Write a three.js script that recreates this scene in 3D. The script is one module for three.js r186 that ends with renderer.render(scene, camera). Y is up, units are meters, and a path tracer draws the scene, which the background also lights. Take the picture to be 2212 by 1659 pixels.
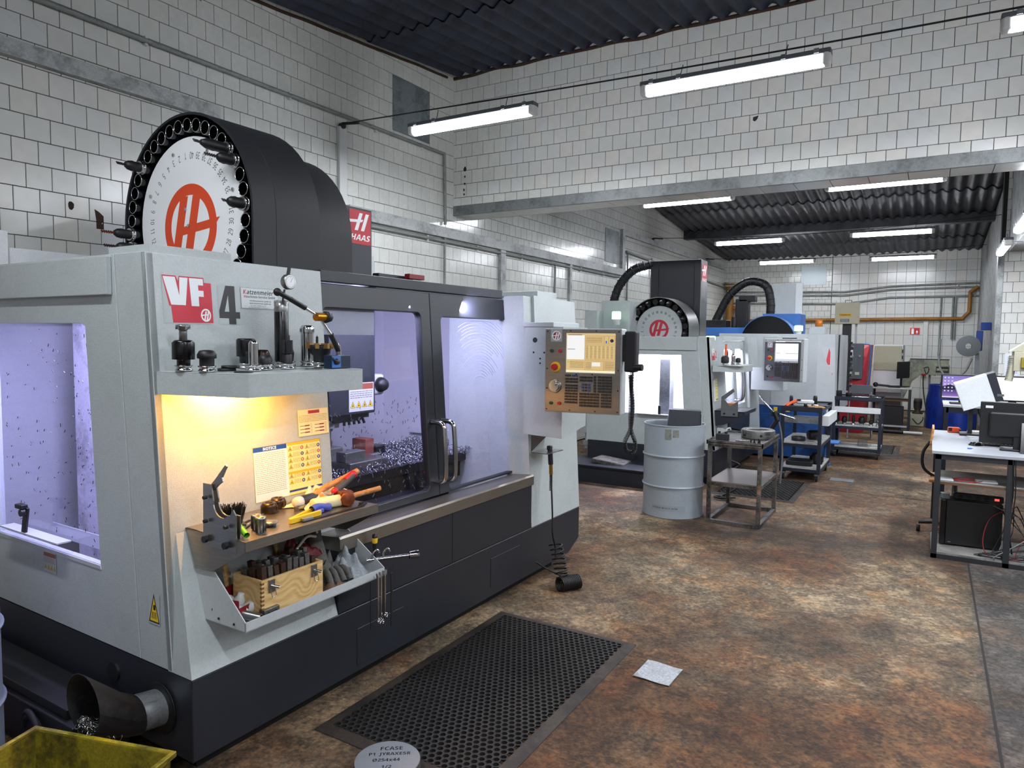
import * as THREE from 'three';
import { mergeGeometries, toCreasedNormals } from 'three/addons/utils/BufferGeometryUtils.js';
import { RoundedBoxGeometry } from 'three/addons/geometries/RoundedBoxGeometry.js';
import { RectAreaLightUniformsLib } from 'three/addons/lights/RectAreaLightUniformsLib.js';
import { ConvexGeometry } from 'three/addons/geometries/ConvexGeometry.js';

// ---------------------------------------------------------------- camera, light, exposure
const scene = new THREE.Scene();
scene.background = new THREE.Color(0x05060a);
const camera = new THREE.PerspectiveCamera(57.53, 2212 / 1659, 0.05, 80);
camera.rotation.order = 'YXZ';
camera.position.set(0, 1.7, 0);
camera.rotation.set(THREE.MathUtils.degToRad(-3.87), THREE.MathUtils.degToRad(30.79), THREE.MathUtils.degToRad(0.64));
scene.add(camera);
camera.updateMatrixWorld(true); camera.updateProjectionMatrix();
const renderer = new THREE.WebGLRenderer({ antialias: true });
renderer.toneMapping = THREE.LinearToneMapping;
renderer.toneMappingExposure = 1.0;
renderer.shadowMap.enabled = true;
RectAreaLightUniformsLib.init();
const TUBE = { color: 0xf1f6ff, power: 112, glow: 42 };        // ceiling fluorescent fixtures
const WORKLAMP = { color: 0xffb452, power: 2.7, glow: 30 };    // warm lamp under the tool shelf
const CABIN = { color: 0xdbd9ff, power: 320, glow: 30 };          // cool lamps inside the machines

// ---------------------------------------------------------------- helpers
let seed = 7; const rnd = () => { seed = (seed * 1664525 + 1013904223) >>> 0; return seed / 4294967296; };
const rr = (a, b) => a + (b - a) * rnd();
const used = {};
const numbered = n => { const k = used[n] = (used[n] ?? -1) + 1; return k ? `${n}_${String(k).padStart(3, '0')}` : n; };
const V = (x, y, z) => new THREE.Vector3(x, y, z);
const D = THREE.MathUtils.degToRad;
function uvm(g) {                                               // uv in metres from position and facing
  const p = g.attributes.position, n = g.attributes.normal, a = new Float32Array(p.count * 2);
  for (let i = 0; i < p.count; i++) {
    const x = Math.abs(n.getX(i)), y = Math.abs(n.getY(i)), z = Math.abs(n.getZ(i));
    if (y >= x && y >= z) { a[2 * i] = p.getX(i); a[2 * i + 1] = -p.getZ(i); }
    else if (x >= z) { a[2 * i] = p.getZ(i); a[2 * i + 1] = p.getY(i); }
    else { a[2 * i] = p.getX(i); a[2 * i + 1] = p.getY(i); }
  }
  g.setAttribute('uv', new THREE.BufferAttribute(a, 2)); return g;
}
const clean = g => { const q = g.index ? g.toNonIndexed() : g; if (!q.attributes.uv) uvm(q); for (const k of Object.keys(q.attributes)) if (!['position', 'normal', 'uv'].includes(k)) q.deleteAttribute(k); q.morphAttributes = {}; return q; };
const place = (g, x, y, z, rx = 0, ry = 0, rz = 0) => g.applyMatrix4(new THREE.Matrix4().compose(V(x, y, z), new THREE.Quaternion().setFromEuler(new THREE.Euler(rx, ry, rz, 'YXZ')), V(1, 1, 1)));
// box by centre and size; b = rounded edge radius
const bx = (x, y, z, w, h, d, b = 0, rx = 0, ry = 0, rz = 0) => place(b ? new RoundedBoxGeometry(w, h, d, 1, Math.min(b, w / 2.01, h / 2.01, d / 2.01)) : new THREE.BoxGeometry(w, h, d), x, y, z, rx, ry, rz);
const bb = (x0, x1, y0, y1, z0, z1, b = 0) => bx((x0 + x1) / 2, (y0 + y1) / 2, (z0 + z1) / 2, Math.abs(x1 - x0), Math.abs(y1 - y0), Math.abs(z1 - z0), b);
// cylinder standing on (x,y,z), axis 'x' 'y' 'z'
function cy(x, y, z, r0, r1, h, ax = 'y', s = 20) { const g = new THREE.CylinderGeometry(r1, r0, h, s); g.translate(0, h / 2, 0); if (ax === 'x') g.rotateZ(-Math.PI / 2); if (ax === 'z') g.rotateX(Math.PI / 2); return g.translate(x, y, z); }
const lathe = (x, y, z, pts, ax = 'y', s = 24) => { const g = new THREE.LatheGeometry(pts.map(p => new THREE.Vector2(p[0], p[1])), s); if (ax === 'x') g.rotateZ(-Math.PI / 2); if (ax === 'z') g.rotateX(Math.PI / 2); if (ax === '-x') g.rotateZ(Math.PI / 2); return g.translate(x, y, z); };
const tube = (pts, r, n = 40, s = 7, tension = 0.5) => new THREE.TubeGeometry(new THREE.CatmullRomCurve3(pts.map(p => V(...p)), false, 'centripetal', tension), n, r, s);
const seg = (a, b, r, s = 8) => { const A = V(...a), B = V(...b), d = B.clone().sub(A), g = new THREE.CylinderGeometry(r, r, d.length(), s); return g.applyQuaternion(new THREE.Quaternion().setFromUnitVectors(V(0, 1, 0), d.clone().normalize())).translate((A.x + B.x) / 2, (A.y + B.y) / 2, (A.z + B.z) / 2); };
const pipe = (pts, r, s = 10) => { const out = []; for (let i = 0; i + 1 < pts.length; i++) { out.push(seg(pts[i], pts[i + 1], r, s)); if (i) out.push(new THREE.SphereGeometry(r * 1.03, 10, 8).translate(...pts[i])); } return out; };
function shapeOf(outer, holes = []) { const s = outer instanceof THREE.Shape ? outer : new THREE.Shape(outer.map(p => new THREE.Vector2(...p))); for (const h of holes) s.holes.push(h instanceof THREE.Path ? h : new THREE.Path(h.map(p => new THREE.Vector2(...p)))); return s; }
const rrect = (x0, x1, y0, y1, r, C = THREE.Path) => { const s = new C(); s.moveTo(x0 + r, y0); s.lineTo(x1 - r, y0); s.quadraticCurveTo(x1, y0, x1, y0 + r); s.lineTo(x1, y1 - r); s.quadraticCurveTo(x1, y1, x1 - r, y1); s.lineTo(x0 + r, y1); s.quadraticCurveTo(x0, y1, x0, y1 - r); s.lineTo(x0, y0 + r); s.quadraticCurveTo(x0, y0, x0 + r, y0); return s; };
const basis = (o, A, B) => { const a = V(...A).normalize(), b = V(...B).normalize(), n = a.clone().cross(b); return new THREE.Matrix4().makeBasis(a, b, n).setPosition(...o); };
// flat plate: outline in the plane (A,B) at o, front face on A x B, thickness t behind it
function plate(F, outer, holes, t, bev = 0) { const g = new THREE.ExtrudeGeometry(shapeOf(outer, holes), { depth: t - 2 * bev, bevelEnabled: bev > 0, bevelSize: bev, bevelThickness: bev, bevelOffset: -bev, bevelSegments: 1, curveSegments: 6 }); g.translate(0, 0, -t + bev); return g.applyMatrix4(F); }
const sheet = (F, outer, holes) => new THREE.ShapeGeometry(shapeOf(outer, holes), 6).applyMatrix4(F);
// prism: outline in x,y extruded along z from z0 to z1
const prism = (outer, z0, z1, bev = 0, holes = []) => { const g = new THREE.ExtrudeGeometry(shapeOf(outer, holes), { depth: z1 - z0 - 2 * bev, bevelEnabled: bev > 0, bevelSize: bev, bevelThickness: bev, bevelOffset: -bev, bevelSegments: 1, curveSegments: 10 }); return toCreasedNormals(g.translate(0, 0, z0 + bev), 0.45); };
// outline in (z,y) extruded along x from x0 to x1
const prismX = (outer, x0, x1, bev = 0, holes = []) => { const g = prism(outer.map(p => [-p[0], p[1]]), x0, x1, bev, holes.map(h => h.map(p => [-p[0], p[1]]))); return g.rotateY(Math.PI / 2); };
const arc = (cx, cy_, r, a0, a1, n) => Array.from({ length: n + 1 }, (_, i) => { const a = D(a0 + (a1 - a0) * i / n); return [cx + r * Math.cos(a), cy_ + r * Math.sin(a)]; });
function part(name, gs, m, parent, label, keep) {
  gs = (Array.isArray(gs) ? gs.flat() : [gs]).map(clean);
  const g = gs.length > 1 ? mergeGeometries(gs) : gs[0];
  if (!keep) uvm(g);
  const o = new THREE.Mesh(g, m); o.name = parent ? name : numbered(name); o.castShadow = o.receiveShadow = true;
  (parent ?? scene).add(o); if (label) o.userData.label = label; return o;
}
function tag(o, label, category, group, kind) { o.userData.label = label; if (category) o.userData.category = category; if (group) o.userData.group = group; if (kind) o.userData.kind = kind; return o; }
function thing(name, label, category, [x, y, z] = [0, 0, 0], turn = 0, group) { const o = new THREE.Group(); o.name = numbered(name); o.position.set(x, y, z); o.rotation.y = turn; scene.add(o); return tag(o, label, category, group); }
function solo(name, gs, m, label, category, group) { return tag(part(name, gs, m), label, category, group); }
function copy(o, [x, y, z], turn = 0, label, group) { const c = o.clone(); c.userData = { ...o.userData }; c.name = numbered(o.name.replace(/_\d{3}$/, '')); c.position.set(x, y, z); c.rotation.y = turn; if (label) c.userData.label = label; if (group) c.userData.group = group; scene.add(c); return c; }
function struct(name, gs, m, label, keep) { const o = part(name, gs, m, null, label, keep); o.userData.kind = 'structure'; return o; }
// ---------------------------------------------------------------- textures
function noise2(w, h, cells, sd) {                               // periodic value noise
  const gx = cells, gy = Math.max(1, Math.round(cells * h / w)), t = new Float32Array(gx * gy); let s = sd * 7919 + 13;
  for (let i = 0; i < t.length; i++) { s = (s * 1664525 + 1013904223) >>> 0; t[i] = s / 4294967296; }
  return (u, v) => { const x = u * gx, y = v * gy, i = Math.floor(x), j = Math.floor(y); let a = x - i, b = y - j; a = a * a * (3 - 2 * a); b = b * b * (3 - 2 * b); const i0 = ((i % gx) + gx) % gx, i1 = (i0 + 1) % gx, j0 = ((j % gy) + gy) % gy, j1 = (j0 + 1) % gy; return (t[j0 * gx + i0] * (1 - a) + t[j0 * gx + i1] * a) * (1 - b) + (t[j1 * gx + i0] * (1 - a) + t[j1 * gx + i1] * a) * b; };
}
function dataTex(w, h, fn, repeat, srgb = true) {
  const d = new Uint8Array(w * h * 4);
  for (let y = 0; y < h; y++) for (let x = 0; x < w; x++) { const c = fn(x / w, y / h, x, y), k = (y * w + x) * 4; for (let i = 0; i < 3; i++) d[k + i] = Math.max(0, Math.min(255, 255 * (c.length ? c[i] : c))); d[k + 3] = 255; }
  const t = new THREE.DataTexture(d, w, h); t.wrapS = t.wrapT = THREE.RepeatWrapping; t.magFilter = THREE.LinearFilter; t.minFilter = THREE.LinearMipmapLinearFilter; if (srgb) t.colorSpace = THREE.SRGBColorSpace; if (repeat) t.repeat.set(repeat, repeat); t.needsUpdate = true; return t;
}
function canvas(w, h, fn) { const c = document.createElement('canvas'); c.width = w; c.height = h; const g = c.getContext('2d'); fn(g, w, h); const t = new THREE.CanvasTexture(c); t.colorSpace = THREE.SRGBColorSpace; return t; }
const M = (color, roughness = 0.6, metalness = 0, more = {}) => new THREE.MeshStandardMaterial({ color, roughness, metalness, ...more });
const P = (o) => new THREE.MeshPhysicalMaterial(o);
const n1 = noise2(512, 512, 6, 1), n2 = noise2(512, 512, 18, 2), n3 = noise2(512, 512, 60, 3), n4 = noise2(512, 512, 190, 4);
const grime = (a, b) => dataTex(512, 512, (u, v) => { const q = 1 - a * Math.max(0, n1(u, v) * 0.5 + n2(u, v) * 0.35 + n3(u, v) * 0.25 - 0.5) - b * n4(u, v); return [q, q, q]; }, 1);
const paintTex = grime(0.07, 0.04), dirtTex = grime(0.6, 0.12), heavyTex = grime(1.1, 0.22);
const peel = dataTex(256, 256, (u, v) => { const q = 0.5 * n4(u * 1, v * 1) + 0.5 * n3(u * 3, v * 3); return [q, q, q]; }, 4, false);
const brush = dataTex(256, 256, (() => { const a = noise2(256, 256, 120, 9); return (u, v, x, y) => { const q = 0.93 + 0.07 * a(u * 0.06, v); return [q, q, q]; }; })(), 2);
const wood = (c0, c1, sd) => { const a = noise2(256, 256, 5, sd), b = noise2(256, 256, 90, sd + 1); return dataTex(256, 256, (u, v) => { const q = (Math.sin((v * 9 + a(u, v) * 3.2) * 6.28) * 0.5 + 0.5) * 0.6 + b(u * 0.15, v) * 0.4; return [0, 1, 2].map(i => c0[i] + (c1[i] - c0[i]) * q); }, 3); };
const pineTex = wood([0.86, 0.74, 0.52], [0.74, 0.58, 0.35], 31), ashTex = wood([0.80, 0.58, 0.34], [0.62, 0.40, 0.2], 37);
// ---------------------------------------------------------------- shared materials
const X = {
  grey: M(0xb1b8b7, 0.25, 0, { map: paintTex, bumpMap: peel, bumpScale: 0.0008 }),
  greyB: M(0xb4b9ba, 0.4, 0, { map: paintTex }),
  white: M(0xd8dbdc, 0.4, 0, { map: paintTex }),
  dark: M(0x22252c, 0.4, 0, { map: paintTex, bumpMap: peel, bumpScale: 0.0005 }),
  darkB: M(0x22252a, 0.5, 0, { map: paintTex }),
  black: M(0x0c0d0f, 0.5), rubber: M(0x101010, 0.75), blackGloss: M(0x0a0a0c, 0.22),
  steel: M(0x9a9a98, 0.32, 0.95, { map: brush }), chrome: M(0xc8c8c8, 0.14, 1), inox: M(0x9c968d, 0.36, 0.9, { map: brush }),
  raw: M(0x8d8c8a, 0.42, 0.85, { map: heavyTex }), iron: M(0x3a3a3c, 0.45, 0.7, { map: dirtTex }), brass: M(0xb08a3e, 0.3, 0.9),
  zinc: M(0x8c9092, 0.42, 0.6, { map: dirtTex }), conduit: M(0x8f938f, 0.5, 0, { map: dirtTex }),
  red: M(0xb01824, 0.45), redDeep: M(0x7c0f1a, 0.5), orange: M(0xd8501c, 0.5), green: M(0x4e9b1e, 0.45), yellow: M(0xe0b21a, 0.5), blue: M(0x1e4e8c, 0.45, 0, { map: dirtTex }), blueLt: M(0x3568ad, 0.5),
  navy: M(0x1c2230, 0.42, 0, { map: paintTex }), pine: M(0xffffff, 0.6, 0, { map: pineTex }), ash: M(0xffffff, 0.5, 0, { map: ashTex }), cream: M(0xd9d3a6, 0.5), beige: M(0xb9b59c, 0.5, 0, { map: paintTex }),
  plasticW: M(0xcfd0cc, 0.45), pipeY: M(0xa06a1e, 0.5, 0, { map: dirtTex }), cloth: M(0xcfcbb8, 0.95), clothG: M(0x63605c, 0.95, 0, { map: heavyTex }), mdf: M(0x5f4630, 0.8),
  pane: P({ color: 0xf2f2ff, roughness: 0.02, transmission: 1, thickness: 0, ior: 1.5 }),
};
const glowing = (color, k) => new THREE.MeshStandardMaterial({ color: 0xffffff, emissive: color, emissiveIntensity: k, roughness: 0.5 });
function areaLight(color, power, w, h, at, look) { const l = new THREE.RectAreaLight(color, power, w, h); l.position.set(...at); l.lookAt(...look); scene.add(l); return l; }
// a flat printed sticker: plane w x h centred on o, in the plane (A,B)
function sticker(name, F, x0, x1, y0, y1, tex, parent, label, rough = 0.45, extra = {}) { const g = new THREE.PlaneGeometry(x1 - x0, y1 - y0).translate((x0 + x1) / 2, (y0 + y1) / 2, 0.0012).applyMatrix4(F); return part(name, g, M(0xffffff, rough, 0, { map: tex, ...extra }), parent, label, true); }
// ================================================================ ROOM
const XL = -4.9, ZH = -6.825, ZHB = -7.24, ZF = -19.6, XR = 0.93, ZP = -12.6, XE = 6.5, ZB = 4.5;
// glazed tile
const tv = noise2(512, 512, 7, 51), tv2 = noise2(512, 512, 26, 52), tv3 = noise2(512, 512, 120, 53);
const tileTex = dataTex(512, 512, (u, v) => { const d = u + v * 0.8 + 0.10 * tv2(u, v), s = Math.abs(Math.sin((d * 5 + tv(u, v) * 1.6) * 6.283)); const vein = Math.max(0, 0.10 - s) * 0.85 * tv(u + 0.3, v); const q = 0.985 - vein - 0.03 * tv2(u, v) - 0.025 * tv3(u, v); return [q, q * 0.998, q * 0.985]; }, 1);
const tileMats = [0xd8d9d5, 0xd6d7d5, 0xdad9d6, 0xd4d5d2, 0xd8d6d1, 0xd6d8d8].map((c, i) => { const t = tileTex.clone(); t.offset.set(0.17 * i, 0.29 * i); t.repeat.set(0.16, 0.16); t.needsUpdate = true; return P({ color: c, roughness: 0.2, map: t, ior: 1.5 }); });
const tileStuffMat = P({ color: 0xd9dad6, roughness: 0.17, map: tileTex, vertexColors: true });
const grout = M(0x23211f, 0.9);
function tileGeo(w, h, t = 0.005, b = 0.0016) {                  // bevelled tile, face at z = t
  const x = w / 2, y = h / 2, o = [[-x, -y, 0], [x, -y, 0], [x, y, 0], [-x, y, 0]], f = [[-x + b, -y + b, t], [x - b, -y + b, t], [x - b, y - b, t], [-x + b, y - b, t]], pos = [];
  const q = (A, B, C, E) => pos.push(...A, ...B, ...C, ...A, ...C, ...E);
  q(...f); for (let i = 0; i < 4; i++) { const j = (i + 1) % 4; q(o[i], o[j], f[j], f[i]); }
  const g = new THREE.BufferGeometry(); g.setAttribute('position', new THREE.Float32BufferAttribute(pos, 3)); g.computeVertexNormals(); return g;
}
const tileCache = {};
const tmpV = V(0, 0, 0);
const shownAt = p => { tmpV.copy(p).project(camera); return tmpV.z < 1 && Math.abs(tmpV.x) < 1.04 && Math.abs(tmpV.y) < 1.04; };
function tiles(wall, F, runs, most = 300) {
  const all = [];
  for (const { a0, a1, b0, b1, w, h, ja, jb, bond, skip } of runs) {
    const rows = [Math.floor((b0 - jb) / h), Math.ceil((b1 - jb) / h)];
    for (let r = rows[0]; r < rows[1]; r++) {
      const y0 = Math.max(b0, jb + r * h), y1 = Math.min(b1, jb + (r + 1) * h); if (y1 - y0 < 0.012) continue;
      const off = ja + (bond && (r & 1) ? w / 2 : 0), c0 = Math.floor((a0 - off) / w), c1 = Math.ceil((a1 - off) / w);
      for (let c = c0; c < c1; c++) { const x0 = Math.max(a0, off + c * w), x1 = Math.min(a1, off + (c + 1) * w); if (x1 - x0 < 0.012) continue; const mx = (x0 + x1) / 2, my = (y0 + y1) / 2; if (skip && skip(mx, my)) continue; all.push({ mx, my, w: x1 - x0 - 0.0035, h: y1 - y0 - 0.0035 }); }
    }
  }
  for (const t of all) { const p = V(t.mx, t.my, 0).applyMatrix4(F); const d = p.clone().sub(camera.position), n = V(0, 0, 1).transformDirection(F); t.k = shownAt(p) ? t.w * t.h * Math.abs(d.dot(n)) / Math.pow(d.length(), 3) : 0; t.tilt = [rr(-0.006, 0.006), rr(-0.006, 0.006)]; t.tone = rr(0.93, 1.02); }
  all.sort((a, b) => b.k - a.k);
  const rest = [];
  all.forEach((t, i) => {
    const key = `${t.w.toFixed(3)}_${t.h.toFixed(3)}`, g = tileCache[key] ??= uvm(tileGeo(t.w, t.h));
    const L = new THREE.Matrix4().compose(V(t.mx, t.my, 0), new THREE.Quaternion().setFromEuler(new THREE.Euler(t.tilt[0], t.tilt[1], 0)), V(1, 1, 1)).premultiply(F);
    if (i < most && t.k > 0) { const m = new THREE.Mesh(g, tileMats[Math.floor(rnd() * tileMats.length)]); m.name = 'tile'; m.castShadow = m.receiveShadow = true; m.applyMatrix4(L); wall.add(m); }
    else { const q = g.clone().applyMatrix4(L), n = q.attributes.position.count, c = new Float32Array(n * 3).fill(t.tone); q.setAttribute('color', new THREE.BufferAttribute(c, 3)); rest.push(uvm(q)); }
  });
  if (rest.length) { const m = new THREE.Mesh(mergeGeometries(rest), tileStuffMat); m.name = 'tiles'; m.userData.kind = 'stuff'; m.castShadow = m.receiveShadow = true; wall.add(m); }
}
// ---- floor: dirty concrete; vertex colours carry the large stains, the map the grain and scratches
const fa = noise2(1024, 1024, 9, 61), fb = noise2(1024, 1024, 40, 62), fc = noise2(1024, 1024, 160, 63), fd = noise2(1024, 1024, 420, 64), fe = noise2(1024, 1024, 14, 65);
const floorTex = dataTex(1024, 1024, (u, v) => {
  const wob = fa(u, v) * 0.1, s1 = fd(u * 0.16 + wob, v * 0.8 + wob * 2);
  let q = 0.60 + 0.20 * (fb(u, v) - 0.5) + 0.26 * (fc(u, v) - 0.5) + 0.26 * (fd(u, v) - 0.5) + 0.16 * (fe(u + 0.2, v) - 0.5);
  const patch = Math.max(0, fe(u, v) - 0.5); if (s1 > 0.72) q += (s1 - 0.72) * 1.2 * patch * 2.4;
  const pale = fa(u + 0.1, v + 0.7) * 0.55 + fb(u + 0.6, v) * 0.3 + fc(u, v + 0.4) * 0.25 - 0.58; if (pale > 0) q += Math.min(0.2, pale * 1.3);
  const r = Math.max(0, Math.min(1, (fe(u + 0.5, v + 0.2) * 0.6 + fb(u, v + 0.3) * 0.35 + fc(u + 0.7, v) * 0.2 - 0.56) * 5)); return [q * (1 + 0.02 * r), q * (1 - 0.08 * r), q * (1 - 0.17 * r)]; }, 1 / 2.9);
const floorBump = dataTex(512, 512, (u, v) => 0.5 + 0.3 * (fb(u, v) - 0.5) + 0.5 * (fc(u, v) - 0.5) + 0.3 * (fd(u, v) - 0.5), 1 / 1.7, false);
const g1 = noise2(64, 64, 11, 71), g2 = noise2(64, 64, 29, 72), g3 = noise2(64, 64, 5, 73);
{
  const nx = 150, nz = 300, g = new THREE.PlaneGeometry(XE - XL, ZB - ZF, nx, nz).rotateX(-Math.PI / 2).translate((XE + XL) / 2, 0, (ZB + ZF) / 2);
  const p = g.attributes.position, c = new Float32Array(p.count * 3), rust = [0.185, 0.088, 0.033], sand = [0.37, 0.27, 0.16], mud = [0.10, 0.06, 0.031], slab = [0.11, 0.105, 0.10], ochre = [0.36, 0.245, 0.115];
  const mix = (a, b, k) => a.map((x, i) => x + (b[i] - x) * Math.max(0, Math.min(1, k)));
  for (let i = 0; i < p.count; i++) {
    const x = p.getX(i), z = p.getZ(i), u = x / 9, v = z / 9; let k = g1(u, v) * 0.6 + g2(u, v) * 0.4;
    let q = mix(sand, rust, (k - 0.32) * 2.6); q = mix(q, mud, (g3(u * 1.7 + 0.3, v * 1.7) + g2(u + 0.5, v) * 0.4 - 0.78) * 3.2);
    if (z < -12.2) q = mix(q, ochre, 0.55);
    if (x > 0.33 && z > -6.35) q = mix(slab, q, 0.18);
    c.set(q, i * 3);
  }
  g.setAttribute('color', new THREE.BufferAttribute(c, 3));
  const gg = uvm(g), m = new THREE.Mesh(gg, M(0xffffff, 0.85, 0, { map: floorTex, vertexColors: true, bumpMap: floorBump, bumpScale: 0.004 }));
  m.name = 'floor'; m.receiveShadow = true; m.userData = { kind: 'structure', label: 'worn brown and grey concrete shop floor' }; scene.add(m);
  part('floor_slab', bb(XL, XE, -0.2, -0.004, ZF, ZB), M(0x3a2c20, 0.9), m);
  part('floor_joint', [bb(0.318, 0.33, -0.004, 0.0012, -6.35, 3), bb(0.33, XE, -0.004, 0.0012, -6.362, -6.35), bb(-2.2, 1, -0.004, 0.0012, -8.62, -8.6), bb(-1.2, 1, -0.004, 0.001, -12.21, -12.2)], M(0x1f1915, 0.9), m, 'dark joint between floor slabs');
}
// ---- walls
const wallBack = M(0xb9b8b2, 0.5);
const wl = struct('wall_left', bb(XL - 0.25, XL, 0, 5.1, ZF - 0.2, ZB + 0.2), grout, 'long side wall of white glazed tiles with dark joints');
const FL = basis([XL, 0, 0], [0, 0, -1], [0, 1, 0]);
const plateSkip = (a, b) => (a > 1.72 && a < 2.9 && b > 4.16 && b < 4.5 && rnd() < 0.45);
tiles(wl, FL, [{ a0: -ZB, a1: -ZF, b0: 0.02, b1: 4.95, w: 0.152, h: 0.15, ja: 0.053, jb: 0.047, bond: true, skip: plateSkip }]);
part('plaster_patch', [[3.06, 4.36, 0.42, 0.16], [3.38, 4.30, 0.3, 0.1], [2.75, 4.45, 0.3, 0.12]].map(([a, b, w, h], i) => bx(XL + 0.001, b, -a, 0.008, h, w, 0.003, rr(-0.2, 0.2))), M(0x9a9488, 0.95, 0, { map: heavyTex }), wl, 'rough grey plaster where tiles have come off');
part('broken_tile_hole', [plate(basis([XL + 0.0056, 2.53, -2.52], [0, 0, -1], [0, 1, 0]), arc(0, 0, 0.022, 0, 360, 9).map(([x, y], i) => [x * (0.8 + 0.3 * rnd()), y * (0.9 + 0.6 * rnd())]), [], 0.004), plate(basis([XL + 0.0056, 2.5, -2.70], [0, 0, -1], [0, 1, 0]), [[-0.03, 0.03], [0.0, 0.015], [0.03, -0.01], [0.03, -0.10], [-0.02, -0.10], [-0.02, -0.04]], [], 0.004)], M(0x3d2a1a, 0.9, 0, { map: heavyTex }), wl, 'brown hole where tile has broken away');
const wh = struct('wall_header', bb(XL, XE, 3.125, 4.95, ZHB, ZH), grout, 'tiled wall above the wide opening between the two bays');
const FH = basis([XL, 0, ZH], [1, 0, 0], [0, 1, 0]);
tiles(wh, FH, [{ a0: 0, a1: XE - XL, b0: 3.222, b1: 4.95, w: 0.1515, h: 0.1525, ja: 0.113, jb: 3.164, bond: true }]);
{ const Fu = basis([XL, 3.125, ZH], [1, 0, 0], [0, 0, -1]); /* underside: faces down */ const Fd = basis([XL, 3.1245, ZHB], [1, 0, 0], [0, 0, 1]); tiles(wh, Fd, [{ a0: 0, a1: XE - XL, b0: 0.03, b1: ZH - ZHB - 0.03, w: 0.305, h: 0.5, ja: 0.1, jb: 0, bond: false }], 60);
  part('steel_edge', bb(XL, XE, 3.112, 3.222, ZH - 0.02, ZH + 0.012, 0.002), M(0x7d8180, 0.4, 0.2, { map: dirtTex }), wh, 'grey painted steel angle along the lower edge');
  part('broken_tile_hole', [[3.64, 0.02], [3.55, 0.011], [3.47, 0.012], [3.4, 0.012], [3.35, 0.011]].map(([y, r]) => plate(basis([XL + 0.16 + rr(-0.01, 0.01), y, ZH + 0.0056], [1, 0, 0], [0, 1, 0]), arc(0, 0, r, 0, 330, 8).map(([a, b]) => [a * rr(0.7, 1.2), b * rr(0.9, 1.7)]), [], 0.004)).concat([plate(basis([XL + 3.42, 3.73, ZH + 0.0056], [1, 0, 0], [0, 1, 0]), [[-0.02, 0.02], [0.03, 0.03], [0.02, 0], [0, -0.02], [-0.02, -0.01]], [], 0.004)]), X.black, wh, 'black hole broken through the tiles'); }
const wf = struct('wall_far', bb(XL, XR + 0.3, 0, 4.6, ZF - 0.2, ZF), grout, 'far end wall of white tiles behind the machines');
const FF = basis([XL, 0, ZF], [1, 0, 0], [0, 1, 0]);
tiles(wf, FF, [{ a0: 0, a1: 2.68, b0: 0.02, b1: 4.4, w: 0.152, h: 0.15, ja: 0.03, jb: 0.047, bond: true }, { a0: 2.69, a1: XR - XL, b0: 0.02, b1: 4.4, w: 0.205, h: 0.255, ja: 2.69, jb: 0.06, bond: false }]);
const wr = struct('wall_right', [bb(XR, XR + 0.25, 3.02, 5.1, ZP, ZHB), bb(XR, XR + 0.25, 0, 5.1, ZF, ZP - 0.2), bb(XE, XE + 0.2, 0, 5.1, ZP, ZB)], M(0x9b9d9b, 0.6, 0, { map: dirtTex }), 'grey painted wall over the side opening');
const wp = struct('wall_pier', bb(0.83, XE, 0, 5.1, ZP - 0.2, ZP), grout, 'tiled pier wall beside the side opening');
tiles(wp, basis([0.83, 0, ZP], [1, 0, 0], [0, 1, 0]), [{ a0: 0.05, a1: XE - 0.83, b0: 0.02, b1: 4.9, w: 0.152, h: 0.15, ja: 0.02, jb: 0.03, bond: true }]);
part('corner_profile', [bb(0.805, 0.88, 0, 3.05, ZP - 0.2, ZP + 0.012, 0.002)], M(0x9fa3a2, 0.4, 0.3, { map: dirtTex }), wp, 'grey metal corner profile');
struct('wall_back', bb(XL, XE, 0, 5.1, ZB, ZB + 0.2), wallBack, 'white wall behind the viewer');
// ---- ceiling: corrugated sheets
const cnav = M(0x262c42, 0.6, 0, { map: heavyTex }), cgrey = M(0x3b3e48, 0.55, 0, { map: heavyTex });
const y1 = z => 4.5 + 0.085 * (-4.16 - z), y2 = z => z > -15.7 ? 4.12 + 0.1 * (z + 15.7) : 4.12 + 0.065 * (z + 15.7);
function roof(par, x0, x1, z0, z1, yf, m, len) {
  const wv = 0.177, sw = wv * 5;
  for (let z = z0, row = 0; z > z1; z -= len, row++) for (let x = x0; x < x1; x += sw) {
    const e = Math.min(x + sw + 0.03, x1), zz = Math.max(z1, z - len - 0.12), n = 44, pos = [], idx = [], j = rr(-0.01, 0.01);
    for (let k = 0; k < 2; k++) for (let i = 0; i <= n; i++) { const xx = x + (e - x) * i / n, zc = k ? zz : z, lift = (k ? 0.016 : 0) + j * 0.3; pos.push(xx, yf(zc) + 0.027 * Math.cos((xx - x0) / wv * 6.2832) - 0.03 + lift, zc); }
    for (let i = 0; i < n; i++) { const a = i, b = i + 1, c = n + 1 + i, d2 = n + 2 + i; idx.push(a, b, c, b, d2, c); }
    const g = new THREE.BufferGeometry(); g.setAttribute('position', new THREE.Float32BufferAttribute(pos, 3)); g.setIndex(idx); g.computeVertexNormals(); part('roof_sheet', g, m, par);
  }
}
const slope = (x0, x1, z0, z1, yf) => { const o = []; const s = [[z0, yf(z0)], [z1, yf(z1)], [z1, yf(z1) + 0.2], [z0, yf(z0) + 0.2]]; o.push(prismX(s, x0, x1)); return o; };
const c1 = struct('ceiling', slope(XL - 0.2, XE + 0.2, ZB + 0.2, ZH, z => y1(z) + 0.03), X.black, 'dark navy corrugated sheet roof of the near bay');
roof(c1, XL, XE, ZB, ZH, y1, cnav, 2.45);
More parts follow.
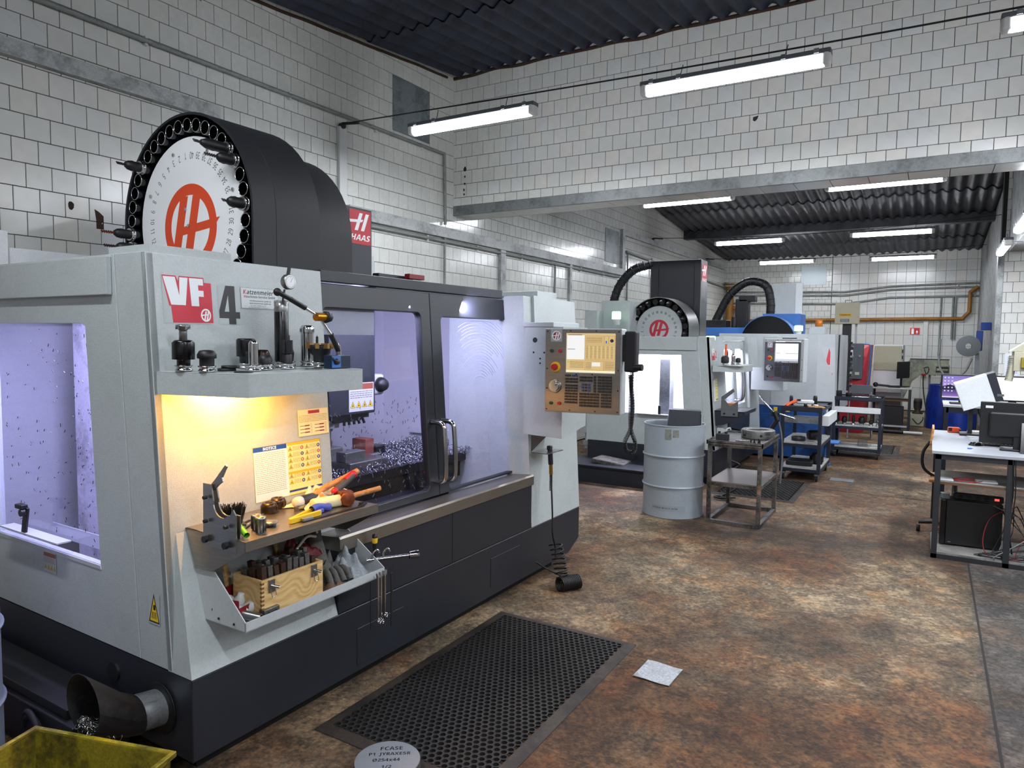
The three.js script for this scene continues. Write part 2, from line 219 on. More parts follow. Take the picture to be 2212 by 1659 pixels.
const c2 = struct('ceiling', [slope(XL - 0.2, XR + 0.1, ZHB, -15.7, z => y2(z) + 0.03), slope(XL - 0.2, XR + 0.1, -15.7, ZF - 0.2, z => y2(z) + 0.03)].flat(), X.black, 'dark corrugated sheet roof of the far bay');
roof(c2, XL, XR, ZHB, -15.7, y2, cgrey, 2.3); roof(c2, XL, XR, -15.7, ZF, y2, cgrey, 2.2);
part('roof_beam', bb(XL, XR, 3.94, 4.12, -15.95, -15.72, 0.004), M(0x34373c, 0.6, 0, { map: heavyTex }), c2, 'grey beam across the roof');
struct('ceiling', bb(XR + 0.2, XE + 0.2, 4.95, 5.1, ZP - 0.2, ZHB + 0.1), X.black, 'dark roof over the side bay');
// rust-brown ragged plaster line where wall meets roof
part('plaster_seam', [tube(Array.from({ length: 40 }, (_, i) => { const x = XL + i * 0.29; return [x, y1(ZH) - 0.035 + rr(-0.012, 0.012), ZH + 0.004]; }), 0.02, 160, 5), tube(Array.from({ length: 30 }, (_, i) => { const z = 1 - i * 0.265; return [XL + 0.004, y1(z) - 0.045 + rr(-0.01, 0.01), z]; }), 0.016, 120, 5)], M(0x4a3326, 0.95, 0, { map: heavyTex }), c1, 'ragged brown plaster along the roof edge');

// ================================================================ WALL FITTINGS
const FLAT = M(0xb7bab8, 0.5, 0, { map: dirtTex });
solo('cable_trunking', [bb(XL + 0.007, XL + 0.06, 3.36, 3.465, -3.63, 1.5, 0.003)], FLAT, 'pale grey trunking on the tiled wall behind the near machine', 'trunking');
solo('cable_trunking', [bb(XL + 0.007, XL + 0.06, 2.83, 2.95, -12.09, -5.05, 0.003), bb(XL + 0.007, XL + 0.06, 2.95, 3.66, -12.09, -11.98, 0.003), bb(XL + 0.007, XL + 0.06, 3.56, 3.66, -19.3, -12.09, 0.003), bb(XL + 0.007, XL + 0.05, 0.3, 2.83, -7.95, -7.83, 0.003), bb(XL + 0.007, XL + 0.05, 0.3, 2.83, -9.95, -9.87, 0.003)], FLAT, 'long pale trunking with a step up, running under the header', 'trunking');
solo('cable_trunking', bb(XL + 0.007, XL + 0.045, 0.3, 3.66, -5.03, -4.93, 0.003), M(0xc9cbc8, 0.5), 'white upright trunking below the lamp cable anchor', 'trunking');
solo('wall_plate', bb(XL + 0.006, XL + 0.014, 3.83, 4.39, -6.35, -5.73, 0.002), M(0x7d8689, 0.45, 0, { map: dirtTex }), 'blue-grey sheet plate screwed high on the wall near the corner', 'plate');
solo('wall_plate', bb(XL + 0.006, XL + 0.014, 3.02, 3.6, -11.9, -11.3, 0.002), M(0x8a9296, 0.45, 0, { map: dirtTex }), 'blue-grey sheet plate on the wall beside the trunking step', 'plate');
solo('wall_plate', bb(-2.95, -2.35, 3.12, 3.6, ZF + 0.006, ZF + 0.014, 0.002), M(0x9aa2a4, 0.35, 0.3), 'bare metal plate on the far end wall', 'plate');
function conduit(label, pts, clips, r = 0.018, m = X.conduit, nrm = [1, 0, 0]) { const t = thing('conduit_pipe', label, 'pipe'); part('pipe', pipe(pts, r), m, t); for (const c of clips) part('clip', [bx(c[0] - nrm[0] * 0.012, c[1], c[2] - nrm[2] * 0.012, nrm[0] ? 0.03 : 0.022, r * 2 + 0.03, nrm[0] ? 0.022 : 0.03, 0.004)], X.plasticW, t, 'white plastic clip'); return t; }
conduit('grey conduit pipe on white clips running high above the near machine', [[XL + 0.035, 3.75, 1], [XL + 0.035, 3.775, -6.6], [XL + 0.035, 2.98, -6.62]], [-2.2, -3.05, -4.35, -5.45, -6.2].map(z => [XL + 0.035, 3.765, z]).concat([[XL + 0.035, 3.4, -6.62]]));
conduit('grey conduit pipe clipped below the long trunking', [[XL + 0.035, 2.79, -5.1], [XL + 0.035, 2.79, -11.9]], [-6.3, -7.3, -8.4, -9.3, -10.3, -11.2].map(z => [XL + 0.035, 2.79, z]));
for (const [z, y] of [[-6.62, 2.83], [-9.4, 2.79], [-12.3, 3.3], [-13.6, 3.3]]) conduit('thin grey conduit dropping down the side wall behind the machines', [[XL + 0.03, y, z], [XL + 0.03, 0.4, z]], [[XL + 0.03, y - 0.5, z]], 0.015).userData.group = 'conduit drops on the side wall';
conduit('pair of grey conduits along the far half of the side wall', [[XL + 0.04, 3.28, -12.2], [XL + 0.04, 3.1, -19.4]], [-13.5, -15, -17].map(z => [XL + 0.04, 3.24, z]), 0.022);
const cz = ZF + 0.04;
for (const [k, dy] of [[0, 0], [1, -0.09], [2, -0.3]]) conduit(['upper conduit pipe along the far end wall', 'second conduit pipe just under the upper one on the far wall', 'lowest conduit pipe of three on the far end wall'][k], [[XL + 0.1, 2.98 + dy, cz], [-1.9, 2.92 + dy, cz], [-0.9, 3.03 + dy * 0.9, cz], [XR - 0.02, 3.07 + dy, cz]], [-3.4, -2.1, -1.2, -0.3, 0.5].map(x => [x, 2.96 + dy + (x > -1 ? 0.08 : 0), cz]), 0.024, X.conduit, [0, 0, 1]);
for (const x of [0.18, 0.42, 0.475]) conduit('upright conduit pipe on the far end wall', [[x, 2.75, cz], [x, 1.35 + (x > 0.4 ? 0.4 : 0), cz]], [[x, 2.2, cz]], 0.02, X.conduit, [0, 0, 1]).userData.group = 'upright conduits on the far wall';
// yellow gas pipe
{ const g = thing('gas_pipe', 'yellow-brown gas pipe along the far wall with a flanged riser in the corner', 'pipe');
  part('pipe', pipe([[-4.45, 2.2, cz + 0.05], [0.62, 2.24, cz + 0.05], [0.75, 2.4, cz + 0.05], [0.75, 2.85, cz + 0.05], [0.9, 2.98, cz + 0.05]], 0.042, 12), X.pipeY, g);
  part('riser', [...pipe([[-4.72, 3.12, cz + 0.15], [-4.72, 2.05, cz + 0.15], [-4.76, 1.95, cz + 0.15]], 0.1, 14), ...pipe([[-4.72, 2.6, cz + 0.12], [-4.45, 2.45, cz + 0.12], [-4.42, 2.2, cz + 0.06]], 0.05)], X.pipeY, g);
  part('flange', [cy(-4.72, 3.1, cz + 0.15, 0.16, 0.16, 0.06), cy(-4.72, 3.18, cz + 0.15, 0.16, 0.16, 0.05)], M(0xb7ac8c, 0.6, 0, { map: heavyTex }), g); }
// red fire sign, trunking with socket, hose reel
{ const t = canvas(128, 128, (g, w, h) => { g.fillStyle = '#c8202a'; g.fillRect(0, 0, w, h); g.fillStyle = '#fff'; g.fillRect(16, 34, 34, 84); g.fillRect(24, 12, 18, 20); g.fillRect(12, 18, 40, 8); g.beginPath(); g.moveTo(90, 44); g.quadraticCurveTo(118, 80, 92, 116); g.quadraticCurveTo(66, 90, 90, 44); g.fill(); g.fillStyle = '#c8202a'; g.beginPath(); g.arc(92, 96, 8, 0, 7); g.fill(); });
  const s = thing('fire_sign', 'red fire extinguisher sign on the far tiled wall', 'sign', [-0.33, 1.94, ZF + 0.012]); part('sign_plate', bx(0, 0, 0, 0.2, 0.16, 0.004), X.red, s); sticker('sign_print', basis([0, 0, 0.002], [1, 0, 0], [0, 1, 0]), -0.1, 0.1, -0.08, 0.08, t, s, 'white extinguisher and flame symbols'); }
{ const s = thing('power_socket', 'red industrial plug hanging from white trunking on the far wall', 'socket', [-0.11, 0, ZF + 0.04]); part('trunking', bb(-0.05, 0.05, 1.24, 2.2, -0.03, 0.02, 0.004), X.plasticW, s); part('socket_body', bb(-0.07, 0.07, 1.08, 1.24, -0.03, 0.06, 0.015), X.plasticW, s); part('plug', cy(0, 0.88, 0.02, 0.05, 0.065, 0.2), X.red, s, 'red plug'); part('lead', tube([[0, 0.88, 0.02], [0.01, 0.6, 0.03], [0.05, 0.3, 0.05], [0.1, 0.02, 0.1]], 0.012, 24), X.black, s); }
{ const s = thing('hose_reel', 'grey hose reel with blue bracket beside the pier', 'hose reel', [0.66, 0, -15.2]); part('drum', [lathe(-0.06, 1.62, 0, [[0.05, -0.09], [0.19, -0.09], [0.19, -0.06], [0.14, -0.05], [0.14, 0.05], [0.19, 0.06], [0.19, 0.09], [0.05, 0.09]], 'z', 20)], M(0x6c7275, 0.5), s); part('bracket', [bx(0.1, 1.72, 0, 0.1, 0.36, 0.08, 0.01), bx(0.19, 1.98, 0, 0.16, 0.14, 0.1, 0.01)], M(0x1f3f8f, 0.5), s, 'blue bracket'); part('hose', tube([[-0.5, 1.75, -0.2], [-0.48, 1.2, -0.1], [-0.3, 1.0, 0], [-0.1, 1.15, 0.02], [0, 1.4, 0.05]], 0.02, 40), X.conduit, s); part('strut', bx(0.08, 1.2, 0, 0.06, 0.6, 0.05), X.zinc, s); }

// ================================================================ CEILING FIXTURES
const tubeGlow = glowing(TUBE.color, TUBE.glow), fixBody = M(0x55585c, 0.5), fixClear = P({ color: 0xffffff, roughness: 0.08, transmission: 1, thickness: 0 });
const FIXL = 1.27;
function fixtureProto() {
  const t = thing('fluorescent_light_fixture', 'x', 'light fixture', [0, 0, 0]);
  part('housing', [bx(0, 0.045, 0, FIXL, 0.035, 0.09, 0.008)], fixBody, t, 'grey housing');
  part('light_tube', [cy(-FIXL / 2 + 0.05, 0.0, 0, 0.042, 0.042, FIXL - 0.1, 'x', 14)], tubeGlow, t, 'glowing white diffuser');
  for (const s of [-1, 1]) part('end_cap', [bx(s * (FIXL / 2 - 0.028), 0.004, 0, 0.055, 0.085, 0.095, 0.02)], X.plasticW, t, 'pale clear end cap');
  for (const x of [-0.35, 0.35, -0.55, 0.55]) for (const s of [-1, 1]) part('clip', bx(x, 0.05, s * 0.047, 0.03, 0.03, 0.008), X.zinc, t);
  return t;
}
const fix0 = fixtureProto(); let fixUsed = false;
function fixture(x, y, z, turn, label, group, hang = 0.08) {
  let f; if (!fixUsed) { f = fix0; fixUsed = true; f.position.set(x, y, z); f.rotation.y = turn; tag(f, label, 'light fixture', group); } else f = copy(fix0, [x, y, z], turn, label, group);
  for (const s of [-0.35, 0.35]) part('hanger', seg([s, 0.06, 0], [s + 0.02, 0.06 + hang, 0], 0.003, 5), X.black, f);
  const l = new THREE.RectAreaLight(TUBE.color, TUBE.power, FIXL - 0.1, 0.085); l.position.set(x, y - 0.047, z); l.rotation.order = 'YXZ'; l.rotation.set(-Math.PI / 2, turn, 0); scene.add(l);
  return f;
}
const A0 = 'fluorescent fixtures hanging on cables';
fixture(-3.405, 3.5, -4.972, 0, 'fluorescent fixture on the near cable, in front of the wall corner', A0);
fixture(-1.255, 3.49, -4.972, 0, 'fluorescent fixture on the near cable, in front of the header wall tiles', A0);
for (const x of [0.9, 3.05, 5.2]) fixture(x, 3.5, -4.972, 0, 'fluorescent fixture further along the near cable over the aisle', A0);
for (const x of [-2.3, 0.95, 4.2]) fixture(x, 3.5, -0.62, 0, 'fluorescent fixture on the cable above the viewer', A0);
for (const x of [0.6]) fixture(x, 3.5, 2.9, 0, 'fluorescent fixture on the cable behind the viewer', A0);
fixture(-2.9, 3.545, -9.4, 0, 'fluorescent fixture just behind the header edge, by the side wall', A0);
fixture(-0.55, 3.545, -9.4, 0, 'fluorescent fixture just behind the header edge, over the aisle', A0);
fixture(-3.0, 3.52, -13.63, 0, 'fluorescent fixture in mid bay beside the roof beam, by the side wall', A0);
fixture(-0.65, 3.53, -13.63, 0, 'fluorescent fixture in mid bay beside the roof beam, over the aisle', A0);
fixture(-2.98, 3.52, -17.5, 0, 'fluorescent fixture close to the far wall, above the corner riser', A0);
fixture(-0.6, 3.5, -17.5, 0, 'fluorescent fixture close to the far wall, above the tiled reflections', A0);
for (const [z, l] of [[-8.7, 'fluorescent fixture along the side opening, first in its row'], [-11.0, 'fluorescent fixture along the side opening, before the pier'], [-6.0, 'fluorescent fixture along the side opening, at the header']]) part('wall_bracket', bx(0, 0.075, 0.09, 0.04, 0.012, 0.2), X.zinc, fixture(0.76, 2.9, z, Math.PI / 2, l, 'fixtures along the side opening'));
for (const z of [-3.4, -0.9, 1.6]) fixture(1.5, 3.2, z, Math.PI / 2, 'fluorescent fixture along the aisle side of the near bay', 'fixtures along the side opening');
for (const [x, z] of [[3, -9.5], [5, -9.5]]) fixture(x, 3.5, z, 0, 'fluorescent fixture in the side bay', A0);
function cable(z, y, x0, x1, label) { const t = thing('lamp_cable', label, 'cable'); const n = 16; part('cable', tube(Array.from({ length: n + 1 }, (_, i) => { const k = i / n; return [x0 + (x1 - x0) * k, y - 0.11 * Math.sin(Math.PI * Math.min(1, k * 1.0)) + 0.02 * k, z]; }), 0.006, 60, 6), X.black, t); part('turnbuckle', [seg([x0 + 0.02, y, z], [x0 + 0.22, y - 0.02, z], 0.014), cy(x0, y - 0.02, z, 0.03, 0.03, 0.04, 'x', 8)], X.black, t); return t; }
cable(-4.972, 3.69, XL + 0.02, XE - 0.1, 'black steel cable carrying the near row of lamps');
cable(-9.4, 3.74, XL + 0.02, XR - 0.02, 'black steel cable carrying the lamps behind the header');
cable(-13.63, 3.7, XL + 0.02, XR - 0.02, 'thin cable carrying the lamps by the roof beam');
cable(-17.5, 3.68, XL + 0.02, XR - 0.02, 'thin cable carrying the lamps close to the far wall');
// ================================================================ NEAR MACHINING CENTRE
// local frame: x along its front to the right, y up, +z towards the aisle
const hull = pts => new ConvexGeometry(pts.map(p => V(...p)));
const LW = y => -(0.09 + 0.0727 * y);
const LF = basis([0, 0, -0.09], [1, 0, 0], [0, 1, -0.0727]);
const lf = d => basis([0, 0.0727 * d, -0.09 + d], [1, 0, 0], [0, 1, -0.0727]);
const SF = x => basis([x, 0, 0], [0, 0, 1], [0, 1, 0]);           // facing -x, (z,y)
// the round emblem with a slanted bar letter
function emblem(g, x, y, r, ring, fill, flip = 1) {
  g.save(); g.translate(x, y); if (flip < 0) g.scale(-1, -1); g.lineWidth = r * 0.26; g.strokeStyle = ring; g.fillStyle = fill;
  g.beginPath(); g.arc(0, 0, r * 0.87, 0, 7); g.stroke();
  const bar = (q) => { g.beginPath(); q.forEach(([a, b], i) => i ? g.lineTo(a * r, b * r) : g.moveTo(a * r, b * r)); g.closePath(); g.fill(); };
  bar([[-0.42, 0.72], [-0.12, 0.72], [0.22, -0.62], [-0.08, -0.62]]); bar([[0.06, 0.72], [0.36, 0.72], [0.70, -0.62], [0.4, -0.62]]); bar([[-1.12, 0.16], [0.4, 0.0], [0.46, -0.2], [-0.9, -0.06]]);
  g.restore();
}
const rows = (g, x0, x1, y0, n, dy, col, hgt = 0.45) => { g.fillStyle = col; for (let i = 0; i < n; i++) { let x = x0; while (x < x1) { const w = rr(3, 16); g.fillRect(x, y0 + i * dy, Math.min(w, x1 - x), dy * hgt); x += w + 3; } } };
const tri = (g, x, y, s) => { g.fillStyle = '#e8c31c'; g.strokeStyle = '#222'; g.lineWidth = s * 0.1; g.beginPath(); g.moveTo(x, y - s); g.lineTo(x + s, y + s * 0.8); g.lineTo(x - s, y + s * 0.8); g.closePath(); g.fill(); g.stroke(); g.fillStyle = '#222'; g.fillRect(x - s * 0.1, y - s * 0.4, s * 0.2, s * 0.7); g.fillRect(x - s * 0.35, y + s * 0.2, s * 0.7, s * 0.25); };
const discTex = canvas(1024, 1024, (g, w) => {
  g.fillStyle = '#e2e4e3'; g.fillRect(0, 0, w, w); emblem(g, 512, 545, 262, '#d2451c', '#d2451c', -1);
  g.fillStyle = '#17181a'; g.font = '58px sans-serif'; g.textAlign = 'center'; g.textBaseline = 'middle';
  for (let n = 1; n <= 40; n++) { const a = D(95 + 9 * (n - 1)); g.save(); g.translate(512 + 400 * Math.cos(a), 512 - 400 * Math.sin(a)); g.rotate(-a - Math.PI / 2 + Math.PI * 0); g.scale(0.62, 1); g.fillText(String(n), 0, 0); g.restore(); }
});
const signTex = canvas(256, 384, (g, w, h) => { g.fillStyle = '#b71c28'; g.fillRect(0, 0, w, h); g.fillStyle = '#e8e8e8'; const q = p => { g.beginPath(); p.forEach(([a, b], i) => i ? g.lineTo(a, b) : g.moveTo(a, b)); g.closePath(); g.fill(); }; q([[60, 230], [100, 230], [160, 30], [120, 30]]); q([[135, 230], [175, 230], [235, 30], [195, 30]]); q([[0, 150], [150, 130], [165, 100], [0, 118]]); g.font = 'italic bold 92px sans-serif'; g.fillText('HAAS', 6, 340); });
const vfTex = canvas(512, 384, (g, w, h) => { g.fillStyle = '#a9b0af'; g.fillRect(0, 0, w, h); const q = (p, c) => { g.fillStyle = c; g.beginPath(); p.forEach(([a, b], i) => i ? g.lineTo(a, b) : g.moveTo(a, b)); g.closePath(); g.fill(); };
  q([[80, 36], [505, 44], [508, 376], [88, 380], [76, 246], [60, 246], [2, 2], [140, 2], [160, 44], [170, 2], [428, 2], [430, 44]], '#bf1d33');
  q([[12, 12], [132, 12], [166, 160], [176, 12], [262, 12], [226, 236], [80, 236]], '#dfe3e5'); q([[274, 12], [420, 12], [420, 66], [366, 66], [366, 110], [420, 110], [420, 160], [366, 160], [366, 240], [286, 240]], '#dfe3e5'); emblem(g, 432, 312, 54, '#e4e6e6', '#e4e6e6'); });
const fourTex = canvas(192, 320, (g, w, h) => { g.fillStyle = '#a9b0af'; g.fillRect(0, 0, w, h); g.fillStyle = '#15161a'; const q = p => { g.beginPath(); p.forEach(([a, b], i) => i ? g.lineTo(a, b) : g.moveTo(a, b)); g.closePath(); g.fill(); }; q([[70, 4], [150, 4], [150, 216], [188, 216], [188, 270], [150, 270], [150, 318], [86, 318], [86, 270], [4, 270], [4, 210]]); g.fillStyle = '#a9b0af'; q([[88, 80], [92, 216], [52, 216]]); });
const cardTex = canvas(512, 224, (g, w, h) => { g.fillStyle = '#c3c7c8'; g.fillRect(0, 0, w, h); g.strokeStyle = '#6a6c70'; g.lineWidth = 3; g.strokeRect(2, 2, w - 4, h - 4); g.font = 'italic bold 66px sans-serif'; g.fillStyle = '#b21d2a'; g.fillText('K', 24, 70); g.fillStyle = '#111'; g.fillText('atzenmeier', 74, 70, 410); g.font = 'bold 36px sans-serif'; g.fillStyle = '#b21d2a'; g.fillText('M', 38, 108); g.fillStyle = '#222'; g.fillText('aschinen-Service GmbH', 70, 108, 400); g.font = 'bold 22px sans-serif'; g.fillText('info@katzenmeier-gmbh.de', 110, 146, 300); g.fillText('www.katzenmeier-gmbh.de', 110, 172, 300); g.font = '18px sans-serif'; g.fillText('Tel.: 06327 506008 Fax: 09', 120, 196, 300); g.fillText('D-67435 Rottenbach Tarifbergstr. 2', 96, 216, 330); });
const noticeTex = canvas(512, 352, (g, w, h) => { g.fillStyle = '#e6e6dc'; g.fillRect(0, 0, w, h); g.fillStyle = '#1d4a9a'; g.fillRect(0, 0, 244, 32); g.fillStyle = '#fff'; g.font = 'bold 27px sans-serif'; g.fillText('NOTICE', 70, 26); rows(g, 12, 230, 44, 22, 12, '#8a8c88', 0.3); g.fillStyle = '#e9d98a'; g.fillRect(248, 0, 264, h); g.fillStyle = '#d8b21e'; g.fillRect(248, 0, 264, 20); g.fillRect(248, 196, 264, 16); g.fillStyle = '#223a7a'; g.fillRect(248, 318, 264, 14); for (let c = 0; c < 2; c++) for (let r = 0; r < 6; r++) { const x = 270 + c * 132, y = 44 + r * 40 + (r > 3 ? 22 : 0); tri(g, x, y, 15); rows(g, x + 20, x + 76, y - 12, 4, 7, '#8d8048', 0.35); g.fillStyle = (r + c) % 2 ? '#26336e' : '#b4552a'; g.beginPath(); g.arc(x + 92, y, 12, 0, 7); g.fill(); g.fillStyle = '#e8e2c8'; g.fillRect(x + 88, y - 6, 7, 11); } g.strokeStyle = '#9a7d10'; g.lineWidth = 3; g.strokeRect(1, 1, w - 2, h - 2); });
const warnTex = canvas(256, 160, (g, w, h) => { g.fillStyle = '#ead9a0'; g.fillRect(0, 0, w, h); g.strokeStyle = '#a88b3a'; g.strokeRect(2, 2, w - 4, h - 4); g.fillStyle = '#c0392f'; g.fillRect(86, 8, 96, 20); g.fillStyle = '#5a120e'; g.font = 'bold 17px sans-serif'; g.fillText('WARNING', 94, 25); rows(g, 10, 246, 36, 5, 9, '#8b7f58', 0.3); for (let i = 0; i < 3; i++) for (const x of [14, 136]) { g.fillStyle = '#7c2c26'; g.fillRect(x + 40, 94 + i * 20, 40, 7); g.fillStyle = '#3d3528'; g.fillRect(x, 96 + i * 20, 40, 3); g.strokeStyle = '#555'; g.strokeRect(x + 88, 90 + i * 20, 10, 14); } });
const handTex = canvas(128, 160, (g, w, h) => { g.fillStyle = '#a9b0af'; g.fillRect(0, 0, w, h); g.fillStyle = '#111'; g.beginPath(); g.moveTo(64, 4); g.lineTo(124, 152); g.lineTo(4, 152); g.fill(); g.fillStyle = '#e9c514'; g.beginPath(); g.moveTo(64, 24); g.lineTo(112, 145); g.lineTo(16, 145); g.fill(); g.fillStyle = '#111'; g.fillRect(56, 62, 24, 26); for (let i = 0; i < 4; i++) { g.save(); g.translate(46 + i * 12, 98); g.rotate(0.2 - i * 0.1); g.fillRect(-3, 0, 6, 34); g.restore(); } });
const smallWarn = canvas(160, 128, (g, w, h) => { g.fillStyle = '#b9bbb4'; g.fillRect(0, 0, w, h); g.fillStyle = '#8c4a34'; g.fillRect(4, 4, w - 8, 26); rows(g, 8, 150, 38, 4, 9, '#5a5a58', 0.35); for (let i = 0; i < 4; i++) tri(g, 24 + i * 38, 98, 15); });

const screenTex = canvas(768, 600, (g, w, h) => { g.fillStyle = '#e2c187'; g.fillRect(0, 0, w, h); g.fillStyle = '#fafafa'; g.fillRect(10, 30, 280, 370); g.fillStyle = '#333'; g.fillRect(30, 20, 220, 8); g.fillRect(20, 240, 120, 7); const box = (x, y, a, b) => { g.strokeStyle = '#8b7440'; g.lineWidth = 3; g.strokeRect(x, y, a, b); }; box(300, 40, 290, 120); box(300, 180, 460, 220); box(300, 420, 290, 140); box(600, 420, 160, 140); box(600, 40, 60, 120); box(670, 40, 90, 120); rows(g, 315, 570, 60, 6, 15, '#6a5c34', 0.35); for (let c = 0; c < 7; c++) rows(g, 315 + c * 64, 350 + c * 64, 196, 13, 15, '#5d6a34', 0.4); rows(g, 312, 400, 440, 6, 18, '#6a5c34', 0.35); rows(g, 612, 750, 432, 8, 15, '#5a4c28', 0.35); g.fillStyle = '#f6f6ee'; g.fillRect(410, 440, 130, 60); g.fillStyle = '#8fd46a'; g.beginPath(); g.arc(34, 440, 14, 0, 7); g.fill(); rows(g, 60, 280, 430, 6, 18, '#6a5c34', 0.3); g.fillStyle = '#3b2a3a'; g.beginPath(); g.ellipse(714, 110, 28, 26, 0, 0, 7); g.fill(); g.fillStyle = '#3a78d0'; g.fillRect(618, 110, 22, 40); g.fillStyle = '#fff4cc'; g.fillRect(0, 566, w, 34); });
const screenTex2 = canvas(384, 300, (g, w, h) => { g.fillStyle = '#f4f5f8'; g.fillRect(0, 0, w, h); g.fillStyle = '#3a4c78'; g.fillRect(150, 8, 220, 6); g.fillRect(200, 22, 170, 8); g.fillStyle = '#777'; g.fillRect(20, 14, 60, 4); g.fillRect(10, 180, 60, 5); g.fillRect(160, 182, 190, 5); g.fillStyle = '#c9ccd8'; g.fillRect(0, 270, w, 30); });
const litScreen = (t, k) => new THREE.MeshStandardMaterial({ color: 0x050505, roughness: 0.2, emissive: 0xffffff, emissiveMap: t, emissiveIntensity: k });

// operator pendant, built on its face frame (x right 0..w, y up 0..h), reused by both machines
function pendant(par, F, faceMat, scr, k, label) {
  const p = part('control_pendant', [plate(F, rrect(-0.006, 0.476, -0.006, 0.506, 0.008, THREE.Shape), [], 0.11, 0.003).translate(0, 0, 0)], X.greyB, par, label);
  const at = (x, y, z = 0) => V(x, y, z).applyMatrix4(F), q = new THREE.Quaternion().setFromRotationMatrix(F);
  const on = (g, x, y, z = 0) => g.applyQuaternion(q).translate(...at(x, y, z).toArray());
  const F2 = basis(at(0, 0, 0.004).toArray(), at(1, 0).sub(at(0, 0)).toArray(), [0, 1, 0]), F3 = basis(at(0, 0, 0.0055).toArray(), at(1, 0).sub(at(0, 0)).toArray(), [0, 1, 0]);
  part('face_plate', plate(F2, rrect(0, 0.47, 0, 0.5, 0.004, THREE.Shape), [rrect(0.13, 0.44, 0.238, 0.482, 0.002)], 0.004, 0.0005), faceMat, p, 'brushed metal face');
  part('screen', new THREE.PlaneGeometry(0.304, 0.236).applyMatrix4(new THREE.Matrix4().makeTranslation(0.285, 0.36, 0.0006)).applyMatrix4(F), litScreen(scr, k), p, 'lit screen', true);
  const disc = (r, h, x, y, z) => on(new THREE.CylinderGeometry(r * 0.9, r, h, 16).rotateX(Math.PI / 2), x, y, z + h / 2);
  part('button', [disc(0.011, 0.014, 0.042, 0.37, 0.004)], M(0x14402f, 0.4), p, 'green button'); part('button', [disc(0.011, 0.014, 0.095, 0.37, 0.004)], X.red, p, 'red button');
  part('button', [disc(0.011, 0.014, 0.042, 0.05, 0.004)], M(0x14402f, 0.4), p, 'green button'); part('button', [disc(0.011, 0.014, 0.095, 0.05, 0.004)], X.red, p, 'red button');
  part('emergency_stop', [disc(0.02, 0.028, 0.066, 0.272, 0.012)], X.red, p, 'red mushroom button'); part('stop_collar', [disc(0.033, 0.01, 0.066, 0.272, 0.004)], X.yellow, p, 'yellow collar');
  part('jog_wheel', [disc(0.042, 0.014, 0.066, 0.155, 0.004), disc(0.034, 0.03, 0.066, 0.155, 0.004), disc(0.009, 0.05, 0.076, 0.168, 0.006)], X.chrome, p, 'chrome hand wheel');
  const et = canvas(128, 128, (g) => { g.fillStyle = '#9c9fa0'; g.fillRect(0, 0, 128, 128); g.fillStyle = '#7c1420'; g.beginPath(); g.arc(64, 64, 50, 0, 7); g.fill(); emblem(g, 64, 64, 52, '#d8d8d8', '#e8e8e8'); });
  sticker('emblem', F3, 0.034, 0.108, 0.425, 0.499, et, p, 'round red and silver emblem');
  const tx = canvas(128, 512, (g) => { g.fillStyle = '#9c9b99'; g.fillRect(0, 0, 128, 512); g.fillStyle = '#222'; g.font = 'bold 13px sans-serif'; g.textAlign = 'center'; });
  const ks = [], kb = []; const key = (x, y, w, h, l) => l.push(on(new THREE.BoxGeometry(w, h, 0.006), x, y, 0.008));
  const grid = (x0, y0, nx, ny, dx, dy, w, h, l = ks) => { for (let i = 0; i < nx; i++) for (let j = 0; j < ny; j++) key(x0 + i * dx, y0 - j * dy, w, h, l); };
  key(0.148, 0.222, 0.034, 0.011, ks); grid(0.182, 0.222, 2, 1, 0.02, 0, 0.016, 0.011, kb); grid(0.14, 0.201, 4, 2, 0.021, 0.017, 0.017, 0.012); grid(0.138, 0.162, 5, 3, 0.0165, 0.0165, 0.012, 0.011); grid(0.138, 0.112, 4, 4, 0.021, 0.0175, 0.017, 0.012); for (const i of [0, 4]) grid(0.138 + i * 0.0165, 0.1625, 1, 3, 0.0165, 0.0165, 0.0121, 0.0112, kb);
  grid(0.231, 0.213, 4, 2, 0.021, 0.018, 0.017, 0.012); grid(0.243, 0.17, 1, 3, 0.02, 0.018, 0.013, 0.012, kb); grid(0.283, 0.17, 1, 3, 0.02, 0.018, 0.013, 0.012, kb); grid(0.263, 0.17, 1, 3, 0.02, 0.018, 0.012, 0.011);
  grid(0.318, 0.217, 1, 6, 0.02, 0.0172, 0.013, 0.013); grid(0.345, 0.217, 4, 6, 0.0225, 0.0172, 0.018, 0.0125); grid(0.231, 0.113, 6, 5, 0.0212, 0.0175, 0.0165, 0.0125); grid(0.366, 0.113, 3, 5, 0.0225, 0.0175, 0.018, 0.0125);
  part('keypad', ks, M(0x2a2420, 0.45), p, 'rows of dark keys'); part('blue_keys', kb, M(0x1d3f6e, 0.45), p, 'blue keys');
  part('screw', [[0.012, 0.488], [0.16, 0.492], [0.32, 0.492], [0.458, 0.488], [0.012, 0.012], [0.16, 0.01], [0.32, 0.01], [0.458, 0.012], [0.012, 0.26], [0.458, 0.26], [0.2, 0.232], [0.3, 0.232], [0.012, 0.14], [0.458, 0.14]].map(([x, y]) => disc(0.0045, 0.004, x, y, 0.003)), X.black, p);
  return p;
}
// hand-held jog unit with coiled lead, hung beside a pendant
const coilPts = (pts, r, turns, n) => { const c = new THREE.CatmullRomCurve3(pts.map(p => V(...p))), fr = c.computeFrenetFrames(n); return Array.from({ length: n + 1 }, (_, i) => { const p = c.getPointAt(i / n), a = i / n * turns * 6.2832; return p.add(fr.normals[i].clone().multiplyScalar(r * Math.cos(a))).add(fr.binormals[i].clone().multiplyScalar(r * Math.sin(a))).toArray(); }); };

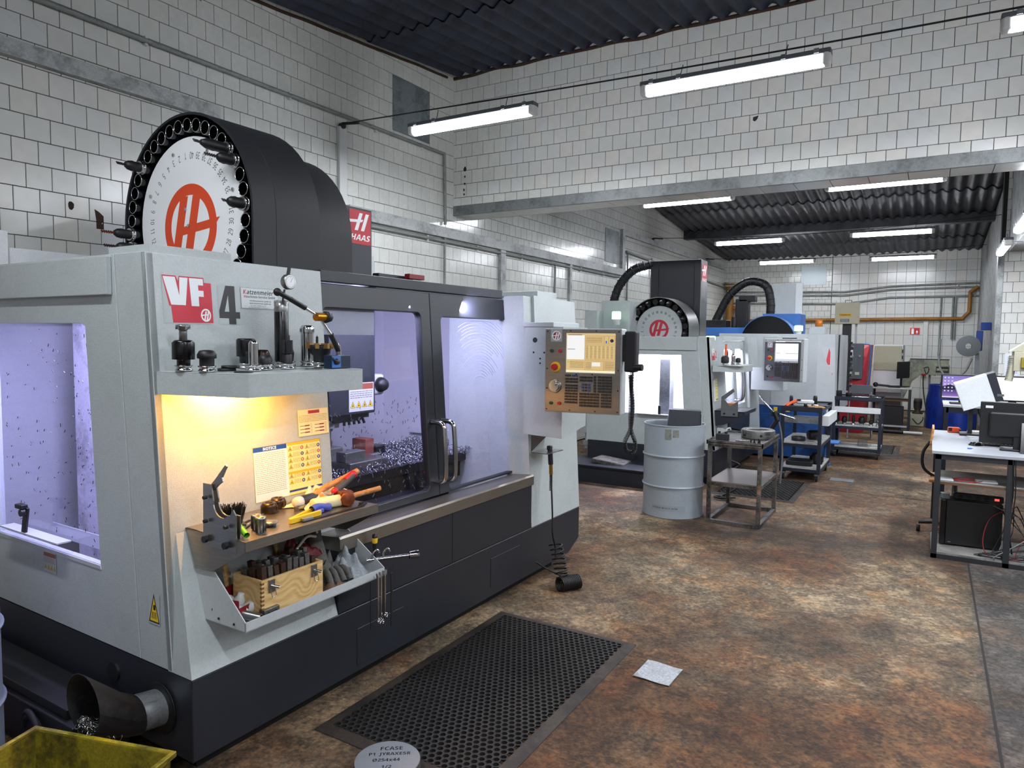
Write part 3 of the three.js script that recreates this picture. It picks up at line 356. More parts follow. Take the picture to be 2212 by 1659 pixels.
const m1 = thing('machining_center', 'large grey and charcoal machining center with a lit warm work shelf', 'machine', [-2.3, 0, -1.56], D(89.2));
{
  const p = m1;
  const base = part('base', [prism([[0, 0.09], [3.08, 0.09], [3.25, 0.17], [3.25, 0.408], [0, 0.408]], -2.15, 0, 0.003)], X.dark, p, 'charcoal base');
  part('plinth', bb(0.08, 3.0, 0.0, 0.1, -2.05, -0.1), X.black, p);
  part('access_hatch', plate(basis([0, 0, 0.0025], [1, 0, 0], [0, 1, 0]), rrect(0.86, 1.2, 0.12, 0.30, 0.01, THREE.Shape), [], 0.0045, 0.001), X.dark, p); part('access_hatch', plate(basis([0, 0, 0.0025], [1, 0, 0], [0, 1, 0]), [[2.02, 0.15], [2.3, 0.15], [2.36, 0.2], [2.36, 0.33], [2.02, 0.33]], [], 0.0045, 0.001), X.dark, p);
  part('front_apron', [bb(0.742, 1.62, 0.412, 0.705, -0.13, 0, 0.003), bb(1.623, 2.518, 0.412, 0.705, -0.13, 0, 0.003)], X.dark, p, 'charcoal front apron');
  part('sill', prismX([[0, 0.707], [0.014, 0.707], [0.014, 0.765], [0.006, 0.775], [-0.15, 0.763], [-0.15, 0.707]], 0.74, 2.52), X.inox, p, 'stainless door sill');
  // left front: leaning panel and flared foot
  part('front_panel', [plate(LF, [[0, 0.412], [0.868, 0.412], [0.868, 2.008], [0, 2.008]], [], 0.03, 0.003)], X.grey, p, 'pale grey front panel');
  part('flared_foot', hull([[0, 0.411, 0], [0.738, 0.411, 0], [0.05, 0.93, LW(0.93)], [0.738, 0.93, LW(0.93)], [0, 0.411, LW(0.41)], [0.738, 0.411, LW(0.41)], [0.738, 0.93, LW(0.93) - 0.03], [0.05, 0.93, LW(0.93) - 0.03]]), X.grey, p);
  // left side, facing -x
  const S = SF(0);
  part('corner_strip', plate(S, [[-0.325, 0.412], [LW(0.412), 0.412], [LW(2.005), 2.005], [-0.443, 2.005]], [], 0.03, 0.002), X.grey, p);
  part('side_panel', plate(S, [[-2.15, 0.412], [-0.33, 0.412], [-0.448, 2.005], [-2.15, 2.005]], [[[-1.5, 0.742], [-0.606, 0.742], [-0.672, 1.722], [-0.70, 1.735], [-1.5, 1.735]]], 0.03, 0.002), X.grey, p, 'pale grey side panel');
  part('raised_strip', bb(-0.022, 0, 1.845, 1.996, -2.15, -0.462, 0.004), X.grey, p);
  part('window_trim', plate(SF(-0.004), [[-1.55, 0.722], [-0.598, 0.722], [-0.603, 0.738], [-1.55, 0.738]], [], 0.006), X.greyB, p);
  part('side_window', sheet(SF(0.012), [[-1.5, 0.742], [-0.606, 0.742], [-0.672, 1.722], [-0.70, 1.735], [-1.5, 1.735]]), P({ color: 0xe0dcff, roughness: 0.12, transmission: 1, thickness: 0 }), p, 'hazy violet-tinted side window');
  part('window_ledge', plate(basis([-0.035, 0, 0], [0, 0, 1], [0.25, 1, 0]), [[-1.36, 0.74], [-0.80, 0.74], [-0.83, 0.80], [-1.34, 0.80]], [], 0.004, 0.001), X.greyB, p); part('ledge_lip', bb(-0.06, -0.002, 0.80, 0.806, -1.34, -0.83), X.greyB, p);
  part('wiper_handle', [bx(-0.05, 0.86, -1.12, 0.012, 0.13, 0.035, 0.003, 0.25), bx(-0.06, 0.925, -1.13, 0.03, 0.02, 0.06, 0.004), cy(-0.075, 0.9, -1.11, 0.016, 0.016, 0.03, 'x')], X.black, p, 'black wiper handle');
  part('swarf_specks', Array.from({ length: 150 }, () => { const y = 0.76 + rnd() * 0.95, z = -0.66 - Math.pow(rnd(), 1.6) * 0.75; return bx(0.008, y, z, 0.002, rr(0.004, 0.016), 0.0025, 0, rr(-1.2, 1.2)); }), X.black, p, 'dark specks of swarf on the glass').userData.kind = 'stuff';
  sticker('warning_label', SF(-0.001), -1.075, -0.965, 0.63, 0.72, smallWarn, p, 'small warning label with four triangles'); sticker('hand_warning_label', SF(-0.001), -0.265, -0.19, 0.575, 0.70, handTex, p, 'yellow triangle label with a hand');
  // back, right, roof, inner liner
  part('back_panel', bb(0, 3.25, 0.41, 1.95, -2.15, -2.12), X.greyB, p); part('right_panel', bb(3.22, 3.25, 0.41, 1.97, -2.15, -0.1), X.grey, p);
  part('roof', [bb(0.03, 0.5, 1.94, 1.955, -2.1, -0.27), bb(1.28, 3.2, 1.935, 1.955, -2.1, -0.26), bb(0.5, 1.28, 1.935, 1.955, -2.1, -1.36)], X.greyB, p);
  part('left_liner', bb(0.47, 0.49, 0.45, 1.93, -1.72, -0.28), M(0xd9d8e2, 0.55, 0, { map: dirtTex }), p, 'pale inner wall'); part('back_liner', bb(0.49, 2.98, 0.45, 1.93, -1.74, -1.72), M(0xd9d8e2, 0.5), p); part('right_liner', [bb(2.96, 2.98, 0.45, 1.93, -1.72, -0.26), bx(2.93, 0.93, -0.95, 0.02, 0.05, 0.9), bx(2.9, 0.9, -0.95, 0.07, 0.1, 0.5)], M(0xd8d8e2, 0.5), p);
  part('carousel_boot', [bb(0.52, 1.26, 1.70, 1.72, -1.36, -0.29), bb(0.5, 0.52, 1.7, 1.95, -1.36, -0.29), bb(1.26, 1.28, 1.7, 1.95, -1.36, -0.29), bb(0.5, 1.28, 1.7, 1.95, -0.29, -0.275), bb(0.5, 1.28, 1.7, 1.95, -1.36, -1.345)], X.greyB, p);
  part('chip_floor', [bb(0.03, 3.2, 0.43, 0.45, -2.1, -0.12)], X.iron, p);
  // doors
  for (const [a, b, wa, wb, yb, yt, l] of [[0.872, 1.708, 0.79, 1.622, 0.815, 1.838, 'left'], [1.713, 2.62, 1.808, 2.578, 0.785, 1.82, 'right']]) {
    const F = lf(-0.012), F2 = lf(-0.03);
    const d = part('sliding_door', plate(F, [[a, 0.772], [b, 0.772], [b, 1.955], [a, 1.955]], [rrect(Math.max(wa, a + 0.006), wb, yb, yt, 0.035)], 0.045, 0.003), X.dark, p, 'charcoal sliding door with a rounded window');
    part('window_pane', sheet(F2, [[a + 0.002, yb - 0.01], [wb + 0.01, yb - 0.01], [wb + 0.01, yt + 0.01], [a + 0.002, yt + 0.01]]), X.pane, d, 'clear window pane');
    const hx = l === 'left' ? 1.665 : 1.758, z0 = LW(1.03) - 0.01;
    part('door_handle', tube([[hx, 1.2, z0 - 0.01], [hx, 1.2, z0 + 0.045], [hx, 1.185, z0 + 0.075], [hx, 1.13, z0 + 0.085], [hx, 0.92, z0 + 0.092], [hx, 0.875, z0 + 0.085], [hx, 0.857, z0 + 0.055], [hx, 0.857, z0]], 0.0145, 40, 10), X.chrome, d, 'polished tube handle');
  }
  part('glass_smears', Array.from({ length: 22 }, (_, i) => { const r = 0.12 + i * 0.02, a0 = rr(35, 60), q = arc(2.22, 1.32, r, a0, a0 + rr(50, 80), 9).filter(([x, y]) => x > 1.83 && x < 2.56 && y < 1.8); return q.length > 2 ? tube(q.map(([x, y]) => [x, y, LW(y) - 0.04]), 0.0014, 20, 4) : null; }).filter(Boolean), P({ color: 0xdadaee, roughness: 0.8, transmission: 0.5, thickness: 0 }), p, 'faint wiped smears on the glass').userData.kind = 'stuff';
  part('swarf_on_glass', Array.from({ length: 170 }, () => { const u = rr(0.9, 1.6), y = rr(0.83, 1.35); return bx(u, y, LW(y) - 0.05, rr(0.002, 0.004), rr(0.006, 0.022), 0.002, 0, 0, 0, rr(-0.9, 0.9)); }), M(0x8a8a96, 0.4, 0.6), p, 'specks of swarf stuck to the glass').userData.kind = 'stuff';
  part('top_track', [bb(0.872, 2.5, 1.957, 2.012, -0.6, -0.24, 0.004), bx(1.6, 2.03, -0.42, 0.3, 0.04, 0.05, 0.005)], X.dark, p, 'charcoal door track'); part('interlock_switch', [bx(1.72, 2.045, -0.36, 0.14, 0.03, 0.04, 0.004)], X.redDeep, p, 'red and black interlock switch');
  // right column (stands proud of the doors)
  part('right_column', hull([[2.522, 0.411, 0], [3.25, 0.411, 0], [2.522, 1.975, -0.09], [3.25, 1.955, -0.09], [2.522, 0.411, -0.7], [3.25, 0.411, -0.7], [2.522, 1.975, -0.7], [3.25, 1.955, -0.7]]), X.grey, p, 'pale grey right column');
  part('upper_cover', [hull([[2.63, 1.785, -0.07], [3.25, 1.785, -0.07], [2.63, 1.982, -0.082], [3.25, 1.965, -0.082], [2.63, 1.785, -0.1], [3.25, 1.785, -0.1], [2.63, 1.98, -0.1], [3.25, 1.965, -0.1]].map(([x, y, z]) => [x, y, z + 0.012]))], X.grey, p);
  part('top_cabinet', [bb(2.35, 3.2, 1.96, 2.03, -1.5, -0.62, 0.004), bb(3.0, 3.3, 1.96, 2.04, -0.6, -0.25, 0.004)], X.greyB, p);
  // pendant arm box, bracket and air gun hook
  part('pendant_arm_box', [hull([[2.43, 1.06, -0.02], [2.43, 1.765, -0.02], [2.43, 1.765, 0.265], [2.43, 1.05, 0.265], [2.78, 1.10, 0.265], [2.78, 1.765, 0.265], [2.78, 1.10, -0.02], [2.78, 1.765, -0.02]])], X.grey, p, 'pale grey pendant arm box');
  part('arm_box_cap', bb(2.42, 2.79, 1.765, 1.795, -0.03, 0.2, 0.004), X.greyB, p); part('arm_box_screws', [[1.68, 0.06], [1.60, 0.05], [1.6, 0.13], [1.56, 0.1], [1.53, 0.1]].map(([y, z], i) => cy(2.428, y, z, i ? 0.006 : 0.017, i ? 0.006 : 0.017, 0.004, 'x')), X.black, p);
  part('gun_bracket', [hull([[2.5, 1.05, 0], [2.5, 0.93, 0.0], [2.5, 1.05, 0.12], [2.502, 1.05, 0], [2.502, 0.93, 0], [2.502, 1.05, 0.12]]), bb(2.5, 2.72, 0.925, 0.93, 0.0, 0.13)], X.steel, p);
  const PF = basis([2.25, 1.247, 0.24], [0.07, 0, 0.465], [0, 1, 0]);
  pendant(p, PF, M(0x9a9590, 0.33, 0.9, { map: brush }), screenTex, 0.95, 'operator pendant with bright tan screen and rows of keys');
  part('jog_handset', [bx(2.33, 1.62, 0.77, 0.06, 0.24, 0.075, 0.012), bx(2.36, 1.64, 0.725, 0.05, 0.16, 0.03, 0.004), cy(2.3, 1.53, 0.8, 0.02, 0.02, 0.05, 'z')], X.black, p, 'black hand-held jog unit'); part('jog_lead', tube(coilPts([[2.34, 1.5, 0.77], [2.345, 1.3, 0.765], [2.345, 1.16, 0.77], [2.34, 1.08, 0.80], [2.34, 1.03, 0.79], [2.34, 1.03, 0.75], [2.34, 1.08, 0.735], [2.345, 1.16, 0.765], [2.35, 1.3, 0.775], [2.35, 1.48, 0.755]], 0.011, 120, 1500), 0.0028, 1500, 4), X.black, p, 'black coiled lead');
  // tool changer
  const cY = 2.24, cW = -0.815, ar = (R, R2) => [...arc(cW, cY, R, 0, 180, 28), [cW - R, 1.74], [cW + R, 1.74]];
  part('carousel_cover', [prismX([...arc(cW, cY, 0.505, 0, 180, 32), [cW - 0.505, 1.74], [cW - 0.493, 1.74], ...arc(cW, cY, 0.493, 180, 0, 32), [cW + 0.493, 1.74], [cW + 0.505, 1.74]], 0.545, 0.67), prismX(ar(0.505), 0.67, 0.94, 0.004), prismX([...arc(cW, cY - 0.06, 0.475, 0, 180, 28), [cW - 0.475, 1.74], [cW + 0.475, 1.74]], 0.94, 1.19, 0.004)], M(0x16181d, 0.6, 0, { map: paintTex }), p, 'charcoal arched tool changer cover');
  part('carousel_back', prismX(ar(0.49), 0.66, 0.672), X.black, p);
  part('tool_disc', [cy(0.578, cY, cW, 0.402, 0.402, 0.05, 'x', 60)], M(0x8c8f8e, 0.5), p, 'round tool disc');
  { const g = new THREE.CircleGeometry(0.401, 60).rotateY(-Math.PI / 2).translate(0.5765, cY, cW); part('disc_print', g, M(0xffffff, 0.45, 0, { map: discTex }), p, 'white disc with pocket numbers and orange emblem', true); }
  part('disc_bolts', [[38, 0.3], [3, 0.3], [33, 0.3], [8, 0.3]].map(([n]) => { const a = D(95 + 9 * (n - 1) - 3); return cy(0.57, cY + 0.35 * Math.sin(a), cW + 0.35 * Math.cos(a), 0.009, 0.009, 0.01, 'x', 10); }).concat([cy(0.57, cY - 0.02, cW - 0.01, 0.008, 0.008, 0.01, 'x', 10), cy(0.57, cY + 0.06, cW - 0.03, 0.008, 0.008, 0.01, 'x', 10)]), X.chrome, p);
  for (let n = 0; n < 40; n++) { const a = D(95 + 9 * n), y = cY + 0.447 * Math.sin(a), z = cW + 0.447 * Math.cos(a); if (y < 1.9) continue; const k = part('tool_pocket', lathe(0.55, y, z, [[0.029, 0.0], [0.0335, 0.0], [0.0335, 0.1], [0.03, 0.1], [0.027, 0.09], [0.0, 0.09]].map(([r, h]) => [r, h]), 'x', 16), X.blackGloss, p); part('pocket_ring', new THREE.TorusGeometry(0.031, 0.0022, 6, 20).rotateY(Math.PI / 2).translate(0.549, y, z), X.chrome, k); }
  part('column_head', [bb(1.3, 2.26, 1.955, 2.59, -2.0, -1.2, 0.006)], X.dark, p, 'charcoal head housing'); sticker('brand_sign', basis([0, 0, -1.199], [1, 0, 0], [0, 1, 0]), 2.035, 2.245, 2.335, 2.57, signTex, p, 'red sign with white slanted letters'); part('vent_box', [bb(2.32, 2.5, 1.96, 2.3, -1.9, -1.4, 0.004), ...Array.from({ length: 6 }, (_, i) => bb(2.34, 2.48, 2.0 + i * 0.045, 2.012 + i * 0.045, -1.405, -1.392))], X.greyB, p);
  part('panel_top_cap', [bb(0.02, 0.38, 2.0, 2.035, -0.52, -0.245, 0.003)], X.grey, p); part('rear_post', [bb(0.1, 0.16, 1.96, 2.2, -1.75, -1.68, 0.004), bb(0.1, 0.9, 1.96, 2.12, -1.72, -1.7, 0.002)], X.white, p);
  sticker('model_decal', lf(0), 0.058, 0.272, 1.742, 1.928, vfTex, p, 'red and white VF lettering with round emblem'); sticker('model_number', lf(0), 0.298, 0.402, 1.742, 1.905, fourTex, p, 'black numeral 4'); sticker('dealer_card', lf(0.001), 0.408, 0.604, 1.812, 1.902, cardTex, p, 'pale dealer card'); sticker('notice_label', lf(0), 0.42, 0.80, 0.975, 1.214, noticeTex, p, 'blue notice and yellow warning label sheet'); sticker('warning_card', lf(0.001), 0.674, 0.86, 1.232, 1.356, warnTex, p, 'small yellowish warning card');
  // tool shelf with the warm lamp under it
  const so = [[0.012, -0.2], [0.115, 0.2], [0.695, 0.2], [0.775, -0.2]], fy = basis([0, 1.555, 0], [1, 0, 0], [0, 0, -1]);
  part('tool_shelf', [plate(fy, so.map(([x, z]) => [x, -z]), [], 0.004, 0.001), ...[[0, 1], [1, 2], [2, 3]].map(([i, j]) => { const [a, b] = [so[i], so[j]], L = Math.hypot(b[0] - a[0], b[1] - a[1]); return plate(basis([a[0], 1.468, a[1]], [b[0] - a[0], 0, b[1] - a[1]], [0, 1, 0]), [[0, 0], [L, 0], [L, 0.0865], [0, 0.0865]], [], 0.003, 0.0006); })], X.grey, p, 'pale grey shelf with a deep lip');
  const lamp = part('work_lamp', [lathe(0.27, 1.535, -0.06, [[0.0, 0.012], [0.03, 0.012], [0.06, -0.035], [0.056, -0.035], [0.028, 0.006], [0.0, 0.006]], 'y', 20)], X.zinc, p, 'small lamp under the shelf');
  part('bulb', new THREE.SphereGeometry(0.022, 14, 10).translate(0.27, 1.508, -0.06), glowing(0xffc266, WORKLAMP.glow), lamp, 'glowing warm bulb');
  part('work_shelf', [bb(0.09, 0.79, 0.941, 0.945, -0.17, 0.2), bb(0.09, 0.79, 0.908, 0.945, 0.197, 0.201), plate(SF(0.09), [[-0.155, 0.945], [0.2, 0.945], [0.2, 0.908], [0.005, 0.80], [-0.1, 0.795]], [], 0.004), plate(SF(0.787), [[-0.155, 0.945], [0.2, 0.945], [0.2, 0.908], [0.005, 0.80], [-0.1, 0.795]], [], 0.004)], X.inox, p, 'stainless work shelf');
  part('tool_tray', [bb(0.1, 0.85, 0.598, 0.602, -0.135, 0.18), bb(0.1, 0.85, 0.598, 0.636, 0.176, 0.18), bb(0.1, 0.85, 0.602, 0.66, -0.13, -0.127), plate(SF(0.1), [[-0.105, 0.797], [0.002, 0.797], [0.18, 0.636], [0.18, 0.598], [-0.13, 0.598]], [], 0.004), plate(SF(0.85), [[-0.105, 0.79], [-0.06, 0.79], [0.18, 0.636], [0.18, 0.598], [-0.13, 0.598]], [], 0.004)], X.greyB, p, 'pale grey tilting tool tray'); part('tray_screws', [[-0.08, 0.625], [0.03, 0.622], [0.12, 0.62]].map(([z, y]) => cy(0.094, y, z, 0.005, 0.005, 0.003, 'x', 8)), X.black, p);
  // inside: head, spindle, table, vises, swarf
  part('spindle_head', [bb(1.46, 1.86, 1.2, 1.93, -1.6, -0.8, 0.01), hull([[1.5, 1.2, -0.82], [1.82, 1.2, -0.82], [1.5, 1.2, -1.2], [1.82, 1.2, -1.2], [1.56, 1.15, -0.86], [1.78, 1.15, -0.86], [1.56, 1.15, -1.1], [1.78, 1.15, -1.1]])], X.darkB, p, 'dark spindle head'); sticker('head_label', basis([0, 0, -0.799], [1, 0, 0], [0, 1, 0]), 1.62, 1.84, 1.22, 1.4, smallWarn, p, 'white label on the head');
  part('spindle', [lathe(1.58, 0.9, -0.95, [[0, 0], [0.008, 0], [0.008, 0.09], [0.03, 0.09], [0.034, 0.13], [0.026, 0.14], [0.026, 0.19], [0.036, 0.2], [0.036, 0.215], [0.075, 0.22], [0.085, 0.3], [0, 0.3]], 'y', 20)], X.steel, p, 'steel spindle with a cutter'); part('coolant_nozzles', [...Array.from({ length: 5 }, (_, i) => seg([1.66 + i * 0.035, 1.2, -0.88], [1.64 + i * 0.045, 1.13, -0.86], 0.009)), bb(1.64, 1.84, 1.17, 1.2, -0.92, -0.84)], X.black, p); part('camera_block', [bx(1.98, 1.37, -0.95, 0.14, 0.14, 0.12, 0.02)], X.greyB, p); part('camera_knob', [lathe(2.0, 1.37, -0.89, [[0, 0], [0.05, 0], [0.05, 0.02], [0.035, 0.05], [0, 0.06]], 'z', 16)], X.iron, p);
  part('machine_table', [bb(0.8, 2.75, 0.82, 0.88, -1.2, -0.55, 0.004), bb(0.6, 2.9, 0.7, 0.82, -1.1, -0.6, 0.004), ...[-0.7, -0.85, -1.0].map(z => bb(0.8, 2.75, 0.88, 0.884, z - 0.05, z + 0.05))], X.iron, p, 'iron T-slot table'); part('vise', [bb(1.45, 1.78, 0.884, 0.94, -0.95, -0.62, 0.006), bb(1.45, 1.62, 0.94, 1.0, -0.95, -0.85, 0.005), bb(1.45, 1.62, 0.94, 1.0, -0.74, -0.66, 0.005), cy(1.78, 0.92, -0.8, 0.018, 0.018, 0.1, 'x')], X.steel, p); part('fixture_block', [bb(1.83, 1.91, 0.884, 1.02, -0.98, -0.86, 0.004)], M(0x7a3c34, 0.5), p, 'reddish fixture block'); part('fixture_clamp', [bb(1.91, 2.0, 0.9, 0.97, -0.93, -0.84, 0.01)], X.black, p);
  { const chip = new THREE.TorusGeometry(0.012, 0.002, 4, 5, 3.2), im = new THREE.InstancedMesh(chip, M(0xb4b4c0, 0.25, 1), 2600), m4 = new THREE.Matrix4(); for (let i = 0; i < 2600; i++) { const x = i < 1500 ? rr(1.85, 2.7) : rr(0.9, 2.75), z = -rr(0.5, 1.15); m4.compose(V(x, 0.89 + Math.abs(rr(-1, 1)) * 0.025, z), new THREE.Quaternion().setFromEuler(new THREE.Euler(rr(0, 6), rr(0, 6), rr(0, 6))), V(1, 1, 1).multiplyScalar(rr(0.6, 1.5))); im.setMatrixAt(i, m4); } im.name = 'aluminium_swarf'; im.userData = { kind: 'stuff', label: 'shiny aluminium swarf on the table' }; p.add(im); }
  // chip auger on the left side of the base
  part('auger_flange', [lathe(0.0, 0.25, -0.2, [[0.0, -0.012], [0.1, -0.012], [0.1, 0.004], [0, 0.004]], 'x', 24)], X.black, p); part('base_port', cy(-0.01, 0.31, -0.52, 0.04, 0.04, 0.015, 'x', 16), X.black, p); part('auger_pipe', [seg([0.02, 0.25, -0.2], [-0.13, 0.275, -0.2], 0.07, 20)], X.zinc, p, 'grey auger pipe');
  { const rings = [[-0.1, 0.268, 0.076], [-0.15, 0.292, 0.084], [-0.285, 0.388, 0.113], [-0.287, 0.388, 0.109], [-0.15, 0.292, 0.08], [-0.11, 0.27, 0.072]], n = 28, pos = [], idx = []; rings.forEach(([x, y, r]) => { for (let i = 0; i <= n; i++) { const q = i / n * 6.2832; pos.push(x, y + r * Math.sin(q), -0.2 + r * Math.cos(q)); } }); for (let k = 0; k + 1 < rings.length; k++) for (let i = 0; i < n; i++) { const c = k * (n + 1) + i, d = c + n + 1; idx.push(c, c + 1, d, c + 1, d + 1, d); } const g = new THREE.BufferGeometry(); g.setAttribute('position', new THREE.Float32BufferAttribute(pos, 3)); g.setIndex(idx); g.computeVertexNormals(); part('auger_chute', g, X.iron, p, 'dark flared auger chute'); }
  { const chip = new THREE.TorusGeometry(0.016, 0.0022, 4, 6, 4), im = new THREE.InstancedMesh(chip, X.chrome, 200), m4 = new THREE.Matrix4(); for (let i = 0; i < 200; i++) { const k = rnd(); m4.compose(V(-0.19 - k * 0.09, 0.235 + k * 0.055 + rr(0, 0.035), -0.2 + rr(-0.05, 0.05)), new THREE.Quaternion().setFromEuler(new THREE.Euler(rr(0, 6), rr(0, 6), rr(0, 6))), V(1, 1, 1)); im.setMatrixAt(i, m4); } im.name = 'swarf_in_chute'; im.userData = { kind: 'stuff', label: 'shiny swarf in the chute mouth' }; p.add(im); }
  part('coolant_tank', [bb(-0.22, 0.0, 0.02, 0.2, -2.1, -0.42, 0.006), bb(-0.2, -0.03, 0.2, 0.24, -1.6, -0.5, 0.004)], X.black, p, 'black coolant tank');
  // cabin lamps
  for (const [x, z, w] of [[1.25, -0.34, 0.6], [1.95, -0.34, 0.6]]) { part('cabin_light_strip', bx(x, 1.9, z, w, 0.02, 0.05, 0.004), glowing(CABIN.color, CABIN.glow), p, 'glowing strip lamp inside the cabin'); }
  part('cabin_light_strip', bx(0.25, 1.9, -0.9, 0.05, 0.02, 0.7, 0.004), glowing(CABIN.color, CABIN.glow), p, 'glowing strip lamp inside the cabin');
  p.updateMatrixWorld(true);
  const W = (x, y, z) => V(x, y, z).applyMatrix4(p.matrixWorld).toArray();
  areaLight(CABIN.color, CABIN.power * 2.2, 0.6, 0.06, W(1.25, 1.885, -0.34), W(1.7, 1.2, -1.7)); areaLight(CABIN.color, CABIN.power * 0.4, 0.6, 0.06, W(1.9, 1.885, -0.34), W(2.9, 1.2, -1.5)); areaLight(CABIN.color, CABIN.power, 0.7, 0.05, W(0.25, 1.885, -0.9), W(0.3, 0.5, -0.9));
  const wl2 = new THREE.PointLight(WORKLAMP.color, WORKLAMP.power); wl2.position.set(...W(0.27, 1.508, -0.06)); wl2.castShadow = true; scene.add(wl2);
}
const W1 = (x, y, z) => V(x, y, z).applyMatrix4(m1.matrixWorld).toArray(), T1 = D(89.2);
// ================================================================ THINGS ON THE NEAR MACHINE
const parts = (name, gs, m, par, label) => gs.map(g => part(name, g, m, par, label));
const bits = (name, gs, m, par, label) => { const o = part(name, gs, m, par, label); o.userData.kind = 'stuff'; return o; };
const on1 = (name, label, cat, u, y, z, turn = 0, group) => thing(name, label, cat, W1(u, y, z), T1 + turn, group);
const flangeP = [[0, 0], [0.026, 0], [0.0315, 0.004], [0.0315, 0.008], [0.026, 0.012], [0.026, 0.016], [0.0315, 0.02], [0.0315, 0.025], [0.0, 0.025]];
const SH = 1.5555, GT = 'tool holders standing on the shelf';
function holder(label, u, z, body, bm, top, tm, flangeM = X.chrome) { const t = on1('tool_holder', label, 'tool holder', u, SH, z, rr(0, 6), GT); part('flange', lathe(0, 0, 0, flangeP), flangeM, t, 'shiny grooved flange'); if (body) part('body', lathe(0, 0, 0, body), bm, t); if (top) part('cutter', top, tm, t); return t; }
const fins = (r0, r1, y0, y1, n, t = 0.004) => Array.from({ length: n }, (_, i) => { const a = i / n * 6.2832, w = r1 - r0; return bx((r0 + r1) / 2 * Math.cos(a), (y0 + y1) / 2, (r0 + r1) / 2 * Math.sin(a), w, y1 - y0, t, 0, 0, -a + 0.5); });
holder('tool holder with a steel dovetail cutter on the shelf end', 0.059, -0.1, [[0.024, 0.025], [0.024, 0.045], [0.04, 0.046], [0.04, 0.108], [0.03, 0.118], [0.014, 0.12], [0, 0.12]], X.blackGloss, [lathe(0, 0, 0, [[0, 0.118], [0.0145, 0.118], [0.0145, 0.15], [0.013, 0.152], [0.027, 0.168], [0.02, 0.176], [0, 0.176]], 'y', 12), ...fins(0.012, 0.026, 0.158, 0.176, 6)], X.steel);
holder('squat matt black tool holder beside the loose rings', 0.087, 0.0, [[0.026, 0.025], [0.026, 0.05], [0.034, 0.052], [0.034, 0.066], [0.026, 0.08], [0.012, 0.083], [0, 0.08]], X.black, null, null);
holder('thick black tool holder behind the polished shank', 0.351, -0.12, [[0.026, 0.025], [0.026, 0.05], [0.038, 0.052], [0.038, 0.118], [0.032, 0.125], [0.015, 0.125], [0, 0.12]], X.blackGloss, null, null);
holder('slim polished shank holder in front of a black holder', 0.246, 0.06, [[0.018, 0.025], [0.018, 0.108], [0.012, 0.118], [0, 0.118]], X.chrome, null, null);
holder('short dark brown tool holder with a sloped top', 0.432, -0.12, [[0.03, 0.025], [0.03, 0.062], [0.022, 0.078], [0.01, 0.078], [0, 0.07]], M(0x2a1c1a, 0.3, 0.4), null, null);
holder('low collet holder with a small side hole', 0.333, 0.02, [[0.026, 0.025], [0.027, 0.042], [0.02, 0.06], [0.008, 0.06], [0, 0.05]], X.black, null, null);
holder('very tall black extension holder with a bright face mill', 0.534, -0.12, [[0.026, 0.025], [0.03, 0.03], [0.03, 0.24], [0.0, 0.24]], X.blackGloss, [lathe(0, 0, 0, [[0.03, 0.24], [0.031, 0.255], [0.029, 0.262], [0.029, 0.282], [0.01, 0.284], [0, 0.27]], 'y', 16), ...fins(0.02, 0.031, 0.264, 0.29, 5, 0.01)], X.steel);
holder('small holder with a dark four-flute end mill', 0.444, 0.02, [[0.02, 0.025], [0.02, 0.06], [0.012, 0.062], [0, 0.062]], X.iron, [lathe(0, 0, 0, [[0, 0.06], [0.012, 0.06], [0.014, 0.12], [0, 0.12]], 'y', 10), ...fins(0.006, 0.026, 0.066, 0.12, 4, 0.012)], X.iron);
holder('tall chrome collet chuck with a slotted nut', 0.677, -0.12, [[0.022, 0.025], [0.028, 0.028], [0.028, 0.148], [0.031, 0.15], [0.031, 0.175], [0.024, 0.185], [0.012, 0.185], [0, 0.175]], X.chrome, fins(0.029, 0.0325, 0.155, 0.17, 6, 0.012), X.chrome);
holder('wide black arbor with a gold insert face mill', 0.642, 0.0, [[0.03, 0.025], [0.03, 0.052], [0.042, 0.062], [0.046, 0.08], [0.05, 0.09], [0.05, 0.1], [0, 0.1]], X.iron, fins(0.03, 0.064, 0.084, 0.106, 8, 0.016), M(0xa5804a, 0.35, 0.8));
for (const [k, u, z, h, l] of [[0, 0.775, -0.13, 0.145, 'small holder with a thin drill at the shelf end, by the face mill'], [1, 0.64, -0.165, 0.15, 'small holder with a thin tap behind the chrome chuck']]) holder(l, u - 0.03, z, [[0.02, 0.025], [0.024, 0.06], [0.016, 0.09], [0, 0.09]], X.iron, [cy(0, 0.09, 0, 0.006, 0.0055, h - 0.1), cy(0, h - 0.03, 0, 0.007, 0.0, 0.03)], X.black);
for (const [u, z, y, l] of [[0.2, -0.04, 0, 'black ring collar lying flat on the shelf, under another ring'], [0.21, -0.03, 0.011, 'black ring collar resting on another ring'], [0.17, 0.1, 0, 'thin dark ring lying near the shelf edge'], [0.52, 0.09, 0, 'pale thin ring lying near the shelf edge']]) { const t = on1('ring_collar', l, 'ring', u, SH + y, z, 0, 'ring collars on the shelf'); part('ring', lathe(0, 0, 0, [[0.02, 0], [0.034, 0], [0.034, y || z < 0 ? 0.01 : 0.004], [0.02, y || z < 0 ? 0.01 : 0.004], [0.02, 0]]), u > 0.5 ? X.steel : X.black, t); }
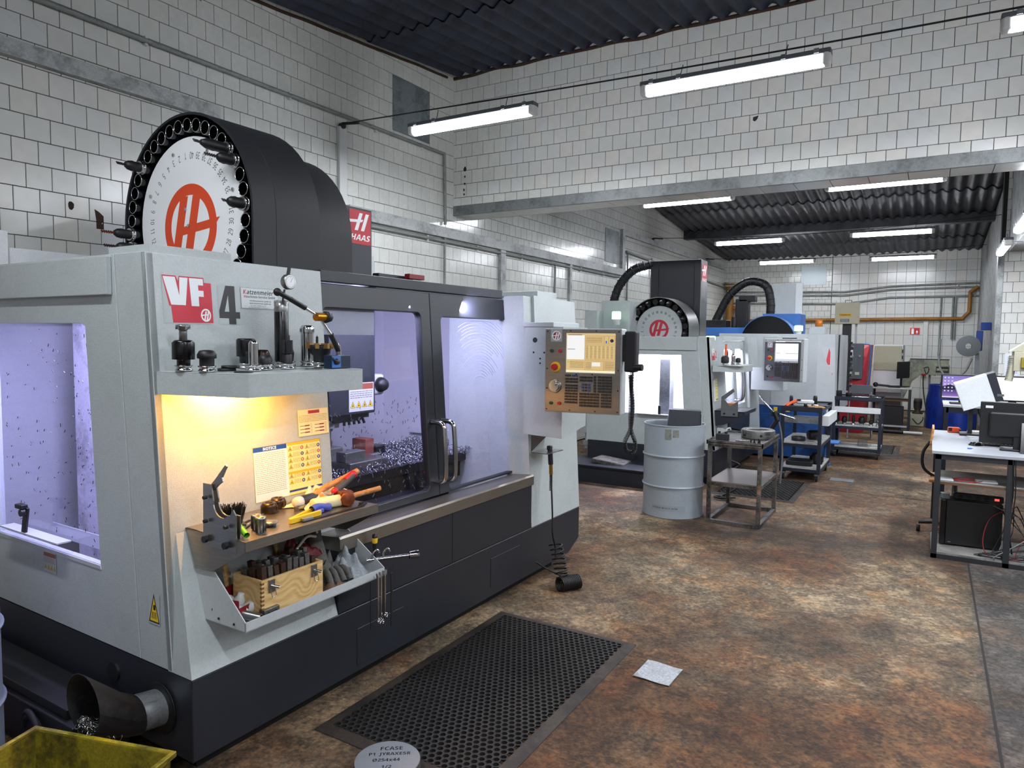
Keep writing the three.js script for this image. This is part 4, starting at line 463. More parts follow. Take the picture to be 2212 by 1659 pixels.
{ const t = on1('dial_indicator_stand', 'dial indicator on a jointed arm with a blue magnetic base', 'indicator', 0.645, SH, 0.1);
  part('magnetic_base', bx(0, 0.028, 0, 0.11, 0.056, 0.05, 0.003), M(0x14243a, 0.4), t, 'dark blue magnetic base'); part('switch_plate', bx(-0.03, 0.03, 0.0258, 0.05, 0.05, 0.002), X.blueLt, t, 'light blue switch label'); part('switch_knob', [lathe(-0.032, 0.03, 0.026, [[0, 0], [0.014, 0], [0.012, 0.012], [0, 0.012]], 'z', 14), bx(-0.045, 0.036, 0.034, 0.04, 0.009, 0.01, 0.002, 0, 0, -0.5)], X.black, t);
  part('lower_arm', [seg([0.01, 0.056, 0], [0.005, 0.1, 0], 0.012), seg([0.005, 0.1, 0], [-0.1, 0.215, 0], 0.006)], X.chrome, t); part('arm_sleeve', seg([0.008, 0.075, 0], [-0.035, 0.145, 0], 0.012, 10), X.black, t); part('joint', [cy(-0.12, 0.218, 0, 0.018, 0.018, 0.05, 'x', 16)], M(0xb07a1e, 0.3, 0.9), t, 'gold clamp joint'); part('clamp_knob', lathe(-0.07, 0.218, 0, [[0, 0], [0.024, 0], [0.026, 0.012], [0.02, 0.03], [0, 0.032]], 'x', 7), X.black, t, 'black clamp knob');
  part('upper_arm', seg([-0.11, 0.222, 0], [-0.2, 0.262, 0], 0.006), X.chrome, t); part('upper_sleeve', [seg([-0.175, 0.252, 0], [-0.25, 0.284, 0], 0.011, 10), seg([-0.25, 0.284, 0], [-0.305, 0.305, 0], 0.01, 10)], X.black, t); part('swivel', new THREE.SphereGeometry(0.016, 12, 10).translate(-0.315, 0.308, 0), X.black, t);
  const d = part('dial', [lathe(-0.27, 0.35, 0.012, [[0, -0.014], [0.028, -0.014], [0.03, -0.01], [0.03, 0.008], [0.027, 0.012], [0, 0.012]], 'z', 24)], X.steel, t, 'round steel dial gauge'); const ft = canvas(128, 128, g => { g.fillStyle = '#eef0f2'; g.fillRect(0, 0, 128, 128); g.strokeStyle = '#222'; g.lineWidth = 3; for (let i = 0; i < 40; i++) { const a = i * 0.157; g.beginPath(); g.moveTo(64 + 50 * Math.cos(a), 64 + 50 * Math.sin(a)); g.lineTo(64 + 58 * Math.cos(a), 64 + 58 * Math.sin(a)); g.stroke(); } g.beginPath(); g.moveTo(64, 70); g.lineTo(86, 26); g.stroke(); g.font = '14px sans-serif'; g.fillStyle = '#222'; g.fillText('0', 60, 28); });
  part('dial_face', new THREE.CircleGeometry(0.026, 24).translate(-0.27, 0.35, 0.0245), M(0xffffff, 0.3, 0, { map: ft }), d, 'white dial face', true); part('stem', [seg([-0.262, 0.378, 0], [-0.255, 0.41, 0], 0.007), seg([-0.28, 0.32, 0], [-0.29, 0.27, 0], 0.004)], X.black, d); }
// tool holders loaded in the changer
{ const cY = 2.24, cW = -0.815, GC = 'tool holders loaded in the tool changer';
  const load = (deg, label, len, drill, dm) => { const a = D(deg), t = on1('loaded_tool', label, 'tool holder', 0.55, cY + 0.447 * Math.sin(a), cW + 0.447 * Math.cos(a), 0, GC); part('flange', lathe(0, 0, 0, [[0, 0], [0.031, 0], [0.031, 0.006], [0.026, 0.01], [0.031, 0.014], [0.031, 0.02], [0, 0.02]], '-x', 18), X.chrome, t, 'grooved steel flange'); part('body', lathe(-0.02, 0, 0, [[0.024, 0], [0.024, len * 0.45], [0.026, len * 0.5], [0.022, len * 0.8], [0.012, len], [0, len]], '-x', 16), X.black, t); part('drill', [cy(-0.02 - len - drill, 0, 0, 0.003, 0.006, drill, 'x', 8), ...Array.from({ length: 5 }, (_, i) => bx(-0.03 - len - drill * (i + 0.5) / 5.5, 0, 0, drill / 7, 0.014, 0.004, 0, 0, 0, 0.7))], dm, t, 'twist drill'); };
  load(140, 'loaded tool with a short drill near pocket three', 0.07, 0.035, X.iron); load(185, 'loaded tool with a copper-toned drill beside pocket eleven', 0.075, 0.06, M(0x6b3f2c, 0.35, 0.8)); load(41, 'loaded tool with a long smooth black arbor', 0.12, 0.03, X.iron); load(32, 'loaded tool with a slim drill under the long arbor', 0.07, 0.06, X.iron); load(5, 'loaded tool with a stubby cutter beside number thirty-one', 0.07, 0.02, X.iron); load(194, 'loaded tool with a drill just above the panel top', 0.07, 0.06, X.iron); }
// ---- on the work shelf
const WS = 0.9455;
{ const t = on1('tool_fixture', 'steel tool tightening fixture with a rounded notch bolted to the shelf edge', 'fixture', 0.098, WS, 0.06);
  part('notched_plate', plate(basis([-0.01, 0, 0], [0, 0, 1], [0, 1, 0]), [[-0.105, -0.05], [0.09, -0.05], [0.09, 0.09], [0.075, 0.11], [0.055, 0.085], ...arc(0.01, 0.12, 0.05, -45, -190, 8), [-0.05, 0.19], [-0.1, 0.19]], [], 0.006, 0.001), X.steel, t); part('rear_plate', plate(basis([0.012, 0, 0], [0, 0, 1], [0, 1, 0]), [[-0.1, 0.0], [0.085, 0.0], [0.085, 0.085], ...arc(0.01, 0.125, 0.05, -50, -190, 8), [-0.05, 0.18], [-0.1, 0.18]], [], 0.006, 0.001), X.steel, t); part('hook_lever', plate(basis([0, 0, 0], [0, 0, 1], [0, 1, 0]), [[-0.085, 0.17], [-0.04, 0.21], [0.0, 0.25], [0.02, 0.27], [0.03, 0.265], [0.0, 0.22], [0.005, 0.205], [-0.02, 0.19], [-0.05, 0.165]], [], 0.008, 0.001), X.steel, t); parts('bolt', [[-0.075, -0.02], [0.045, -0.025], [-0.07, 0.14], [-0.07, 0.05], [0.05, 0.045]].map(([z, y], i) => cy(-0.03, y, z, i < 2 ? 0.013 : 0.007, i < 2 ? 0.013 : 0.007, 0.014, 'x', 10)), X.iron, t); }
{ const t = on1('hand_brush', 'dark bristle brush with a green plastic handle', 'brush', 0.16, WS, 0.04, -0.4); bits('bristles', Array.from({ length: 220 }, () => { const x = rr(-0.045, 0.045), z = rr(-0.025, 0.025); return seg([x * 0.8, 0.02, z * 0.8 - 0.03], [x * 1.15, rr(0.085, 0.1), z * 1.4 - 0.03], 0.0012, 3); }), X.black, t, 'dark bristles'); part('brush_head', bx(0, 0.012, -0.03, 0.1, 0.022, 0.05, 0.006), M(0x2c3a1a, 0.5), t); part('handle', tube([[-0.01, 0.02, 0.0], [0.0, 0.035, 0.05], [0.005, 0.03, 0.09], [0.01, 0.018, 0.15]], 0.011, 24, 8), X.green, t, 'bright green handle'); }
function spanner(par, L, w, th, m) { const e = (x, s) => plate(basis([0, th / 2, 0], [1, 0, 0], [0, 0, -1]), [...arc(x, 0, w, s > 0 ? 40 : 220, s > 0 ? 320 : 500, 14), [x + s * w * 0.25, s > 0 ? -w * 0.45 : w * 0.45], [x + s * w * 0.25, s > 0 ? w * 0.45 : -w * 0.45]], [], th, th * 0.15); part('wrench_body', [e(L / 2, 1), bx(0, 0, 0, L - w, th * 0.8, w * 0.9, th * 0.2)], m, par); }
{ const t = on1('hook_wrench', 'flat steel hook wrench lying by the back panel', 'wrench', 0.26, WS + 0.006, -0.03, 0.35); spanner(t, 0.2, 0.026, 0.009, X.steel); }
{ const t = on1('twist_drill', 'long steel twist drill with a red marked shank', 'drill', 0.235, WS + 0.007, 0.03, 0.55); part('flutes', [cy(-0.1, 0, 0, 0.004, 0.0055, 0.12, 'x'), ...Array.from({ length: 9 }, (_, i) => bx(-0.095 + i * 0.013, 0, 0, 0.007, 0.015, 0.004, 0, 0, 0, 0.75))], X.steel, t); part('shank', cy(0.02, 0, 0, 0.0065, 0.0065, 0.07, 'x'), X.red, t, 'red shank'); }
const collet = (u, z, l, s = 1) => { const t = on1('collet', l, 'collet', u, WS, z, 0, 'collets on the work shelf'); part('taper', lathe(0, 0, 0, [[0.0, 0], [0.015, 0], [0.0205, 0.045], [0.019, 0.05], [0.021, 0.053], [0.0205, 0.06], [0.013, 0.062], [0, 0.055]].map(([r, h]) => [r * s, h * s])), X.steel, t); parts('slot', Array.from({ length: 8 }, (_, i) => { const a = i * 0.785; return bx(0.0185 * s * Math.cos(a), 0.03 * s, 0.0185 * s * Math.sin(a), 0.004, 0.055 * s, 0.002, 0, 0, -a); }), X.black, t); };
collet(0.205, 0.14, 'slotted steel collet standing near the shelf edge', 1); collet(0.225, 0.09, 'slotted steel collet behind another collet', 0.95);
{ const t = on1('knurled_cap', 'flat knurled steel cap beside the collets', 'cap', 0.285, WS, 0.1); part('cap', lathe(0, 0, 0, [[0, 0], [0.02, 0], [0.022, 0.012], [0.028, 0.014], [0.028, 0.02], [0.01, 0.024], [0, 0.022]]), X.steel, t); }
for (const [u, z, l] of [[0.42, -0.075, 'dark collet nut with a sloped rim, further from the back panel'], [0.50, -0.115, 'dark collet nut with a sloped rim against the back panel']]) { const t = on1('collet_nut', l, 'nut', u, WS, z, 0, 'collet nuts on the work shelf'); part('nut', lathe(0, 0, 0, [[0.02, 0], [0.034, 0], [0.034, 0.03], [0.027, 0.044], [0.016, 0.044], [0.016, 0.03], [0.02, 0.0]], 'y', 28), M(0x4a3a2c, 0.3, 0.85), t); parts('notch', Array.from({ length: 6 }, (_, i) => { const a = i * 1.047; return bx(0.0335 * Math.cos(a), 0.02, 0.0335 * Math.sin(a), 0.004, 0.018, 0.008, 0, 0, -a); }), X.black, t); }
{ const t = on1('drilled_block', 'small steel block with two holes on the shelf', 'block', 0.53, WS, -0.01, 0.3); part('block', prism([[-0.03, 0], [0.03, 0], [0.03, 0.018], [-0.03, 0.018]], -0.012, 0.012, 0.001), X.steel, t); parts('hole', [-0.014, 0.012].map(x => cy(x, 0.0175, 0, 0.005, 0.005, 0.0012)), X.black, t); }
{ const t = on1('folding_square', 'bright yellow plastic deburring guard folded in a V', 'guard', 0.41, WS, 0.115); part('lower_arm', bx(0.02, 0.011, 0.02, 0.17, 0.022, 0.014, 0.003, 0, 0.05), X.yellow, t); part('upper_arm', bx(0.03, 0.014, -0.012, 0.18, 0.018, 0.012, 0.003, 0, 0.3, 0.03), X.yellow, t); }
{ const t = on1('ear_plug_case', 'blue rubber spray nozzle lying beside the white mallet', 'nozzle', 0.54, WS, 0.09, 0.2); part('nozzle', [tube([[-0.045, 0.022, 0], [-0.01, 0.026, 0], [0.02, 0.02, 0.004], [0.04, 0.015, 0.02]], 0.015, 16, 9), new THREE.SphereGeometry(0.017, 10, 8).translate(0.042, 0.016, 0.02), bx(-0.015, 0.01, 0.016, 0.05, 0.018, 0.02, 0.006)], M(0x3f4fae, 0.5), t); t.name = 'spray_nozzle'; }
{ const t = on1('white_mallet', 'white nylon mallet lying on the shelf with a wooden handle', 'mallet', 0.62, WS + 0.026, 0.07, -0.25); part('head', lathe(-0.08, 0, 0, [[0, 0], [0.024, 0], [0.026, 0.006], [0.026, 0.152], [0.024, 0.158], [0, 0.158]], 'x', 18), X.cream, t, 'cream nylon head'); part('handle', tube([[0, 0, 0], [0.01, 0.015, -0.1], [0.03, 0.02, -0.16]], 0.012, 12, 8), X.ash, t); t.name = 'nylon_mallet'; }
{ const t = on1('dead_blow_hammer', 'grey and white headed hammer with a long pale wooden handle', 'hammer', 0.60, WS + 0.03, -0.03, 0.05); part('head', [lathe(-0.05, 0, 0, [[0.018, 0], [0.024, 0.004], [0.024, 0.09], [0.018, 0.094], [0, 0.094]], 'x', 16)], X.iron, t); part('face', lathe(-0.085, 0, 0, [[0, 0], [0.019, 0], [0.023, 0.012], [0.023, 0.036], [0, 0.036]], 'x', 16), X.plasticW, t, 'white plastic face'); part('handle', [tube([[0.0, 0.0, 0], [0.09, 0.035, 0.01], [0.2, 0.065, 0.03], [0.27, 0.085, 0.04]], 0.0145, 20, 9)], X.ash, t, 'pale wooden handle'); }
{ const t = on1('file_tool', 'red and grey handled tool leaning over a glove', 'hand tool', 0.735, WS + 0.055, 0.02, 0.15); part('handle', tube([[-0.03, 0.0, 0], [0.03, 0.022, 0], [0.1, 0.05, 0.0]], 0.017, 16, 9), M(0x4a4240, 0.6), t, 'grey grip'); part('grip', [new THREE.SphereGeometry(0.019, 12, 9).translate(0.1, 0.05, 0), seg([0.04, 0.036, 0], [0.09, 0.055, 0], 0.012), new THREE.SphereGeometry(0.018, 12, 9).translate(-0.035, -0.002, 0)], X.red, t, 'red grip inlay'); part('shaft', seg([-0.04, -0.005, 0], [-0.14, -0.04, 0.02], 0.005), X.steel, t); }
{ const t = on1('copper_hammer', 'heavy copper hammer with a plain wooden handle', 'hammer', 0.70, WS + 0.033, 0.09, -0.1); part('head', [lathe(-0.045, 0, 0, [[0, 0], [0.03, 0.003], [0.034, 0.012], [0.03, 0.04], [0.034, 0.07], [0.03, 0.085], [0, 0.088]], 'x', 8), bx(0, 0, 0, 0.05, 0.06, 0.06, 0.006)].map(g => g.rotateY(1.2)), M(0x8a4a28, 0.45, 0.6, { map: heavyTex }), t, 'battered copper head'); part('handle', tube([[0.02, 0.0, 0], [0.1, 0.008, 0.012], [0.18, 0.016, 0.025]], 0.012, 14, 9), X.ash, t); }
function cloth(par, name, n, w, d, h, m, sd, label) { const a = noise2(64, 64, 4, sd), b = noise2(64, 64, 9, sd + 3), g = new THREE.PlaneGeometry(w, d, n, n).rotateX(-Math.PI / 2), p = g.attributes.position; for (let i = 0; i < p.count; i++) { const x = p.getX(i) / w + 0.5, z = p.getZ(i) / d + 0.5, e = Math.min(x, 1 - x, z, 1 - z) * 4; p.setY(i, 0.004 + h * Math.min(1, e) * (0.35 + 0.9 * a(x, z)) * (0.5 + 0.7 * b(x, z))); p.setX(i, p.getX(i) * (0.75 + 0.5 * a(z, x))); } g.computeVertexNormals(); const u = g.clone(); return part(name, g, m, par, label); }
{ const t = on1('work_glove', 'crumpled pale cotton work glove under the hammers', 'glove', 0.66, WS, -0.05, 0.3); cloth(t, 'glove_body', 18, 0.26, 0.16, 0.06, X.cloth, 81); parts('finger', [0, 1, 2, 3].map(i => tube([[0.08, 0.03, -0.05 + i * 0.03], [0.12, 0.035, -0.055 + i * 0.034], [0.16, 0.02, -0.06 + i * 0.04]], 0.012, 10, 7)), X.cloth, t); }
{ const t = on1('flat_key', 'small steel key plate near the shelf corner', 'key', 0.745, WS, 0.15, 0.4); part('key', [bx(0, 0.004, 0, 0.07, 0.006, 0.02, 0.002), bx(-0.02, 0.012, 0, 0.03, 0.012, 0.012, 0.002)], X.iron, t); }
{ const t = on1('scraper_blade', 'long thin dark scraper lying along the shelf edge', 'scraper', 0.56, WS, 0.165, -0.03); part('blade', bx(0, 0.003, 0, 0.34, 0.003, 0.012), X.iron, t); part('brush_tip', bx(-0.14, 0.008, -0.005, 0.05, 0.014, 0.02, 0.003), X.zinc, t); }
// ---- in the tray
const TR = 0.6025;
{ const t = on1('wooden_box', 'open pine box with two steel latches holding parallels', 'box', 0.355, TR, 0.062);
  const w = 0.31, d = 0.17, h = 0.155; part('front_board', bb(-w / 2, w / 2, 0, h, d / 2 - 0.01, d / 2, 0.001), X.pine, t); part('back_board', bb(-w / 2, w / 2, 0, h, -d / 2, -d / 2 + 0.01, 0.001), X.pine, t); part('end_board', bb(-w / 2, -w / 2 + 0.01, 0, h, -d / 2 + 0.01, d / 2 - 0.01), X.pine, t); part('end_board', bb(w / 2 - 0.01, w / 2, 0, h, -d / 2 + 0.01, d / 2 - 0.01), X.pine, t); part('bottom_board', bb(-w / 2, w / 2, 0, 0.01, -d / 2 + 0.01, d / 2 - 0.01), X.pine, t); part('inner_block', bb(-w / 2 + 0.01, w / 2 - 0.01, 0.01, 0.12, -d / 2 + 0.01, d / 2 - 0.01), X.pine, t);
  parts('finger_joint', Array.from({ length: 9 }, (_, i) => bb(-w / 2 - 0.0006, -w / 2 + 0.012, 0.006 + i * 0.0165, 0.014 + i * 0.0165, d / 2 - 0.008, d / 2 + 0.0006)), M(0x6e4f2a, 0.7), t, 'darker finger joint'); for (const x of [-0.11, 0.105]) { const l = part('latch', bx(x, 0.125, d / 2 + 0.003, 0.03, 0.05, 0.005, 0.001), X.steel, t, 'steel latch'); part('latch_bail', [...pipe([[x - 0.01, 0.115, d / 2 + 0.01], [x - 0.008, 0.085, d / 2 + 0.016], [x + 0.012, 0.085, d / 2 + 0.016], [x + 0.012, 0.112, d / 2 + 0.01]], 0.0016, 6), seg([x - 0.006, 0.13, d / 2 + 0.004], [x + 0.02, 0.118, d / 2 + 0.022], 0.006)], X.chrome, l); }
  let k = 0; for (let i = 0; i < 9; i++) for (let j = 0; j < 3; j++) { const bw = rr(0.018, 0.024), bh = rr(0.05, 0.085), rust = rnd() < 0.45; const q = on1('parallel_block', rust ? 'rusty parallel block standing in the open pine box' : 'grey steel parallel block standing in the open pine box', 'block', 0.355 - 0.125 + i * 0.031, TR + 0.121, 0.062 + 0.05 - j * 0.048, 0, 'parallel blocks in the pine box'); part('block', bx(0, bh / 2 - 0.015 + 0.015, 0, bw, bh, 0.03, 0.0015, rr(-0.08, 0.08), 0, rr(-0.1, 0.1)), rust ? M(0x4a3226, 0.6, 0.4, { map: heavyTex }) : X.raw, q); } }
{ const t = on1('bottle_bin', 'red plastic bin tilted in the tray corner', 'bin', 0.185, TR + 0.03, 0.02, 0.2); t.rotation.order = 'YXZ'; part('bin', [bb(-0.07, 0.07, 0, 0.004, -0.06, 0.07), bb(-0.07, 0.07, 0, 0.07, -0.064, -0.06), bb(0.067, 0.07, 0, 0.06, -0.06, 0.07), bb(-0.07, -0.067, 0, 0.06, -0.06, 0.07), bb(-0.07, 0.07, 0, 0.03, 0.067, 0.07)], X.redDeep, t); t.name = 'plastic_bin'; }
for (const [u, y, z, rx, l] of [[0.15, 0.05, 0.0, 0.6, 'white round-ended plastic bottle by the tray plate'], [0.185, 0.055, 0.03, 0.3, 'white plastic bottle lying over another bottle'], [0.2, 0.04, 0.075, 0.9, 'short white plastic tube near the pine box'], [0.165, 0.03, 0.06, 1.2, 'translucent plastic bottle at the bin edge']]) { const t = on1('plastic_bottle', l, 'bottle', u, TR + y, z, 0.5, 'white bottles in the tray'); t.rotation.order = 'YXZ'; t.rotation.x = rx; part('bottle', lathe(0, 0, 0, [[0, -0.035], [0.02, -0.035], [0.022, -0.03], [0.022, 0.015], [0.012, 0.028], [0.012, 0.038], [0, 0.038]], 'y', 16), X.plasticW, t); }
{ const t = on1('steel_bar', 'thick steel tube lying along the tray side', 'tube', 0.155, TR + 0.03, 0.09, 0.35); part('tube', lathe(-0.0, 0, -0.12, [[0.012, 0], [0.017, 0], [0.017, 0.2], [0.012, 0.2], [0.012, 0]], 'z', 16), X.steel, t); t.rotation.order = 'YXZ'; t.rotation.x = 0.12; t.name = 'steel_tube'; }
{ const t = on1('jaw_block', 'steel jaw block with two bored holes in the tray corner', 'block', 0.235, TR, 0.148, 0.05); part('block', bx(0, 0.022, 0, 0.075, 0.044, 0.03, 0.002), X.raw, t); parts('bore', [-0.018, 0.018].map(x => lathe(x, 0.022, 0.0146, [[0.0, 0], [0.008, 0], [0.008, 0.001], [0.011, 0.0012]], 'z', 16)), X.black, t); }
{ const t = on1('leather_glove', 'dirty grey work glove slumped against the tray end', 'glove', 0.64, TR, 0.02, -0.2); t.rotation.order = 'YXZ'; const c = cloth(t, 'palm', 16, 0.18, 0.14, 0.09, X.clothG, 91); parts('finger', [0, 1, 2, 3].map(i => tube([[-0.02 + i * 0.028, 0.06, 0.03], [-0.03 + i * 0.03, 0.055, 0.075], [-0.035 + i * 0.032, 0.02, 0.11]], 0.0145, 10, 8)), X.clothG, t); part('cuff', tube([[0.0, 0.06, -0.03], [-0.01, 0.13, -0.05], [-0.02, 0.2, -0.065], [-0.02, 0.24, -0.07]], 0.038, 14, 10), X.clothG, t); }
{ const t = on1('leather_glove', 'red-backed work glove with pale knuckle piping', 'glove', 0.55, TR + 0.12, -0.03, 0.1); part('back', cloth(t, 'back', 12, 0.16, 0.1, 0.09, X.redDeep, 95, 'dark red back').geometry, X.redDeep, t); parts('piping', [tube([[-0.06, 0.06, 0.03], [0, 0.1, 0.035], [0.06, 0.085, 0.03]], 0.006, 12, 6), tube([[0.02, 0.12, 0.0], [0.05, 0.13, 0.03], [0.07, 0.1, 0.03]], 0.006, 12, 6)], X.cloth, t); }
{ const t = on1('rag', 'grey and white crumpled rag at the tray corner', 'rag', 0.745, TR, 0.05, 0.2); cloth(t, 'cloth', 18, 0.16, 0.17, 0.1, M(0x9aa0a4, 0.95, 0, { map: heavyTex }), 99); }
{ const t = on1('brown_rag', 'oily brown rag beside the pine box', 'rag', 0.60, TR, 0.12, 0.3); cloth(t, 'cloth', 12, 0.14, 0.08, 0.03, X.mdf, 101); t.name = 'oily_rag'; }
for (const [u, z, l] of [[0.21, -0.07, 'narrow pine lid slat with finger joints leaning in the tray'], [0.47, -0.09, 'narrow pine slat leaning behind the blocks']]) { const t = on1('wood_offcut', l, 'offcut', u, TR + (u > 0.4 ? 0.09 : 0.02), z, 0); t.rotation.order = 'YXZ'; part('slat', bx(0, 0.09, 0, 0.035, 0.2, 0.009, 0.001, 0, 0.5, 0.3), X.pine, t); }
// ---- hanging from the tray end
{ const GH = 'hand tools hanging at the tray end';
  const hang = (u, z, L, l, m, w = 0.011, ring = true) => { const t = on1('open_wrench', l, 'wrench', u, 0.61, z, 0.2, GH); part('shaft', bx(0, -L / 2, 0, w, L, 0.005, 0.002), m, t); if (ring) { part('ring_end', lathe(0, -L, 0.004, [[0.007, -0.005], [0.013, -0.005], [0.013, 0.005], [0.007, 0.005], [0.007, -0.005]], 'z', 12), m, t); part('jaw', [bx(-0.009, 0.012, 0, 0.007, 0.026, 0.007, 0.001, 0, 0, 0.3), bx(0.009, 0.012, 0, 0.007, 0.026, 0.007, 0.001, 0, 0, -0.1)], m, t); } };
  hang(0.785, 0.205, 0.2, 'chrome combination wrench hanging nearest the pale foot panel', X.chrome); hang(0.805, 0.205, 0.205, 'chrome combination wrench hanging beside its twin', X.chrome); hang(0.83, 0.205, 0.185, 'chrome combination wrench with a narrow shaft, third in the row', X.chrome, 0.008);
  hang(0.87, 0.16, 0.21, 'flat black tyre-type spanner hanging from the tray corner', X.iron, 0.02, false); hang(0.875, 0.205, 0.25, 'long flat black spanner hanging outermost from the tray corner', X.iron, 0.016, false); hang(0.735, 0.205, 0.22, 'thin steel rod hanging from the tray lip', X.iron, 0.004, false);
  { const t = on1('socket_bar', 'chrome socket wrench bar sticking out of the tray end', 'wrench', 0.87, 0.66, 0.12, -0.55); part('bar', seg([-0.05, 0, 0], [0.16, 0.004, 0.02], 0.008, 10), X.chrome, t); part('socket', lathe(0.15, 0.004, 0.02, [[0.01, 0], [0.018, 0], [0.02, 0.045], [0.016, 0.045], [0.014, 0.01], [0, 0.01]], 'x', 18), X.chrome, t, 'chrome socket'); parts('hook', [-0.02, 0.03].map(x => tube([[x, 0, 0], [x, 0.03, 0.005], [x + 0.02, 0.045, 0.005], [x + 0.03, 0.03, 0.005]], 0.005, 12, 6)), X.chrome, t); }
  { const t = on1('yellow_screwdriver', 'yellow and black screwdriver handle standing by the tray end', 'screwdriver', 0.93, 0.705, 0.05, 0); part('handle', lathe(0, 0, 0, [[0, -0.08], [0.007, -0.08], [0.009, -0.02], [0.011, 0], [0.013, 0.03], [0.012, 0.045], [0, 0.05]], 'y', 10), X.black, t); part('grip_band', lathe(0, 0.0, 0, [[0.0118, 0.004], [0.0138, 0.01], [0.014, 0.024], [0.0128, 0.03]], 'y', 10), X.yellow, t, 'yellow band'); t.name = 'screwdriver'; } }
// ---- air gun with spiral hose
{ const t = on1('air_gun', 'black air gun hooked on the bracket with a spiral hose to the floor', 'air gun', 2.6, 0, 0.09);
  part('gun_body', [seg([0.0, 0.95, 0], [0.015, 0.84, 0], 0.017, 10), bx(-0.005, 0.955, 0, 0.035, 0.03, 0.03, 0.006), bx(0.02, 0.9, 0.0, 0.012, 0.08, 0.018, 0.004)], X.dark, t); part('coupling', [seg([0.015, 0.84, 0], [0.02, 0.77, 0], 0.013, 10)], X.brass, t, 'brass coupling'); part('strain_spring', tube(coilPts([[0.02, 0.77, 0], [0.02, 0.66, 0]], 0.009, 14, 160), 0.003, 160, 5), X.black, t);
  part('straight_hose', tube([[0.02, 0.77, 0], [0.03, 0.5, 0.01], [0.02, 0.36, 0.02], [0.045, 0.25, 0.03], [0.03, 0.2, 0.04]], 0.006, 40, 7), X.black, t, 'straight black hose'); part('spiral_hose', tube(coilPts([[0.02, 0.3, 0.04], [0.02, 0.2, 0.07], [0.01, 0.1, 0.1], [0.0, 0.055, 0.12]], 0.042, 8, 240), 0.0058, 700, 6), X.black, t, 'spiral black hose'); part('hose_heap', tube(coilPts([[-0.06, 0.052, 0.12], [0.0, 0.052, 0.15], [0.07, 0.052, 0.2]], 0.044, 13, 320), 0.0058, 900, 6), X.black, t, 'hose coils heaped on the floor'); part('inlet', tube([[-0.03, 0.16, -0.08], [-0.01, 0.12, 0.0], [0.05, 0.06, 0.12], [0.07, 0.03, 0.2]], 0.006, 20, 6), X.black, t); }
// ================================================================ ON THE NEAR FLOOR
// rubber ring mat: hexagonal cells with round through-holes
function ringMat(name, label, x0, x1, z0, z1, pitch, hole, h, m, border) {
  const t = thing(name, label, 'mat'); const bw = 0.055;
  const cell = (cx, cz) => { const g = new THREE.BufferGeometry(), pos = [], n = 12, R = pitch / Math.sqrt(3) * 1.01; const o = [], c = []; for (let i = 0; i < n; i++) { const a = i / n * 6.2832, s = Math.PI / 3, k = Math.cos(s / 2) / Math.cos(((a + s / 2) % s) - s / 2); o.push([cx + R * k * Math.cos(a), cz + R * k * Math.sin(a)]); c.push([cx + hole * Math.cos(a), cz + hole * Math.sin(a)]); } for (let i = 0; i < n; i++) { const j = (i + 1) % n; const q = (A, ya, B, yb, C, yc, E, ye) => pos.push(A[0], ya, A[1], C[0], yc, C[1], B[0], yb, B[1], A[0], ya, A[1], E[0], ye, E[1], C[0], yc, C[1]); q(o[i], h, o[j], h, c[j], h + 0.001, c[i], h + 0.001); q(c[i], h + 0.001, c[j], h + 0.001, c[j], 0.001, c[i], 0.001); } g.setAttribute('position', new THREE.Float32BufferAttribute(pos, 3)); g.computeVertexNormals(); return uvm(g); };
  const gs = []; let row = 0; for (let z = z0 + bw + pitch * 0.5; z < z1 - bw - pitch * 0.3; z += pitch * 0.866, row++) for (let x = x0 + bw + pitch * (row & 1 ? 1 : 0.5); x < x1 - bw - pitch * 0.3; x += pitch) gs.push(cell(x - 0, z));
  // cells have pointed sides along z
  const f = bits('ring_field', gs, m, t, 'field of round holes'); const F = basis([0, h, 0], [1, 0, 0], [0, 0, -1]);
  const o = [[x0, -z0], [x1, -z0], [x1, -z1], [x0, -z1]], i2 = [[x0 + bw + 0.002, -z0 - bw - 0.002], [x1 - bw, -z0 - bw - 0.002], [x1 - bw, -z1 + bw], [x0 + bw + 0.002, -z1 + bw]];
  const E3 = (a, b, c, d) => hull([[a[0], 0.001, -a[1]], [b[0], 0.001, -b[1]], [c[0], 0.001, -c[1]], [d[0], 0.001, -d[1]], [c[0], h, -c[1]], [d[0], h, -d[1]], [a[0], 0.003, -a[1]], [b[0], 0.003, -b[1]]]);
  for (let i = 0; i < 4; i++) part('border_strip', E3(o[i], o[(i + 1) % 4], i2[(i + 1) % 4], i2[i]), border || m, t, 'ramped ribbed border');
  return t;
}
const matRub = M(0x1c1a18, 0.62, 0, { map: heavyTex }), matEdge = M(0x3a2f26, 0.7, 0, { map: heavyTex });
ringMat('rubber_mat', 'black rubber ring mat along the near machine', -2.207, -1.325, -3.605, -2.07, 0.0335, 0.0125, 0.013, matRub, matEdge);
ringMat('rubber_mat', 'black rubber mat under the steel stand by the second machine', -2.02, -1.15, -8.9, -7.68, 0.055, 0.02, 0.012, matRub, matEdge);
ringMat('rubber_mat', 'black rubber mat behind the wider trolley', -1.12, -0.335, -12.85, -11.72, 0.055, 0.02, 0.012, matRub, matEdge);
